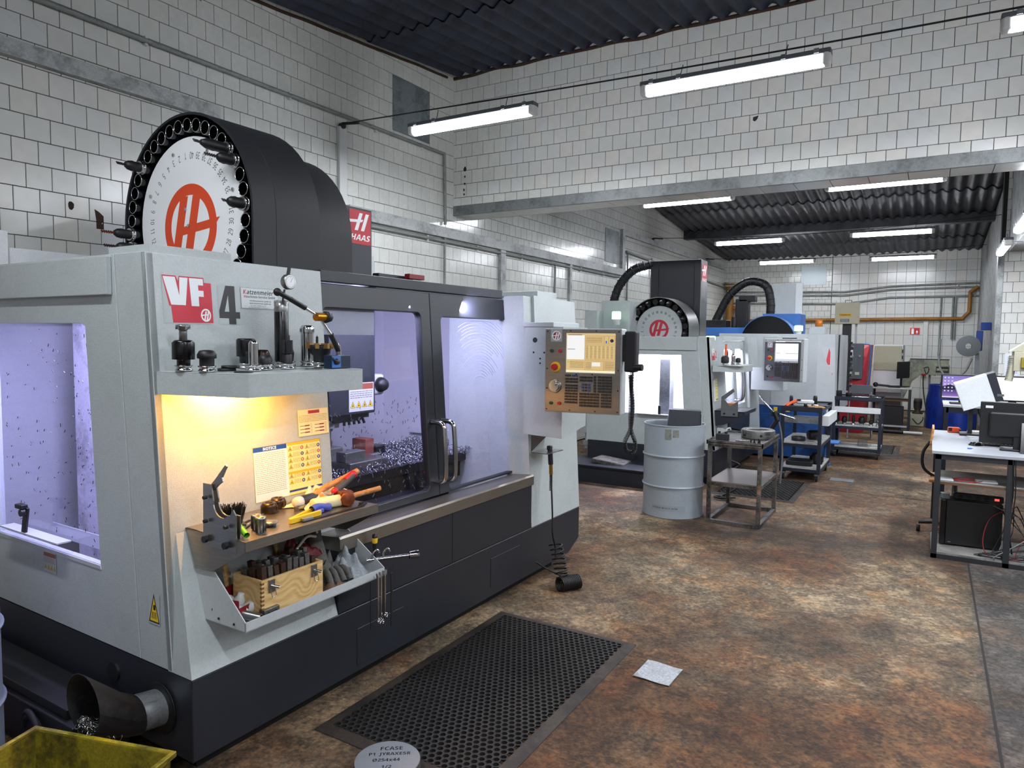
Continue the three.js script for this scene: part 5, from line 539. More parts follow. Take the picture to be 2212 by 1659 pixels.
{ const tx = canvas(512, 512, g => { g.fillStyle = '#8d9094'; g.fillRect(0, 0, 512, 512); for (let i = 0; i < 900; i++) { g.fillStyle = `rgba(${rnd() < 0.5 ? '60,60,64' : '190,192,196'},0.10)`; g.fillRect(rr(0, 512), rr(0, 512), rr(4, 90), 1.5); } g.translate(256, 256); g.rotate(-0.12); g.fillStyle = '#121214'; g.font = 'bold 64px sans-serif'; g.textAlign = 'center'; g.fillText('FCASE', 20, -130); g.font = 'bold 54px sans-serif'; g.fillText('P1  JYRAXE5R', 10, -60, 400); g.fillText('Ø254x44', -10, 20); g.fillText('1/2', 0, 110); });
  const t = thing('steel_disc', 'round steel blank with black marker writing lying on the mat', 'disc', [-1.735, 0.0145, -2.0]); part('disc', lathe(0, 0, 0, [[0, 0], [0.126, 0], [0.127, 0.001], [0.127, 0.043], [0.126, 0.044], [0, 0.044]], 'y', 48), X.raw, t); part('writing', new THREE.CircleGeometry(0.1255, 48).rotateX(-Math.PI / 2).rotateY(0.5).translate(0, 0.0446, 0), M(0xffffff, 0.4, 0.5, { map: tx }), t, 'handwritten marker text', true); }
{ const t = solo('steel_sheet', [(() => { const g = new THREE.BoxGeometry(0.19, 0.002, 0.208, 8, 1, 8), p = g.attributes.position; for (let i = 0; i < p.count; i++) { const x = p.getX(i), z = p.getZ(i); p.setY(i, p.getY(i) + 0.004 + 0.02 * Math.max(0, x + z - 0.06) * 3 * 0.3 + 0.003 * Math.sin(x * 30) * Math.cos(z * 25)); } g.computeVertexNormals(); return g; })()], M(0xb4b8bc, 0.4, 0.55, { map: heavyTex }), 'square bare sheet metal offcut lying on the floor', 'sheet'); t.position.set(-1.113, 0.002, -3.35); t.rotation.y = -0.03; }
// yellow crate with swarf
{ const t = thing('plastic_crate', 'dirty yellow plastic crate of swarf beside the auger', 'crate', [-2.31, 0, -1.08], 0.29); const cm = M(0x8a7d12, 0.6, 0, { map: heavyTex }), w = 0.56, d = 0.38, h = 0.31, q = (a, b) => hull([[-w / 2 * a, 0, -d / 2 * a]]);
  part('wall', [hull([[-w / 2 + 0.02, 0.005, -d / 2 + 0.02], [w / 2 - 0.02, 0.005, -d / 2 + 0.02], [-w / 2, h, -d / 2], [w / 2, h, -d / 2], [-w / 2 + 0.02, 0.005, -d / 2 + 0.028], [w / 2 - 0.02, 0.005, -d / 2 + 0.028], [-w / 2, h, -d / 2 + 0.008], [w / 2, h, -d / 2 + 0.008]])], cm, t); part('wall', [hull([[-w / 2 + 0.02, 0.005, d / 2 - 0.02], [w / 2 - 0.02, 0.005, d / 2 - 0.02], [-w / 2, h, d / 2], [w / 2, h, d / 2], [-w / 2 + 0.02, 0.005, d / 2 - 0.028], [w / 2 - 0.02, 0.005, d / 2 - 0.028], [-w / 2, h, d / 2 - 0.008], [w / 2, h, d / 2 - 0.008]])], cm, t);
  for (const s of [-1, 1]) part('wall', hull([[s * (w / 2 - 0.02), 0.005, -d / 2 + 0.02], [s * (w / 2 - 0.02), 0.005, d / 2 - 0.02], [s * w / 2, h, -d / 2], [s * w / 2, h, d / 2], [s * (w / 2 - 0.028), 0.005, -d / 2 + 0.02], [s * (w / 2 - 0.028), 0.005, d / 2 - 0.02], [s * (w / 2 - 0.008), h, -d / 2], [s * (w / 2 - 0.008), h, d / 2]]), cm, t); part('crate_floor', bb(-w / 2 + 0.02, w / 2 - 0.02, 0.002, 0.012, -d / 2 + 0.02, d / 2 - 0.02), cm, t);
  part('rim', [[-w / 2 - 0.012, w / 2 + 0.012, -d / 2 - 0.012, -d / 2 + 0.006], [-w / 2 - 0.012, w / 2 + 0.012, d / 2 - 0.006, d / 2 + 0.012], [-w / 2 - 0.012, -w / 2 + 0.006, -d / 2, d / 2], [w / 2 - 0.006, w / 2 + 0.012, -d / 2, d / 2]].map(([a, b, c, e]) => bb(a, b, h - 0.014, h + 0.006, c, e, 0.004)), M(0xa39314, 0.55, 0, { map: heavyTex }), t, 'worn yellow rim');
  const im = new THREE.InstancedMesh(new THREE.TorusGeometry(0.014, 0.002, 4, 6, 4), X.chrome, 900), m4 = new THREE.Matrix4(); for (let i = 0; i < 900; i++) { const a = rr(0, 6.28), r = Math.sqrt(rnd()) * 0.14; m4.compose(V(0.02 + r * Math.cos(a), 0.02 + rnd() * 0.27 * (1 - r / 0.16), 0.02 + r * Math.sin(a)), new THREE.Quaternion().setFromEuler(new THREE.Euler(rr(0, 6), rr(0, 6), rr(0, 6))), V(1, 1, 1)); im.setMatrixAt(i, m4); } im.name = 'swarf_heap'; im.userData = { kind: 'stuff', label: 'heap of shiny swarf' }; t.add(im); }
// drums
const drumP = [[0, 0], [0.286, 0], [0.292, 0.006], [0.285, 0.014], [0.285, 0.28], [0.297, 0.292], [0.297, 0.3], [0.285, 0.312], [0.285, 0.57], [0.297, 0.582], [0.297, 0.59], [0.285, 0.602], [0.285, 0.872], [0.292, 0.878], [0.29, 0.884], [0.282, 0.882], [0.28, 0.86], [0.28, 0.03], [0, 0.03]];
const drumM = M(0x9aa3aa, 0.38, 0.1, { map: paintTex });
{ const t = thing('steel_drum', 'grey open steel drum behind the yellow crate', 'drum', [-3.14, 0, -0.99]); part('shell', lathe(0, 0, 0, drumP, 'y', 48), drumM, t); part('paper_label', new THREE.CylinderGeometry(0.2862, 0.2862, 0.16, 12, 1, true, 2.0, 0.5).translate(0, 0.74, 0), X.plasticW, t, 'torn white label'); }
{ const t = thing('steel_drum', 'grey open steel drum with stencilled numbers between the two machines', 'drum', [-2.1, 0, -6.62]); part('shell', lathe(0, 0, 0, drumP, 'y', 56), drumM, t, 'grey ribbed shell'); part('contents', cy(0, 0.7, 0, 0.278, 0.278, 0.02), M(0x3a2d22, 0.9, 0, { map: heavyTex }), t, 'brown swarf inside');
  const tx = canvas(512, 64, g => { g.fillStyle = '#8f989f'; g.fillRect(0, 0, 512, 64); g.fillStyle = '#1c1e22'; g.font = 'bold 24px monospace'; g.fillText('1010303026 UN/1A1/X1.40/200', 10, 40, 490); });
  part('stencil', new THREE.CylinderGeometry(0.2858, 0.2858, 0.055, 24, 1, true, -0.62, 1.15).rotateY(0.2).translate(0, 0.1, 0), M(0xffffff, 0.4, 0.1, { map: tx }), t, 'black stencilled number', true); part('scraped_label', [new THREE.CylinderGeometry(0.2857, 0.2857, 0.1, 10, 1, true, 0.0, 0.22).translate(0, 0.80, 0), new THREE.CylinderGeometry(0.2857, 0.2857, 0.07, 8, 1, true, 0.26, 0.2).translate(0, 0.81, 0)], M(0x87897f, 0.8, 0, { map: heavyTex }), t, 'scraped-off paper label');
  const b = thing('sheet_box', 'charcoal folded sheet metal cover sticking out of the drum', 'cover', [-2.02, 0.715, -6.68], 0.35); part('cover', [hull([[-0.17, 0, 0.09], [0.15, 0, 0.09], [-0.15, 0.3, 0.06], [0.15, 0.29, 0.06], [-0.17, 0, -0.08], [0.15, 0, -0.08], [-0.15, 0.3, -0.09], [0.15, 0.29, -0.09]])], X.dark, b); part('flange', bx(0.155, 0.13, -0.01, 0.006, 0.27, 0.2, 0.001), X.greyB, b, 'pale folded edge'); }

{ const t = thing('hose_coil', 'black rubber hose coiled on the floor behind the crate', 'hose', [-3.02, 0, -1.36]); part('coil', new THREE.TorusGeometry(0.075, 0.012, 8, 30).rotateX(0.25).translate(0, 0.09, 0), X.rubber, t); part('loose_loop', tube([[-0.1, 0.12, 0.0], [-0.02, 0.18, 0.02], [0.06, 0.16, 0.03], [0.1, 0.06, 0.03], [0.06, 0.013, 0.05], [-0.05, 0.013, 0.06]], 0.011, 40, 7), X.rubber, t); }
// ================================================================ SECOND MACHINING CENTRE
const m2 = thing('machining_center', 'smaller grey machining center behind the grey drum, with a dark column', 'machine', [-2.065, 0, -8.04], Math.PI / 2);
const disc2 = canvas(512, 512, g => { g.fillStyle = '#a9adac'; g.fillRect(0, 0, 512, 512); emblem(g, 256, 256, 108, '#a81c2c', '#a81c2c', -1); g.fillStyle = '#17181a'; g.font = 'bold 34px sans-serif'; g.textAlign = 'center'; g.textBaseline = 'middle'; for (let n = 1; n <= 24; n++) { const a = D(172 + 15 * (n - 1)); g.save(); g.translate(256 + 190 * Math.cos(a), 256 - 190 * Math.sin(a)); g.rotate(-a - Math.PI / 2); g.scale(0.7, 1); g.fillText(String(n), 0, 0); g.restore(); } });
{
  const p = m2, w2 = y => -0.083 * (y - 0.417), F = d => basis([0, 0.083 * d, 0.0346 + d], [1, 0, 0], [0, 1, -0.083]), S = SF(0);
  part('base', [prism([[0, 0.1], [2.35, 0.1], [2.35, 0.415], [0, 0.415]], -1.6, 0, 0.003)], X.dark, p, 'charcoal base'); part('plinth', bb(0.1, 2.3, 0, 0.1, -1.5, -0.1), X.black, p); part('coolant_tank', [bb(-0.58, 0, 0.0, 0.19, -1.75, -0.35, 0.004), bb(-0.6, 0, 0.19, 0.205, -1.75, -0.35)], X.dark, p, 'charcoal coolant tank'); part('base_hole', cy(-0.004, 0.25, -0.95, 0.03, 0.03, 0.006, 'x'), X.black, p); part('swarf_rag', bx(-0.3, 0.22, -1.15, 0.3, 0.06, 0.4, 0.02, 0.1), X.clothG, p);
  part('corner_strip', plate(S, [[-0.117, 0.417], [0, 0.417], [w2(1.722), 1.722], [-0.235, 1.722]], [], 0.03, 0.002), X.grey, p); part('side_panel', plate(S, [[-1.6, 0.417], [-0.122, 0.417], [-0.24, 1.722], [-1.6, 1.722]], [[[-1.3, 0.79], [-0.375, 0.79], [-0.432, 1.505], [-1.3, 1.505]]], 0.03, 0.002), X.grey, p, 'pale grey side panel'); part('raised_strip', bb(-0.02, 0, 1.565, 1.716, -1.6, -0.245, 0.003), X.grey, p); part('side_window', sheet(SF(0.012), [[-1.3, 0.79], [-0.375, 0.79], [-0.432, 1.505], [-1.3, 1.505]]), X.pane, p, 'bright side window'); part('window_ledge', [bb(-0.06, 0, 0.79, 0.80, -0.95, -0.42, 0.002)], X.greyB, p); part('wiper_handle', bx(-0.04, 0.85, -0.66, 0.02, 0.11, 0.03, 0.003), X.black, p);
  part('front_panel', plate(F(0), [[0, 0.417], [0.62, 0.417], [0.62, 1.725], [0, 1.725]], [], 0.03, 0.002), X.grey, p); part('front_apron', bb(0.62, 1.75, 0.415, 0.74, -0.1, 0, 0.003), X.dark, p); part('sill', bb(0.62, 1.75, 0.74, 0.775, -0.12, 0.01, 0.003), X.inox, p);
  for (const [a, b, l] of [[0.624, 1.18], [1.184, 1.75]]) { const d = part('sliding_door', plate(F(-0.015), [[a, 0.78], [b, 0.78], [b, 1.68], [a, 1.68]], [rrect(a + 0.07, b - 0.07, 0.86, 1.58, 0.03)], 0.03, 0.002), X.grey, p, 'grey sliding door'); part('window_pane', sheet(F(-0.025), [[a + 0.05, 0.85], [b - 0.05, 0.85], [b - 0.05, 1.59], [a + 0.05, 1.59]]), X.pane, d); const hx = a < 1 ? 1.13 : 1.23, z0 = w2(1.1); part('door_handle', tube([[hx, 1.3, z0], [hx, 1.3, z0 + 0.06], [hx, 1.26, z0 + 0.075], [hx, 0.96, z0 + 0.08], [hx, 0.92, z0 + 0.06], [hx, 0.92, z0]], 0.015, 30, 8), X.chrome, d, 'polished tube handle'); }
  part('door_track', bb(0.6, 1.8, 1.68, 1.73, -0.4, -0.1, 0.003), X.greyB, p); part('right_column', hull([[1.75, 0.415, 0.02], [2.35, 0.415, 0.02], [1.75, 1.73, -0.06], [2.35, 1.73, -0.06], [1.75, 0.415, -0.9], [2.35, 0.415, -0.9], [1.75, 1.73, -0.9], [2.35, 1.73, -0.9]]), X.grey, p, 'pale grey right column'); part('back_panel', [bb(0, 2.35, 0.41, 1.7, -1.62, -1.6), bb(2.32, 2.35, 0.41, 1.7, -1.6, -0.5)], X.greyB, p); part('roof', [bb(0.03, 0.4, 1.7, 1.715, -1.6, -0.12), bb(1.1, 2.35, 1.7, 1.715, -1.6, -0.12), bb(0.4, 1.1, 1.7, 1.715, -1.6, -1.4)], X.greyB, p); part('left_liner', [bb(0.36, 0.38, 0.45, 1.7, -1.55, -0.14)], M(0xe2e2e8, 0.5), p); part('inner_post', bb(0.2, 0.35, 0.6, 1.45, -0.75, -0.62, 0.004), X.zinc, p); part('back_liner', bb(0.4, 2.3, 0.45, 1.7, -1.5, -1.48), M(0xdedee6, 0.5), p);
  // shelves
  part('tool_shelf', [bb(0.02, 0.64, 1.395, 1.40, -0.06, 0.26), plate(basis([0.1, 1.325, 0.262], [1, 0, 0], [0, 1, 0]), [[0, 0], [0.48, 0], [0.48, 0.075], [0, 0.075]], [], 0.003), plate(basis([0.01, 1.325, -0.06], [0.09, 0, 0.322], [0, 1, 0]), [[0, 0], [0.334, 0], [0.334, 0.075], [0, 0.075]], [], 0.003)], X.grey, p, 'pale grey shelf'); part('work_shelf', [bb(0.06, 0.66, 0.872, 0.878, -0.05, 0.3), plate(SF(0.06), [[-0.04, 0.878], [0.3, 0.878], [0.3, 0.84], [0.08, 0.72], [-0.02, 0.70]], [], 0.004), bb(0.06, 0.66, 0.84, 0.878, 0.297, 0.3)], X.dark, p, 'dark steel work shelf'); part('tool_tray', [bb(0.06, 0.66, 0.53, 0.535, -0.02, 0.3), plate(SF(0.06), [[0.0, 0.68], [0.06, 0.68], [0.3, 0.57], [0.3, 0.53], [0.0, 0.53]], [], 0.004), bb(0.06, 0.66, 0.53, 0.57, 0.297, 0.3)], X.greyB, p, 'pale grey tray');
  sticker('notice_label', F(0.001), 0.06, 0.24, 0.98, 1.25, noticeTex, p, 'label sheet with yellow warnings'); sticker('model_decal', F(0.001), 0.06, 0.3, 1.45, 1.62, canvas(256, 160, (g, w, h) => { g.fillStyle = '#a9b0af'; g.fillRect(0, 0, w, h); g.fillStyle = '#b71c28'; g.fillRect(8, 70, 130, 84); g.fillStyle = '#dfe3e5'; g.font = 'bold 110px sans-serif'; g.fillText('VF', 4, 104, 140); g.fillStyle = '#b71c28'; g.fillText('2', 160, 130); }), p, 'red and white model lettering');
  // changer, column, cable chain
  const cY = 1.81, cZ = -0.905;
  part('carousel_cover', [prismX([...arc(cZ, cY, 0.41, 0, 180, 28), [cZ - 0.41, 1.5], [cZ - 0.402, 1.5], ...arc(cZ, cY, 0.402, 180, 0, 28), [cZ + 0.402, 1.5], [cZ + 0.41, 1.5]], 0.52, 0.95)], X.steel, p, 'bright arched changer cover'); part('carousel_back', prismX([...arc(cZ, cY, 0.4, 0, 180, 24), [cZ - 0.4, 1.5], [cZ + 0.4, 1.5]], 0.66, 0.9), X.black, p); part('tool_disc', cy(0.58, cY, cZ, 0.3, 0.3, 0.04, 'x', 40), X.zinc, p); part('disc_print', new THREE.CircleGeometry(0.299, 40).rotateY(-Math.PI / 2).translate(0.5785, cY, cZ), M(0xffffff, 0.45, 0, { map: disc2 }), p, 'grey disc with pocket numbers and red emblem', true);
  for (let n = 0; n < 24; n++) { const a = D(172 + 15 * n), y = cY + 0.35 * Math.sin(a), z = cZ + 0.35 * Math.cos(a); if (y < 1.7) continue; part('tool_pocket', cy(0.54, y, z, 0.036, 0.036, 0.1, 'x', 14), X.blackGloss, p); if (n % 3 !== 1) { const t = thing('loaded_tool', `loaded tool in the second machine's changer, pocket ${['one', 'two', 'three', 'four', 'five', 'six', 'seven', 'eight', 'nine', 'ten', 'eleven', 'twelve', 'thirteen', 'fourteen', 'fifteen', 'sixteen', 'seventeen', 'eighteen', 'nineteen', 'twenty', 'twenty-one', 'twenty-two', 'twenty-three', 'twenty-four'][n]}`, 'tool holder', V(0.54, y, z).applyAxisAngle(V(0, 1, 0), Math.PI / 2).add(V(-2.065, 0, -8.04)).toArray(), Math.PI / 2, 'tools loaded in the second changer'); part('holder', lathe(0, 0, 0, [[0, 0], [0.03, 0], [0.03, 0.02], [0.022, 0.03], [0.018, 0.07], [0.008, 0.08], [0.006, 0.11], [0, 0.11]], '-x', 14), X.iron, t); } }
  part('column_cover', [bb(1.06, 1.36, 1.75, 2.73, -1.2, -0.525, 0.006), bb(1.0, 1.06, 1.95, 2.12, -1.22, -0.85, 0.004)], X.dark, p, 'charcoal column cover'); part('column_front', bb(1.065, 1.355, 1.72, 2.45, -0.525, -0.52), X.steel, p, 'bright metal strip'); sticker('brand_sign', basis([0, 0, -0.5235], [1, 0, 0], [0, 1, 0]), 1.09, 1.33, 2.42, 2.68, signTex, p, 'red sign with white slanted letters'); parts('column_rib', [-1.1, -0.62].map(z => bb(1.045, 1.06, 1.95, 2.72, z - 0.01, z + 0.01)), X.darkB, p);
  part('rear_cabinet', [bb(0.3, 0.8, 1.72, 2.17, -1.58, -1.2, 0.004), bb(0.1, 0.5, 1.72, 2.04, -1.72, -1.55, 0.004)], X.grey, p); part('cable_chain', tube([[1.0, 1.9, -1.78], [1.0, 2.15, -1.72], [1.0, 2.42, -1.62], [1.0, 2.62, -1.42], [1.1, 2.7, -1.2]], 0.06, 40, 8), X.black, p, 'black cable chain'); parts('chain_link', Array.from({ length: 14 }, (_, i) => { const c = new THREE.CatmullRomCurve3([[1.0, 1.9, -1.78], [1.0, 2.15, -1.72], [1.0, 2.42, -1.62], [1.0, 2.62, -1.42], [1.1, 2.7, -1.2]].map(q => V(...q))), q = c.getPointAt((i + 0.5) / 14), tg = c.getTangentAt((i + 0.5) / 14); return new THREE.TorusGeometry(0.062, 0.006, 5, 12).applyQuaternion(new THREE.Quaternion().setFromUnitVectors(V(0, 0, 1), tg)).translate(q.x, q.y, q.z); }), X.dark, p);
  const beacon = (x, y, z) => { const b = part('beacon_base', [cy(x, y - 0.13, z, 0.045, 0.045, 0.07)], X.greyB, p); part('beacon_light', lathe(x, y - 0.06, z, [[0, 0], [0.055, 0], [0.055, 0.085], [0.048, 0.095], [0, 0.095]], 'y', 16), glowing(0xaef2bc, 2.2), b, 'glowing green-white beacon'); };
  beacon(0.1, 1.99, -1.29); beacon(0.26, 1.70, -0.16);
  part('connector_box', [bb(0.5, 0.6, 0.42, 0.86, -1.95, -1.68, 0.004)], X.white, p, 'white electrical box'); part('plug_row', [bx(0.49, 0.75, -1.78, 0.02, 0.09, 0.2, 0.004)], X.blueLt, p); parts('plug', [-1.84, -1.76, -1.7].map(z => cy(0.44, 0.75, z, 0.03, 0.03, 0.05, 'x', 12)), X.black, p); part('plug_lead', tube([[0.44, 0.73, -1.7], [0.42, 0.5, -1.66], [0.4, 0.3, -1.6], [0.4, 0.21, -1.55]], 0.008, 20), X.black, p); part('box_leg', [bb(0.52, 0.58, 0.21, 0.42, -1.88, -1.84), bb(0.5, 0.9, 0.26, 0.31, -1.9, -1.6)], X.greyB, p);
  part('pendant_arm_box', [bb(1.75, 2.05, 1.02, 1.32, 0.0, 0.42, 0.006), bb(1.55, 1.8, 1.25, 1.75, 0.18, 0.36, 0.006)], X.grey, p);
  const s = 1.07, PF = basis([1.46, 1.17, 0.225], [-0.13, 0, 0.49], [0, 1, 0]).multiply(new THREE.Matrix4().makeScale(s, s, s)); const g2 = new THREE.Group(); pendant(p, PF, M(0x57565a, 0.4, 0.6), screenTex2, 1.1, 'dark operator pendant with a white screen');
  for (const [x, w] of [[0.9, 0.4], [1.45, 0.4]]) part('cabin_light_strip', bx(x, 1.64, -0.2, w, 0.02, 0.05, 0.004), glowing(0xf2f0ff, 30), p, 'glowing cabin strip lamp'); part('cabin_light_strip', bx(0.2, 1.64, -0.7, 0.05, 0.02, 0.7, 0.004), glowing(0xf2f0ff, 30), p, 'glowing cabin strip lamp');
  p.updateMatrixWorld(true); const W = (x, y, z) => V(x, y, z).applyMatrix4(p.matrixWorld).toArray();
  areaLight(0xf2f0ff, 400, 0.8, 0.06, W(1.2, 1.625, -0.2), W(1.2, 0.9, -0.7)); areaLight(0xf2f0ff, 700, 0.7, 0.05, W(0.2, 1.625, -0.7), W(0.24, 0.5, -0.7));
}
const W2 = (x, y, z) => V(x, y, z).applyMatrix4(m2.matrixWorld).toArray(), on2 = (n, l, c, u, y, z, turn = 0, g) => thing(n, l, c, W2(u, y, z), Math.PI / 2 + turn, g);
for (const [u, z, r, h, m, l] of [[0.12, 0.05, 0.045, 0.11, X.black, 'fat black tool holder on the second machine shelf'], [0.3, 0.1, 0.025, 0.13, X.chrome, 'slim chrome holder on the second machine shelf'], [0.38, 0.0, 0.02, 0.17, X.iron, 'slim dark holder on the second machine shelf'], [0.46, 0.12, 0.03, 0.08, X.black, 'low black holder on the second machine shelf']]) { const t = on2('tool_holder', l, 'tool holder', u, 1.4005, z, 0, 'holders on the second shelf'); part('flange', lathe(0, 0, 0, flangeP), X.chrome, t); part('body', lathe(0, 0, 0, [[r * 0.8, 0.025], [r, 0.03], [r, h * 0.8], [r * 0.6, h], [0, h]]), m, t); }
{ const t = on2('spray_pliers', 'orange handled pliers standing in the black holder', 'pliers', 0.12, 1.51, 0.05); part('grip', [tube([[0, 0, 0], [0.01, 0.06, 0], [0.03, 0.13, 0]], 0.01, 12, 7), tube([[0.01, 0, 0], [0.035, 0.06, 0], [0.04, 0.13, 0]], 0.01, 12, 7)], X.orange, t, 'orange grip'); t.name = 'pliers'; }
{ const t = on2('tool_fixture', 'steel tool fixture plate with a notch on the second work shelf', 'fixture', 0.05, 0.88, 0.14); part('plate', plate(basis([-0.01, 0, 0], [0, 0, 1], [0, 1, 0]), [[-0.1, -0.06], [0.09, -0.06], [0.09, 0.12], [0.0, 0.06], [-0.06, 0.13], [0.05, 0.23], [0.03, 0.26], [-0.1, 0.16]], [], 0.006, 0.001), X.steel, t); parts('bolt', [[-0.06, -0.03], [0.05, -0.03]].map(([z, y]) => cy(-0.026, y, z, 0.012, 0.012, 0.012, 'x', 8)), X.black, t); }
{ const t = on2('wooden_block', 'small brown wooden block on the second work shelf', 'block', 0.32, 0.8785, 0.1); part('block', bx(0, 0.04, 0, 0.2, 0.08, 0.07, 0.004), X.ash, t); parts('drilled_hole', [-0.05, 0, 0.05].map(x => cy(x, 0.08, 0, 0.012, 0.012, 0.0012)), X.black, t); }
{ const t = on2('cable_bundle', 'tangle of black and white leads in the second tray', 'cables', 0.3, 0.535, 0.15); parts('lead', [0, 1, 2, 3].map(i => tube(Array.from({ length: 7 }, (_, k) => [rr(-0.2, 0.2), 0.012 + rr(0, 0.1), rr(-0.1, 0.12)]), 0.009, 40, 6)), X.black, t); part('white_lead', tube(Array.from({ length: 6 }, () => [rr(-0.2, 0.2), rr(0.02, 0.14), rr(-0.1, 0.12)]), 0.01, 40, 6), X.plasticW, t); }
{ const t = thing('air_hose', 'black spiral hose hanging behind the steel stand', 'hose', [-1.75, 0, -7.62]); part('hose', tube([[-0.02, 0.55, 0], [-0.05, 0.42, 0.03], [0.06, 0.36, 0.02], [-0.02, 0.28, 0.02], [0.08, 0.2, 0.03], [0.03, 0.1, 0.05], [-0.1, 0.02, 0.1], [-0.05, 0.03, 0.2], [0.05, 0.025, 0.12]], 0.011, 80, 7), X.black, t); part('floor_coil', new THREE.TorusGeometry(0.08, 0.011, 7, 30).rotateX(1.5).translate(-0.08, 0.02, 0.15), X.black, t); }
{ const t = thing('air_gun', 'black air gun hung from a bent rod beside the trolley', 'air gun', [-1.55, 0, -8.6]); part('rod', pipe([[-0.2, 1.02, -0.2], [-0.1, 0.96, 0], [0.02, 0.85, 0.02], [0.25, 0.79, 0.02]], 0.012, 8), X.chrome, t); part('gun', [seg([0.02, 0.86, 0.02], [0.06, 0.76, 0.02], 0.03), seg([0.06, 0.77, 0.02], [-0.05, 0.58, 0.02], 0.026), bx(0.03, 0.83, 0.02, 0.1, 0.05, 0.04, 0.01)], X.black, t); part('hose', tube([[0.06, 0.78, 0.02], [0.1, 0.6, 0.0], [0.12, 0.3, 0], [0.11, 0.02, 0.02]], 0.011, 30), X.zinc, t); }

// ================================================================ STANDS AND TROLLEYS
function frameOf(t, w, d, h, s, m, ys) { for (const x of [-1, 1]) for (const z of [-1, 1]) part('leg', bx(x * (w / 2 - s / 2), h / 2 + ys.lift / 2, z * (d / 2 - s / 2), s, h - ys.lift, s, 0.002), m, t); for (const y of ys.rails) { part('rail', bx(0, y, d / 2 - s / 2, w - 2 * s, s, s, 0.002), m, t); part('rail', bx(0, y, -d / 2 + s / 2, w - 2 * s, s, s, 0.002), m, t); part('rail', bx(w / 2 - s / 2, y, 0, s, s, d - 2 * s, 0.002), m, t); part('rail', bx(-w / 2 + s / 2, y, 0, s, s, d - 2 * s, 0.002), m, t); } }
{ const t = thing('steel_stand', 'bare welded steel stand with a shelf in front of the drum', 'stand', [-1.48, 0, -6.82]); frameOf(t, 0.48, 0.78, 0.75, 0.035, X.raw, { lift: 0, rails: [0.0175, 0.37, 0.7325] }); part('top_plate', bb(-0.25, 0.25, 0.75, 0.757, -0.4, 0.4, 0.001), X.raw, t); parts('edge_angle', [bb(-0.25, 0.25, 0.735, 0.775, 0.39, 0.4), bb(-0.25, 0.25, 0.735, 0.775, -0.4, -0.39), bb(-0.25, -0.24, 0.735, 0.775, -0.4, 0.4), bb(0.24, 0.25, 0.735, 0.775, -0.4, 0.4)], X.raw, t); part('lower_shelf', bb(-0.235, 0.235, 0.388, 0.393, -0.385, 0.385), X.inox, t, 'shiny lower shelf'); parts('worn_patch', [bx(-0.24, 0.38, 0.373, 0.001, 0.1, 0.03), bx(0.225, 0.36, 0.3905, 0.03, 0.09, 0.001)].map(g => g), M(0x9c7a62, 0.8, 0, { map: heavyTex }), t, 'torn tape patch'); }
const onS = (n, l, c, x, z, turn = 0, g, y = 0.7575) => thing(n, l, c, [-1.48 + x, y, -6.82 + z], turn, g);
{ const t = onS('turned_ring', 'large turned steel ring on the welded stand', 'ring', 0.1, -0.12); part('ring', lathe(0, 0, 0, [[0.12, 0], [0.15, 0], [0.155, 0.01], [0.155, 0.075], [0.145, 0.085], [0.11, 0.085], [0.1, 0.07], [0.12, 0.0]], 'y', 40), X.raw, t); parts('bore', [[0.06, 0.14], [-0.1, 0.12]].map(([x, z]) => lathe(x, 0.04, z, [[0, 0], [0.012, 0], [0.012, 0.012], [0, 0.012]], 'z', 12)), X.black, t); }
{ const t = onS('clamp_block', 'dark clamp block on the stand corner', 'block', -0.15, 0.22, 0.2); part('body', bx(0, 0.03, 0, 0.12, 0.06, 0.08, 0.004), X.iron, t); parts('screw', [cy(-0.03, 0.06, 0, 0.012, 0.012, 0.02), cy(0.03, 0.06, 0, 0.012, 0.012, 0.02)], X.black, t); }
{ const t = onS('drilled_bar', 'aluminium bar with square holes on the stand', 'bar', 0.05, 0.3, 0.1); part('bar', bx(0, 0.012, 0, 0.12, 0.024, 0.05, 0.002), X.steel, t); parts('hole', [-0.035, 0, 0.035].map(x => bx(x, 0.0243, 0, 0.014, 0.001, 0.014)), X.black, t); }
for (const [i, x, z] of [[0, 0.15, 0.28], [1, 0.18, 0.24], [2, 0.2, 0.3], [3, 0.13, 0.33]]) { const t = onS('hex_bolt', 'short black bolt standing among others on the stand', 'bolt', x, z, 0, 'bolts on the welded stand'); part('head', cy(0, 0, 0, 0.012, 0.012, 0.012, 'y', 6), X.iron, t); part('shank', cy(0, 0.012, 0, 0.007, 0.007, 0.03, 'y', 8), X.iron, t); }
function caster(t, x, z) { const c = part('caster_fork', [bx(x, 0.085, z, 0.05, 0.03, 0.05, 0.006), bx(x + 0.016, 0.06, z, 0.004, 0.06, 0.03), bx(x - 0.016, 0.06, z, 0.004, 0.06, 0.03)], X.zinc, t); part('wheel', lathe(x - 0.011, 0.04, z, [[0.0, 0], [0.036, 0], [0.04, 0.004], [0.04, 0.018], [0.036, 0.022], [0, 0.022]], 'x', 18), X.rubber, c, 'black wheel'); }
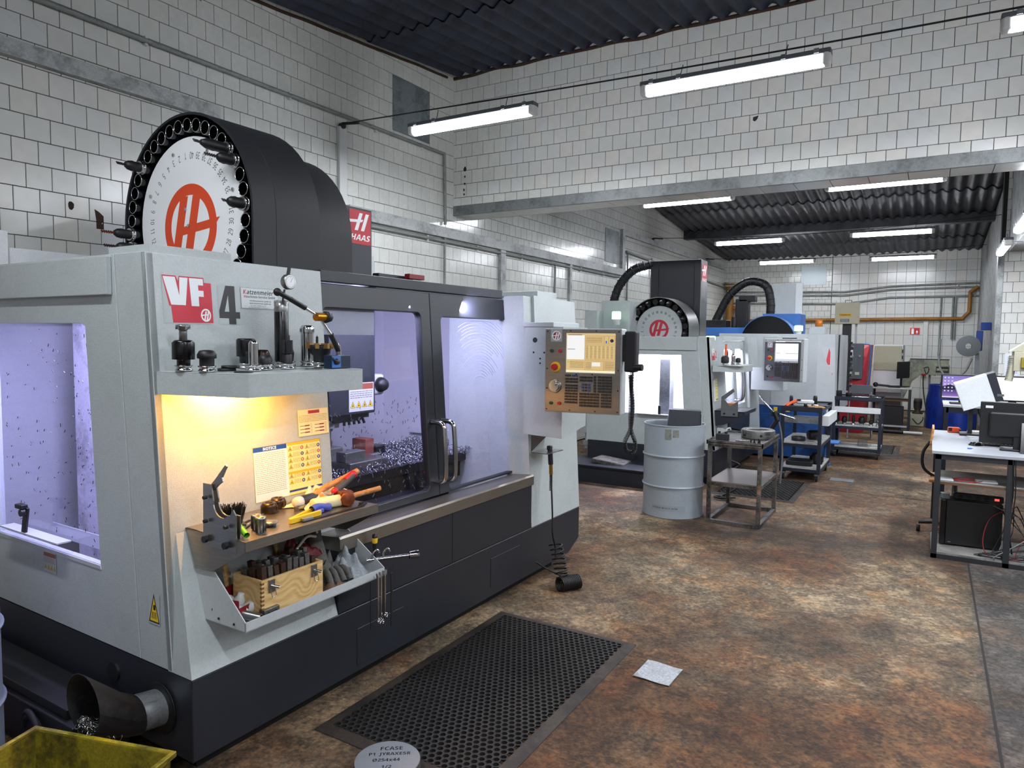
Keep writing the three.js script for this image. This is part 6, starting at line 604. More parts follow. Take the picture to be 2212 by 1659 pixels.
function trolley(label, x, z, w, d, h, shelves) { const t = thing('tool_trolley', label, 'trolley', [x, 0, z]); frameOf(t, w, d, h, 0.04, X.navy, { lift: 0.1, rails: [h - 0.02, ...shelves] }); part('top_tray', [bb(-w / 2, w / 2, h - 0.005, h, -d / 2, d / 2)], X.darkB, t, 'dark top'); parts('top_lip', [bb(-w / 2 - 0.002, w / 2 + 0.002, h - 0.03, h + 0.02, d / 2 - 0.002, d / 2 + 0.004), bb(-w / 2 - 0.002, w / 2 + 0.002, h - 0.03, h + 0.02, -d / 2 - 0.004, -d / 2 + 0.002)], X.navy, t); for (const y of shelves) part('shelf_board', bb(-w / 2 + 0.005, w / 2 - 0.005, y + 0.02, y + 0.036, -d / 2 + 0.005, d / 2 - 0.005, 0.001), M(0xb9b8b2, 0.5, 0, { map: dirtTex }), t, 'pale shelf board'); for (const a of [-1, 1]) for (const b of [-1, 1]) caster(t, a * (w / 2 - 0.04), b * (d / 2 - 0.05)); return t; }
const t2 = trolley('narrow dark trolley with a zinc drawer and three shelves', -1.29, -9.44, 0.46, 0.96, 0.88, [0.13, 0.43]); part('drawer', [bb(-0.2, 0.2, 0.7, 0.78, 0.44, 0.475, 0.002), bb(-0.2, 0.2, 0.7, 0.705, -0.4, 0.44)], X.zinc, t2, 'zinc drawer front'); part('side_drawer', bb(0.225, 0.3, 0.68, 0.8, -0.42, 0.42, 0.003), X.white, t2, 'white side drawer');
const t3 = trolley('wider dark trolley with a pale drawer and tool row', -0.86, -11.4, 0.64, 0.5, 0.87, [0.13, 0.44]); part('drawer', [bb(-0.3, 0.3, 0.66, 0.74, 0.22, 0.255, 0.002), bb(-0.3, 0.3, 0.66, 0.665, -0.2, 0.22)], X.white, t3, 'pale drawer front');
const at2 = (n, l, c, x, y, z, turn = 0, g) => thing(n, l, c, [-1.29 + x, y, -9.44 + z], turn, g), at3 = (n, l, c, x, y, z, turn = 0, g) => thing(n, l, c, [-0.88 + x, y, -11.4 + z], turn, g);
for (const [i, x, z, a, l] of [[0, -0.05, 0.1, 0.2, 'white paper-wrapped packet on the narrow trolley'], [1, -0.02, 0.12, 0.3, 'white paper-wrapped packet lying on another packet']]) { const t = at2('paper_packet', l, 'packet', x, 0.8805 + i * 0.036, z, a, 'packets on the narrow trolley'); part('packet', bx(0, 0.018, 0, 0.2, 0.034, 0.14, 0.006), X.white, t); }
{ const t = at2('pliers', 'orange gripped pliers on the narrow trolley', 'pliers', -0.15, 0.881, 0.3, 0.6); part('grip', [tube([[-0.07, 0.01, -0.02], [0, 0.05, 0], [0.07, 0.08, 0.01]], 0.012, 12, 7), tube([[-0.07, 0.01, 0.03], [0, 0.04, 0.01], [0.06, 0.06, 0.02]], 0.012, 12, 7)], X.orange, t, 'orange grips'); part('jaw', bx(0.09, 0.08, 0.015, 0.05, 0.025, 0.012, 0.003), X.iron, t); }
for (const [x, z, r, h, m, l] of [[0.08, -0.05, 0.025, 0.12, X.black, 'upright black cylinder on the narrow trolley'], [0.02, 0.33, 0.02, 0.05, X.black, 'small black cutter holder at the trolley front'], [0.12, 0.2, 0.03, 0.03, X.plasticW, 'white cap on the narrow trolley'], [-0.18, 0.1, 0.022, 0.12, X.black, 'dark bottle at the trolley corner']]) { const t = at2('small_cylinder', l, 'cylinder', x, 0.8805, z, 0, 'cylinders on the narrow trolley'); part('body', lathe(0, 0, 0, [[0, 0], [r, 0], [r, h * 0.8], [r * 0.8, h], [0, h]]), m, t); }
for (const [x, z, l] of [[0.1, 0.3, 'brown wooden wedge on the narrow trolley'], [0.17, 0.24, 'second brown wooden wedge beside the first']]) { const t = at2('wooden_wedge', l, 'wedge', x, 0.8805, z, 0.4, 'wedges on the narrow trolley'); part('wedge', hull([[-0.06, 0, -0.02], [0.06, 0, -0.02], [-0.06, 0, 0.02], [0.06, 0, 0.02], [-0.06, 0.025, -0.02], [-0.06, 0.025, 0.02], [0.06, 0.008, 0], [0.06, 0.008, 0.01]]), X.ash, t); }
{ const t = at2('turned_ring', 'dark turned ring on the trolley middle shelf', 'ring', -0.05, 0.4665, 0.3); part('ring', lathe(0, 0, 0, [[0.05, 0], [0.08, 0], [0.08, 0.05], [0.05, 0.05], [0.05, 0]], 'y', 24), X.iron, t); }
{ const t = at2('chuck_body', 'black chuck body on the trolley middle shelf', 'chuck', 0.1, 0.4665, 0.12, 0.5); part('body', lathe(-0.07, 0.06, 0, [[0, 0], [0.05, 0], [0.06, 0.02], [0.06, 0.12], [0.03, 0.14], [0, 0.14]], 'x', 18), X.black, t); part('handle', seg([0, 0.05, 0.03], [0.02, 0.0, 0.12], 0.012), X.steel, t); }
{ const t = at2('black_case', 'flat black plastic case on the trolley bottom shelf', 'case', -0.03, 0.1665, 0.25, 0.05); part('case', bx(0, 0.03, 0, 0.3, 0.06, 0.26, 0.012), X.black, t); part('seam', bx(0, 0.032, 0, 0.302, 0.004, 0.262), X.rubber, t); }
{ const t = at2('chuck_body', 'ribbed black chuck on the trolley bottom shelf', 'chuck', 0.14, 0.1665, 0.1, 0.3); part('body', lathe(0, 0, 0, [[0, 0], [0.07, 0], [0.075, 0.05], [0.06, 0.12], [0.04, 0.14], [0, 0.14]]), X.black, t); parts('rib', fins(0.066, 0.08, 0.02, 0.1, 8, 0.01), X.iron, t); }
for (const [i, x, l] of [[0, -0.26, 'fat black holder on the wide trolley shelf, at the end post'], [1, -0.15, 'chrome-topped holder on the wide trolley shelf'], [2, -0.03, 'slim holder with a black fork on the wide trolley shelf'], [3, 0.08, 'barrel-shaped black holder on the wide trolley shelf'], [4, 0.2, 'short black holder on the wide trolley shelf'], [5, 0.29, 'plain chrome cylinder on the wide trolley shelf']]) { const t = at3('tool_holder', l, 'tool holder', x, 0.4765, 0.15, 0, 'holders on the wide trolley'); part('flange', lathe(0, 0, 0, flangeP), X.chrome, t); const r = [0.045, 0.035, 0.02, 0.045, 0.03, 0.032][i], h = [0.13, 0.12, 0.14, 0.13, 0.08, 0.11][i]; part('body', lathe(0, 0, 0, [[r * 0.7, 0.025], [r, 0.04], [r, h * 0.7], [r * 0.6, h], [0, h]]), i === 5 ? X.chrome : X.black, t); }
for (const [x, z, r, h, l] of [[-0.25, 0.05, 0.045, 0.09, 'black cup on the wide trolley top'], [-0.12, 0.0, 0.04, 0.06, 'low black cup on the wide trolley top'], [0.2, 0.1, 0.03, 0.05, 'steel bush on the wide trolley top']]) { const t = at3('metal_cup', l, 'cup', x, 0.8705, z, 0, 'cups on the wide trolley'); part('cup', lathe(0, 0, 0, [[0, 0], [r, 0], [r, h], [r * 0.85, h], [r * 0.85, 0.01], [0, 0.01]]), x > 0 ? X.steel : X.iron, t); }
for (const [x, z, a, l] of [[0.02, 0.1, 0.25, 'long chrome wrench on the wide trolley top'], [0.1, 0.02, 0.15, 'second chrome wrench on the wide trolley top']]) { const t = at3('open_wrench', l, 'wrench', x, 0.877, z, a, 'wrenches on the wide trolley'); spanner(t, 0.3, 0.022, 0.01, X.chrome); }
{ const t = at3('vise_jaw', 'grey iron jaw block on the wide trolley bottom board', 'block', 0.1, 0.1665, 0.1, 0.1); part('jaw', [bx(0, 0.025, 0, 0.13, 0.05, 0.12, 0.006), bx(0, 0.065, -0.02, 0.12, 0.04, 0.07, 0.006)], X.raw, t); }
solo('floor_plate', bb(-0.98, -0.72, 0.001, 0.005, -9.4, -9.2), X.zinc, 'small galvanised plate lying beside the narrow trolley', 'plate');

// ================================================================ THIRD MACHINE (blue and grey)
const m3 = thing('machining_center', 'blue and pale grey machining center behind the trolleys', 'machine', [-1.17, 0, -10.8], Math.PI / 2);
{ const p = m3; part('base', [bb(-0.25, 2.3, 0.03, 0.28, -1.6, -0.1, 0.006), bb(-0.1, 2.25, 0.28, 0.62, -1.6, -0.12, 0.006)], X.blue, p, 'blue base'); part('blue_apron', bb(-0.02, 2.2, 0.62, 0.74, -1.5, -0.08, 0.004), X.blue, p); parts('yellow_tag', [bb(-0.105, -0.1, 0.66, 0.72, -0.75, -0.70), bb(-0.105, -0.1, 0.66, 0.72, -0.58, -0.53)], X.yellow, p); part('enclosure', [bb(0, 2.2, 0.62, 1.785, -1.6, -0.2, 0.006), hull([[0.02, 0.62, -0.2], [0.02, 1.785, -0.2], [0.35, 0.62, 0.02], [0.35, 1.785, -0.02], [2.2, 0.62, 0.02], [2.2, 1.785, -0.02], [2.2, 0.62, -0.2], [2.2, 1.785, -0.2]])], M(0xb3b7ba, 0.4, 0, { map: paintTex }), p, 'pale grey enclosure'); part('side_hatch', [bb(-0.012, 0, 1.45, 1.75, -0.8, -0.35, 0.003)], X.greyB, p); part('side_door', bb(-0.006, 0, 0.68, 1.44, -0.82, -0.4, 0.002), X.greyB, p); part('hatch_handle', [bx(-0.02, 1.38, -0.62, 0.02, 0.12, 0.03, 0.004), bx(-0.014, 1.71, -0.58, 0.012, 0.035, 0.2, 0.004)], X.black, p);
  const tx = canvas(256, 512, g => { g.fillStyle = '#b3b7ba'; g.fillRect(0, 0, 256, 512); g.fillStyle = '#c2414a'; g.beginPath(); g.moveTo(150, 10); g.lineTo(180, 60); g.lineTo(180, 200); g.lineTo(100, 200); g.lineTo(100, 140); g.fill(); g.font = 'bold 46px sans-serif'; g.fillText('MC-5100VF', 10, 330, 240); g.font = 'bold 30px sans-serif'; g.fillText('Mitsui', 90, 250); g.fillStyle = '#55585c'; g.fillRect(150, 400, 70, 100); });
  { const A = [0.33, 0, 0.2], F = basis([0.02, 0, -0.2], A, [0, 1, 0]); sticker('maker_print', basis([0.02 - 0.001, 0, -0.2 + 0.002], A, [0, 1, 0]), 0.08, 0.34, 0.95, 1.6, tx, p, 'red flame mark and model lettering'); } parts('vertical_seam', [bb(0.62, 0.626, 0.62, 1.78, 0.0, 0.022)], X.black, p); sticker('tool_chart', basis([0, 0, 0.024], [1, 0, 0], [0, 1, -0.03]), 0.75, 1.3, 0.85, 1.62, canvas(128, 256, g => { g.fillStyle = '#d4d2c4'; g.fillRect(0, 0, 128, 256); g.strokeStyle = '#8a8878'; for (let i = 0; i < 12; i++) { g.strokeRect(6, 8 + i * 20, 56, 16); g.strokeRect(66, 8 + i * 20, 56, 16); } }), p, 'pale chart of small cards'); part('tool_rail', [bb(1.5, 1.53, 0.9, 1.72, 0.05, 0.09)], X.black, p); parts('hung_tool', Array.from({ length: 9 }, (_, i) => bx(1.5, 1.66 - i * 0.085, 0.1, 0.05, rr(0.03, 0.06), rr(0.03, 0.06), 0.006)), X.iron, p); parts('hung_tool_pale', Array.from({ length: 5 }, (_, i) => bx(1.5, 1.6 - i * 0.15, 0.12, 0.04, 0.03, 0.03, 0.008)), X.steel, p);
  part('carousel_cover', [prismX([...arc(-0.93, 1.66, 0.40, 0, 180, 28), [-1.33, 1.5], [-1.322, 1.5], ...arc(-0.93, 1.66, 0.392, 180, 0, 28), [-0.538, 1.5], [-0.53, 1.5]], 0.18, 0.6)], X.blueLt, p, 'blue arched cover'); part('carousel_disc', prismX([...arc(-0.93, 1.66, 0.392, 0, 180, 28), [-1.322, 1.5], [-0.538, 1.5]], 0.2, 0.24), X.blackGloss, p, 'black disc'); part('blue_head', [bb(0.65, 1.2, 1.75, 2.1, -1.1, -0.55, 0.006), bb(0.3, 1.4, 1.75, 1.88, -2.3, -1.1, 0.006)], X.blueLt, p); part('column_cover', bb(0.8, 1.2, 1.78, 2.57, -1.0, -0.62, 0.004), X.greyB, p, 'pale column cover'); part('column_edge', bb(0.79, 0.81, 1.78, 2.575, -0.65, -0.55, 0.002), X.white, p); part('motor', [bb(0.75, 0.95, 1.85, 2.35, -1.55, -1.35, 0.02), bb(0.75, 0.95, 2.3, 2.4, -1.5, -1.25, 0.01)], X.black, p); const ch = [[0.8, 1.8, -1.95], [0.8, 2.1, -1.82], [0.8, 2.45, -1.62], [0.8, 2.62, -1.35], [0.8, 2.55, -1.1], [0.8, 2.3, -1.02], [0.8, 2.0, -1.02]]; part('cable_chain', tube(ch, 0.065, 50, 8), X.black, p, 'black arched cable chain'); parts('chain_link', Array.from({ length: 20 }, (_, i) => { const c = new THREE.CatmullRomCurve3(ch.map(q => V(...q))), q = c.getPointAt((i + 0.5) / 20), tg = c.getTangentAt((i + 0.5) / 20); return new THREE.TorusGeometry(0.067, 0.006, 5, 12).applyQuaternion(new THREE.Quaternion().setFromUnitVectors(V(0, 0, 1), tg)).translate(q.x, q.y, q.z); }), X.dark, p); part('hydraulics', [bb(0.4, 0.7, 1.75, 2.0, -1.95, -1.6, 0.01), cy(0.5, 1.8, -1.5, 0.04, 0.04, 0.25), cy(0.6, 1.8, -2.1, 0.05, 0.05, 0.3)], X.iron, p);
  const b = part('beacon_base', cy(0.15, 1.78, -0.49, 0.04, 0.04, 0.05), X.greyB, p); part('beacon_light', lathe(0.15, 1.83, -0.49, [[0, 0], [0.06, 0], [0.06, 0.07], [0.05, 0.08], [0, 0.08]], 'y', 16), glowing(0xaef2bc, 2.2), b, 'glowing green-white beacon'); const ab = part('alarm_box', bb(0.7, 0.95, 1.79, 1.9, -0.42, -0.2, 0.006), X.greyB, p); part('alarm_light', lathe(0.8, 1.905, -0.3, [[0, 0], [0.055, 0], [0.05, 0.1], [0, 0.11]], 'y', 16), M(0xc06a0a, 0.25), ab, 'orange alarm lamp'); part('foot_pedal', [bx(-0.45, 0.32, 0.0, 0.3, 0.02, 0.35, 0.004), seg([-0.45, 0.3, 0], [-0.45, 0.03, 0], 0.015), bx(-0.45, 0.015, 0, 0.14, 0.03, 0.14, 0.006)], X.blueLt, p, 'blue folding step'); }
{ const t = thing('signal_box', 'grey cabinet with a yellow TEBARON plate on a dark post', 'cabinet', [-1.55, 0, -16.5]); part('cabinet', bb(-0.22, 0.24, 2.05, 2.5, -0.12, 0.12, 0.006), X.beige, t); part('post', bb(-0.07, 0.1, 0, 2.05, -0.05, 0.05, 0.004), X.darkB, t, 'dark post'); part('side_post', bb(0.17, 0.21, 0, 2.05, -0.04, 0.0), X.greyB, t); sticker('name_plate', basis([0, 0, 0.121], [1, 0, 0], [0, 1, 0]), -0.14, 0.1, 2.2, 2.27, canvas(256, 80, g => { g.fillStyle = '#d8a92a'; g.fillRect(0, 0, 256, 80); g.fillStyle = '#15140f'; g.font = 'bold 50px sans-serif'; g.fillText('TEBARON', 8, 54, 240); }), t, 'yellow name plate'); sticker('rating_plate', basis([0, 0, 0.121], [1, 0, 0], [0, 1, 0]), -0.11, 0.06, 2.09, 2.15, canvas(128, 48, g => { g.fillStyle = '#1d2c44'; g.fillRect(0, 0, 128, 48); rows(g, 8, 120, 8, 3, 13, '#cfd6de', 0.5); }), t, 'dark rating plate'); part('handle', pipe([[-0.04, 2.5, 0], [-0.04, 2.55, 0], [0.08, 2.55, 0], [0.08, 2.5, 0]], 0.008, 6), X.zinc, t); }

// ================================================================ FAR CORNER
{ const t = thing('lathe_machine', 'red bodied machine with a grey control panel at the far end', 'machine', [-1.15, 0, -14.2]); part('body', [hull([[-0.6, 0, -0.1], [0.14, 0, -0.1], [-0.6, 1.0, -0.1], [0.2, 1.62, -0.2], [0.1, 1.0, 0.05], [-0.6, 0, -1.2], [0.14, 0, -1.2], [-0.6, 1.62, -1.2], [0.2, 1.62, -1.2], [0.14, 0.6, 0.06], [-0.5, 0.6, 0.06]])], M(0xb3303c, 0.45, 0, { map: paintTex }), t, 'red body'); part('control_panel', bb(-0.15, 0.12, 1.0, 1.65, -0.05, 0.12, 0.01), M(0x4c5257, 0.5), t, 'grey control panel'); part('screen', new THREE.PlaneGeometry(0.09, 0.2).translate(-0.09, 1.48, 0.1215), litScreen(canvas(64, 128, g => { g.fillStyle = '#cdc8e8'; g.fillRect(0, 0, 64, 128); rows(g, 6, 58, 10, 10, 11, '#8a86ae', 0.3); }), 0.8), t, 'small lit screen', true); part('key_field', [bb(-0.12, -0.05, 1.08, 1.13, 0.118, 0.125), bb(0.0, 0.07, 1.08, 1.13, 0.118, 0.125)], X.beige, t); part('knob', cy(0.07, 1.42, 0.12, 0.02, 0.02, 0.03, 'z'), X.chrome, t); part('air_line', tube([[0.1, 1.64, 0.1], [0.22, 1.62, 0.1], [0.24, 1.3, 0.1], [0.23, 1.0, 0.1], [0.2, 0.85, 0.1], [0.22, 0.78, 0.1]], 0.011, 40), X.blueLt, t, 'blue air line'); }
{ const t = thing('machine_cabinet', 'beige and cream cabinet door beside the red machine', 'cabinet', [-0.71, 0, -15.75]); part('body', bb(-0.26, 0.26, 0.05, 1.62, -1.2, 0, 0.008), X.white, t, 'cream body'); part('door', bb(-0.24, 0.24, 1.12, 1.6, 0, 0.02, 0.006), M(0xa9a78f, 0.5), t, 'beige upper door'); parts('hinge', [1.5, 1.38].map(y => bx(0.255, y, 0.02, 0.02, 0.07, 0.03, 0.004)), X.black, t); }
{ const t = thing('folding_chair', 'dark grey chair back in front of the red machine', 'chair', [-1.0, 0, -13.6], 0.1); part('backrest', plate(basis([0, 0.84, -0.15], [1, 0, 0], [0, 1, -0.15]), rrect(-0.19, 0.19, -0.08, 0.08, 0.06, THREE.Shape), [], 0.02, 0.004), M(0x4a4d55, 0.6), t); part('seat', bx(0, 0.45, 0.05, 0.38, 0.03, 0.38, 0.01), M(0x4a4d55, 0.6), t); for (const s of [-1, 1]) { part('leg', pipe([[s * 0.17, 0.8, -0.15], [s * 0.18, 0.45, -0.1], [s * 0.19, 0, 0.2]], 0.012, 8), X.zinc, t); part('leg', pipe([[s * 0.17, 0.45, 0.2], [s * 0.19, 0, -0.2]], 0.012, 8), X.zinc, t); } }
{ const t = thing('computer_table', 'small table with shelf for a screen in front of the conveyor', 'table', [-0.6, 0, -15.35]); part('top', bb(-0.34, 0.34, 0.79, 0.815, -0.3, 0.3, 0.003), M(0xb4b5ae, 0.5), t); for (const x of [-1, 1]) for (const z of [-1, 1]) part('leg', bx(x * 0.31, 0.395, z * 0.27, 0.04, 0.79, 0.04), X.darkB, t); part('shelf', bb(-0.32, 0.32, 0.56, 0.58, -0.28, 0.28), X.mdf, t); part('foot_rail', [bb(-0.33, 0.33, 0.07, 0.1, 0.24, 0.28)], X.greyB, t); }
{ const t = thing('flat_monitor', 'flat screen seen edge-on standing on the small table', 'monitor', [-0.42, 0.8155, -15.4], 1.2); part('panel', bx(0, 0.33, 0, 0.5, 0.32, 0.03, 0.006), X.black, t); part('stand', [bx(0, 0.1, -0.03, 0.05, 0.2, 0.02), bx(0, 0.01, 0, 0.22, 0.02, 0.18, 0.006)], X.black, t); }
{ const t = thing('desktop_computer', 'black computer tower under the small table', 'computer', [-0.55, 0.002, -15.2]); part('case', bb(-0.16, 0.17, 0.1, 0.45, -0.15, 0.1, 0.006), X.black, t); part('foot', [bb(-0.14, -0.1, 0, 0.1, -0.1, 0.08), bb(0.1, 0.14, 0, 0.1, -0.1, 0.08)], X.black, t); }
{ const t = thing('desk_microphone', 'black handset lying on the small table', 'handset', [-0.75, 0.8155, -15.15]); part('handset', [seg([-0.1, 0.04, 0], [0.12, 0.025, 0], 0.02), new THREE.SphereGeometry(0.045, 12, 10).translate(-0.12, 0.045, 0)], X.black, t); t.name = 'telephone_handset'; }
{ const t = thing('paper_tray', 'dark tray of papers on the small table', 'tray', [-0.55, 0.8155, -15.15]); part('tray', bb(-0.1, 0.1, 0, 0.04, -0.08, 0.08, 0.004), X.black, t); parts('paper', [bx(-0.02, 0.045, 0, 0.12, 0.006, 0.1, 0, 0, 0.2), bx(0.03, 0.052, 0.01, 0.1, 0.006, 0.08, 0, 0, -0.3)], X.white, t); }
{ const t = thing('chip_conveyor', 'pale green-grey chip conveyor rising to a flat discharge head', 'conveyor', [0, 0, -17.5]); const cm = M(0xbcbfa8, 0.5, 0, { map: dirtTex }); part('trough', [prism([[-0.95, 0.2], [-0.55, 0.2], [-0.3, 0.83], [-0.12, 1.0], [0.13, 0.96], [0.13, 1.16], [0.36, 1.16], [0.36, 1.31], [-0.36, 1.31], [-0.5, 1.12]], -0.35, 0, 0.006)], cm, t); part('drive_box', [bb(0.1, 0.38, 0.98, 1.2, -0.3, 0.05, 0.008)], cm, t); part('drive_recess', bb(0.13, 0.36, 1.04, 1.16, 0.045, 0.054), X.black, t); part('sprocket', [lathe(0.2, 1.1, 0.05, [[0, 0], [0.035, 0], [0.035, 0.03], [0, 0.03]], 'z', 16), bb(0.24, 0.35, 1.07, 1.12, 0.05, 0.06), bb(0.14, 0.17, 1.07, 1.13, 0.05, 0.06)], cm, t); part('edge_line', [bb(-0.36, 0.37, 1.305, 1.318, -0.35, 0.008)], X.iron, t); part('support', [bb(-0.7, -0.66, 0, 0.4, -0.2, -0.16), bb(0.0, 0.04, 0, 0.97, -0.3, -0.26)], X.zinc, t); part('tied_wire', tube([[-0.1, 1.12, 0.02], [-0.02, 1.15, 0.03], [0.0, 1.08, 0.03], [-0.04, 1.0, 0.03], [-0.08, 1.1, 0.03]], 0.008, 30), X.black, t); }
const blueDrum = M(0x14379a, 0.35, 0, { map: dirtTex });
{ const t = thing('plastic_drum', 'blue plastic drum by the discharge head', 'drum', [0.26, 0, -16.05]); part('shell', lathe(0, 0, 0, [[0, 0], [0.27, 0], [0.285, 0.02], [0.285, 0.55], [0.25, 0.72], [0.245, 0.84], [0.255, 0.86], [0.235, 0.86], [0.23, 0.8], [0, 0.8]], 'y', 32), blueDrum, t); part('swarf', tube(Array.from({ length: 90 }, () => [rr(-0.05, 0.2), 0.82 + rr(0, 0.16), rr(-0.15, 0.15)]), 0.006, 500, 4), X.iron, t, 'dark tangled swarf').userData.kind = 'stuff'; }
{ const t = thing('plastic_drum', 'blue plastic drum under the screen desk', 'drum', [0.52, 0, -15.0]); part('shell', lathe(0, 0, 0, [[0, 0], [0.25, 0], [0.26, 0.02], [0.26, 0.6], [0.22, 0.7], [0, 0.7]], 'y', 28), blueDrum, t); part('lid', lathe(0, 0.7, 0, [[0, 0], [0.23, 0], [0.23, 0.03], [0, 0.03]]), blueDrum, t); }
{ const t = thing('coolant_pump', 'brown coolant pump motor on a pale tank', 'pump', [-0.16, 0, -16.3]); part('tank', bb(-0.13, 0.12, 0, 0.24, -0.2, 0.15, 0.006), X.beige, t, 'pale tank'); part('motor', lathe(0.0, 0.24, 0, [[0, 0], [0.1, 0], [0.1, 0.02], [0.05, 0.06], [0.075, 0.12], [0.08, 0.24], [0.07, 0.3], [0, 0.31]], 'y', 18), M(0x4a4234, 0.6, 0.2, { map: heavyTex }), t, 'brown motor'); part('cable', tube([[0.05, 0.3, 0.08], [0.1, 0.15, 0.16], [0.02, 0.05, 0.17], [-0.08, 0.15, 0.16]], 0.008, 24), X.black, t); }
{ const t = thing('floor_tube', 'black and white tube lying on the floor before the table', 'tube', [-0.55, 0.035, -14.6], -0.03); part('black_section', cy(-0.3, 0, 0, 0.035, 0.035, 0.5, 'x', 12), X.black, t); part('white_section', cy(0.2, 0, 0, 0.025, 0.025, 0.3, 'x', 12), X.plasticW, t, 'white end'); }
// ================================================================ DESKS ON THE RIGHT
{ const t = thing('computer_desk', 'white topped desk on a dark steel frame with lower shelves', 'desk', [0, 0, 0]); const m = X.darkB; part('desk_top', bb(0.05, 1.7, 0.825, 0.85, -7.85, -6.34, 0.003), M(0x9a9da3, 0.5), t, 'white desk top'); for (const [x, z] of [[0.095, -6.37], [0.56, -6.37], [1.66, -6.37], [0.095, -7.8], [1.66, -7.8]]) part('leg', bb(x - 0.02, x + 0.02, 0, 0.825, z - 0.02, z + 0.02), m, t); part('apron_rail', bb(0.075, 1.68, 0.785, 0.825, -6.39, -6.35), m, t); part('apron_rail', bb(0.075, 1.68, 0.785, 0.825, -7.82, -7.78), m, t); part('bottom_rail', bb(0.075, 1.68, 0.0, 0.035, -6.39, -6.35), m, t); part('bottom_board', bb(0.075, 1.68, 0.035, 0.05, -7.0, -6.36), M(0x8e8c86, 0.6, 0, { map: dirtTex }), t, 'grey bottom board'); part('middle_shelf', bb(0.1, 1.6, 0.585, 0.605, -6.95, -6.38), X.mdf, t, 'brown middle shelf'); part('middle_shelf_face', bb(0.1, 1.6, 0.605, 0.608, -6.95, -6.38), M(0x9d9a94, 0.6, 0, { map: dirtTex }), t); }
{ const t = thing('desktop_computer', 'black computer tower on the desk bottom board', 'computer', [0.335, 0.0505, -6.72], 0.06); part('case', bx(0.02, 0.19, 0, 0.38, 0.36, 0.2, 0.006), X.black, t); part('front_bezel', bx(-0.19, 0.19, 0, 0.04, 0.37, 0.21, 0.008), X.blackGloss, t); parts('port', [0.12, 0.08].map(y => bx(-0.212, y, 0.03, 0.003, 0.012, 0.02)), X.zinc, t); part('side_badge', bx(-0.14, 0.03, 0.1005, 0.02, 0.006, 0.001), X.zinc, t); }
{ const t = thing('power_strip', 'black power strip with a glowing red switch on the computer', 'power strip', [0.385, 0.423, -6.69], -0.04); part('strip', bx(0, 0.028, 0, 0.34, 0.05, 0.055, 0.008), X.black, t); part('switch_light', bx(0.125, 0.03, 0.0285, 0.03, 0.016, 0.004, 0.001), glowing(0xff1c14, 3), t, 'glowing red switch'); parts('socket', [-0.12, -0.06, 0, 0.06].map(x => lathe(x, 0.028, 0.0275, [[0, 0], [0.018, 0], [0.018, 0.0015], [0, 0.0015]], 'z', 14)), X.rubber, t); }
{ const t = thing('sticky_box', 'small grey box leaning on the computer corner', 'box', [0.16, 0.421, -6.68], 0.3); part('box', bx(0, 0.02, 0, 0.05, 0.04, 0.06, 0.003), X.zinc, t); part('lid', bx(0, 0.042, 0, 0.052, 0.005, 0.062), X.greyB, t); t.name = 'small_box'; }
{ const t = thing('cable_tangle', 'tangle of black, grey and red cables hanging under the desk', 'cables', [0.55, 0, -6.45]); for (let i = 0; i < 9; i++) { const q = [[rr(-0.1, 0.1), 0.42, -0.2], [rr(-0.1, 0.2), rr(0.2, 0.35), rr(-0.15, 0.05)], [rr(-0.15, 0.25), rr(0.05, 0.2), rr(-0.1, 0.1)], [rr(-0.2, 0.2), 0.07, rr(0, 0.1)], [rr(-0.25, 0.3), 0.058, rr(-0.05, 0.06)], [rr(0.1, 0.5), rr(0.06, 0.2), rr(-0.2, 0.02)]]; part('cable', tube(q, 0.004, 40, 5), i % 5 === 4 ? X.redDeep : i % 4 === 3 ? X.zinc : X.black, t); } parts('drop_cable', [tube([[0.02, 0.83, 0.1], [0.03, 0.6, 0.1], [0.02, 0.3, 0.08], [0.05, 0.1, 0.05]], 0.006, 24, 6), tube([[0.035, 0.83, 0.1], [0.045, 0.55, 0.1], [0.03, 0.35, 0.09]], 0.004, 24, 6)], X.black, t); }
{ const t = thing('red_cord', 'thin red cord looped on the middle shelf', 'cord', [0.3, 0.611, -6.5]); part('cord', tube([[-0.17, 0.004, 0.08], [-0.08, 0.006, 0.02], [0.05, 0.005, -0.02], [0.1, 0.012, 0.03], [0.0, 0.006, 0.09], [-0.1, 0.01, 0.05], [-0.02, 0.015, -0.03], [0.12, 0.005, 0.0]], 0.003, 60, 5), X.red, t); t.name = 'looped_cord'; }
for (const [x, z, w, l] of [[0.42, -6.5, 0.14, 'white torn paper on the middle shelf'], [0.15, -6.45, 0.1, 'small grey connector on the middle shelf']]) { const t = thing('shelf_clutter', l, w > 0.12 ? 'paper' : 'connector', [x, 0.6085, z], 0.1); part('piece', bx(0, 0.008, 0, w, 0.015, 0.09, 0.003), X.white, t); t.name = numbered(w > 0.12 ? 'torn_paper' : 'connector'); }
{ const t = thing('laptop', 'closed thin laptop at the edge of the middle shelf', 'laptop', [0.85, 0.6085, -6.5]); part('base', bx(0, 0.006, 0, 0.34, 0.012, 0.22, 0.003), X.black, t); part('lid', bx(0, 0.016, 0, 0.34, 0.008, 0.22, 0.003), X.iron, t); }
function monitor(label, x, y, z, w, h, turn, tex, stand, k = 1) { const t = thing('computer_monitor', label, 'monitor', [x, y, z], turn); part('bezel', bx(0, stand + h / 2, 0, w, h, 0.035, 0.006), X.black, t); if (tex) part('screen', new THREE.PlaneGeometry(w - 0.03, h - 0.03).translate(0, stand + h / 2, 0.0185), litScreen(tex, k), t, 'lit screen', true); part('stand_foot', bx(0, 0.008, 0, 0.24, 0.016, 0.18, 0.006), X.black, t); part('stand_neck', bx(0, (stand + 0.08) / 2, -0.04, 0.07, stand + 0.08, 0.03, 0.006), X.black, t); return t; }
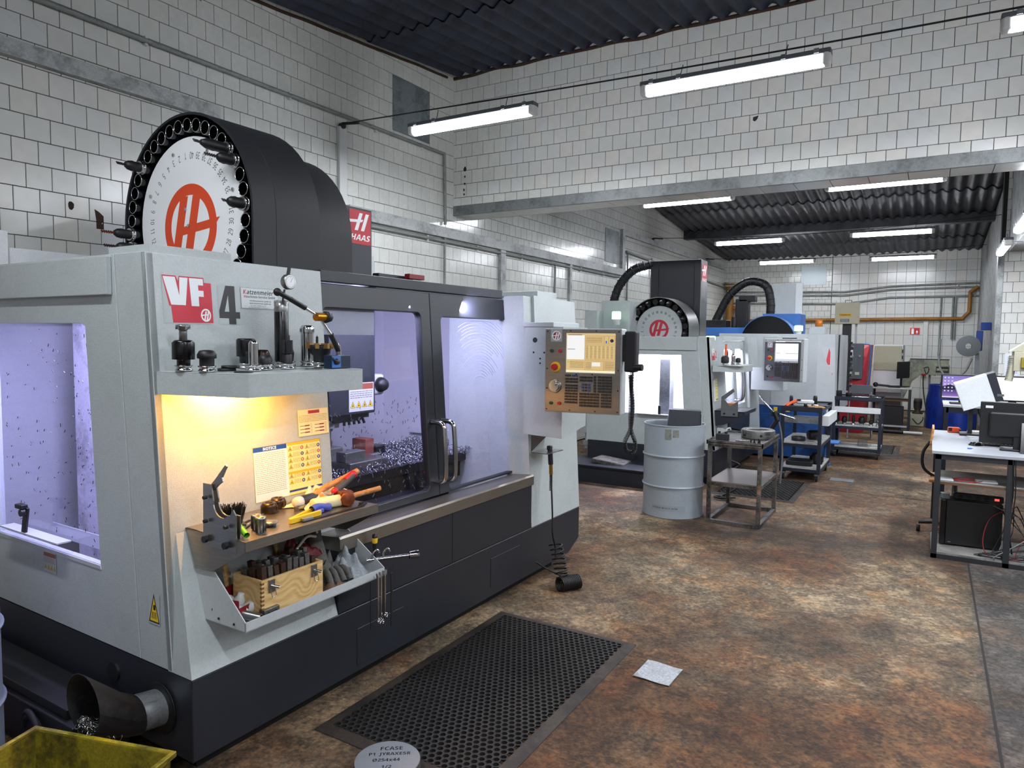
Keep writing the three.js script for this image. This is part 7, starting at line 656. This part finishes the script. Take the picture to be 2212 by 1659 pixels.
{ const t = monitor('black monitor seen from behind on the white desk', 0.63, 0.8505, -6.72, 0.52, 0.33, Math.PI - 0.08, null, 0.045); part('back_bulge', bx(0.02, 0.2, -0.035, 0.36, 0.2, 0.05, 0.02), X.black, t); part('rating_label', bx(0.2, 0.335, -0.0185, 0.05, 0.02, 0.001), X.white, t, 'small white label'); part('arm', bx(-0.06, 0.12, -0.1, 0.1, 0.3, 0.03, 0.004, 0.5), X.blackGloss, t); }
{ const t = thing('tilted_case', 'pale grey tilted projector case with a dark end panel', 'projector', [0.385, 0.8505, -7.6]); const y = -0.8505, q = [[0.202, 1.317], [0.44, 1.432 - 0.02], [0.52, 1.172], [0.285, 1.078]].map(([a, b]) => [a - 0.385, b + y]), e = [[0.44, 1.412], [0.502, 1.435], [0.575, 1.192], [0.52, 1.172]].map(([a, b]) => [a - 0.385, b + y]); part('case', prism(q, -0.16, 0.16, 0.004), X.white, t, 'pale grey case'); part('end_panel', prism(e, -0.162, 0.162, 0.004), X.dark, t, 'dark end panel'); part('panel_socket', bx(0.165, 0.385, 0.163, 0.05, 0.02, 0.004), X.zinc, t); part('neck', [bx(-0.04, 0.13, 0, 0.035, 0.26, 0.05), bx(-0.02, 0.01, 0, 0.2, 0.02, 0.2, 0.004), seg([0.02, 0.24, 0], [0.06, 0.1, 0.02], 0.012)], X.black, t, 'black stand'); t.name = 'projector_case'; }
{ const t = thing('second_desk', 'dark framed table with two lit screens behind the tilted case', 'table', [0.55, 0, -9.1]); part('top', bb(-0.4, 0.9, 1.0, 1.025, -0.35, 0.3, 0.003), M(0xb4b6b8, 0.5), t); for (const x of [-0.37, 0.87]) for (const z of [-0.32, 0.27]) part('leg', bb(x - 0.02, x + 0.02, 0, 1.0, z - 0.02, z + 0.02), X.navy, t); part('mid_rail', bb(-0.35, 0.85, 0.55, 0.62, 0.22, 0.28), X.greyB, t); part('apron', bb(-0.37, 0.87, 0.94, 1.0, 0.25, 0.29), X.navy, t); t.name = 'screen_table'; }
const wallpaper = canvas(256, 160, g => { const q = g.createLinearGradient(0, 0, 0, 160); q.addColorStop(0, '#8a7fd0'); q.addColorStop(0.45, '#b89ae0'); q.addColorStop(0.5, '#2a2350'); q.addColorStop(0.62, '#4a3a80'); q.addColorStop(1, '#a884d8'); g.fillStyle = q; g.fillRect(0, 0, 256, 160); g.fillStyle = '#1c1838'; g.beginPath(); g.moveTo(0, 84); g.lineTo(40, 62); g.lineTo(90, 80); g.lineTo(150, 58); g.lineTo(256, 82); g.lineTo(256, 100); g.lineTo(0, 100); g.fill(); g.fillStyle = '#dfe4ff'; for (let i = 0; i < 5; i++) for (let j = 0; j < 3; j++) g.fillRect(10 + j * 22, 10 + i * 24, 9, 9); for (let i = 0; i < 3; i++) g.fillRect(180 + i * 22, 8, 8, 8); g.fillStyle = '#e8e8f4'; g.fillRect(0, 150, 110, 8); });
monitor('screen with a purple mountain wallpaper', 0.33, 1.0255, -9.0, 0.42, 0.27, 0.05, wallpaper, 0.05, 0.9); monitor('bright white screen beside the purple one', 0.77, 1.0255, -9.0, 0.42, 0.27, -0.05, canvas(64, 64, g => { g.fillStyle = '#fbfbff'; g.fillRect(0, 0, 64, 64); g.fillStyle = '#dfe2ea'; g.fillRect(0, 58, 64, 6); }), 0.05, 1.3);
{ const t = thing('measuring_arm', 'beige ribbed measuring machine head beside the screens', 'measuring machine', [0.68, 0, -7.55]); part('head', [hull([[-0.08, 1.62, -0.1], [0.3, 1.9, -0.1], [0.3, 1.62, -0.1], [-0.08, 1.62, 0.1], [0.3, 1.9, 0.1], [0.3, 1.62, 0.1]]), bb(-0.05, 0.3, 1.45, 1.62, -0.1, 0.1, 0.006)], X.beige, t); part('ribbed_nose', tube([[-0.05, 1.58, 0.02], [-0.06, 1.45, 0.03], [-0.075, 1.36, 0.03]], 0.03, 20, 10), X.beige, t); parts('rib', Array.from({ length: 12 }, (_, i) => bx(-0.055 - i * 0.0015, 1.56 - i * 0.016, 0.045, 0.06, 0.005, 0.02)), X.zinc, t); part('drive_block', bb(0.0, 0.1, 1.48, 1.57, 0.09, 0.15, 0.004), M(0x8a7a1a, 0.5), t, 'olive drive block'); part('column', bb(0.08, 0.3, 0.8505, 1.5, -0.12, 0.08, 0.006), X.zinc, t); }
{ const t = thing('tape_measure', 'orange tape measure on the white desk', 'tape measure', [0.225, 0.8505, -7.72], 0.1); part('case', bx(0, 0.025, 0, 0.1, 0.05, 0.05, 0.012), X.orange, t); part('bumper', [bx(-0.03, 0.03, 0, 0.03, 0.035, 0.054, 0.006), bx(0.05, 0.02, 0, 0.02, 0.03, 0.054, 0.006)], X.black, t); }
{ const t = thing('computer_mouse', 'black mouse beside the keyboard', 'mouse', [0.36, 0.8505, -6.86], 0.3); part('body', new THREE.SphereGeometry(0.05, 18, 12, 0, 6.3, 0, 1.57).scale(1.1, 0.62, 0.65), X.blackGloss, t); part('wheel', cy(-0.035, 0.022, -0.004, 0.006, 0.006, 0.008, 'z'), X.rubber, t); }
{ const t = thing('keyboard', 'black keyboard on the white desk', 'keyboard', [0.6, 0.8505, -6.95], 0.08); part('base', bx(0, 0.01, 0, 0.38, 0.018, 0.14, 0.004), X.black, t); bits('keys', Array.from({ length: 75 }, (_, i) => bx(-0.18 + (i % 15) * 0.0255, 0.021, -0.05 + Math.floor(i / 15) * 0.025, 0.02, 0.006, 0.019)), X.rubber, t, 'rows of keys'); }
{ const t = thing('usb_stick', 'tiny blue memory stick on the desk', 'memory stick', [0.305, 0.8505, -6.6], 0.2); part('body', bx(0, 0.005, 0, 0.03, 0.009, 0.012, 0.002), X.blueLt, t); part('plug', bx(0.02, 0.005, 0, 0.012, 0.005, 0.01), X.chrome, t); }
for (const [x, z, c, l] of [[0.42, -7.75, X.cream, 'yellow note pad near the projector stand'], [0.4, -7.5, X.white, 'loose white paper sheet on the desk'], [0.66, -6.98, X.plasticW, 'crumpled white document by the monitor foot']]) { const t = thing('note_pad', l, 'paper', [x, 0.8505, z], 0.2); part('sheets', bx(0, c === X.cream ? 0.012 : 0.002, 0, 0.16, c === X.cream ? 0.024 : 0.003, 0.1, 0.001), c, t); }
{ const t = thing('office_chair', 'wooden backed chair with black frame tucked behind the desk', 'chair', [0.12, 0, -7.1]); part('backrest', hull([[-0.085, 0.8, 0.1], [-0.07, 0.95, 0.1], [-0.085, 0.8, -0.25], [-0.07, 0.95, -0.25], [-0.07, 0.8, 0.1], [-0.055, 0.95, 0.1], [-0.07, 0.8, -0.25], [-0.055, 0.95, -0.25]]), X.ash, t, 'wooden backrest'); part('back_bracket', tube([[-0.08, 0.82, -0.05], [-0.13, 0.72, -0.05], [-0.12, 0.58, -0.05], [-0.02, 0.5, -0.05]], 0.013, 20, 7), X.black, t); part('seat', bx(0.12, 0.5, -0.08, 0.4, 0.03, 0.4, 0.012), X.ash, t); part('column', cy(0.12, 0.1, -0.08, 0.025, 0.02, 0.4), X.zinc, t); for (let i = 0; i < 5; i++) { const a = i * 1.2566 + Math.PI, x = 0.12 + 0.26 * Math.cos(a), z = -0.08 + 0.26 * Math.sin(a); const l = part('base_arm', seg([0.12, 0.12, -0.08], [x, 0.085, z], 0.016), X.black, t); part('caster', lathe(x - 0.015, 0.03, z, [[0, 0], [0.03, 0], [0.03, 0.03], [0, 0.03]], 'x', 14), X.rubber, l); } }
{ const t = thing('framed_notice', 'pale notice sheet with a rounded frame on the pier tiles', 'notice', [1.02, 1.36, ZP + 0.012]); part('sheet', plate(basis([0, 0, 0.004], [1, 0, 0], [0, 1, 0]), rrect(-0.07, 0.13, -0.18, 0.18, 0.03, THREE.Shape), [], 0.004), X.white, t); sticker('print', basis([0, 0, 0.004], [1, 0, 0], [0, 1, 0]), -0.05, 0.11, -0.15, 0.15, canvas(64, 128, g => { g.fillStyle = '#d6dbe6'; g.fillRect(0, 0, 64, 128); rows(g, 6, 58, 10, 12, 9, '#8e9ac0', 0.4); }), t, 'faint blue print'); }
renderer.render(scene, camera);
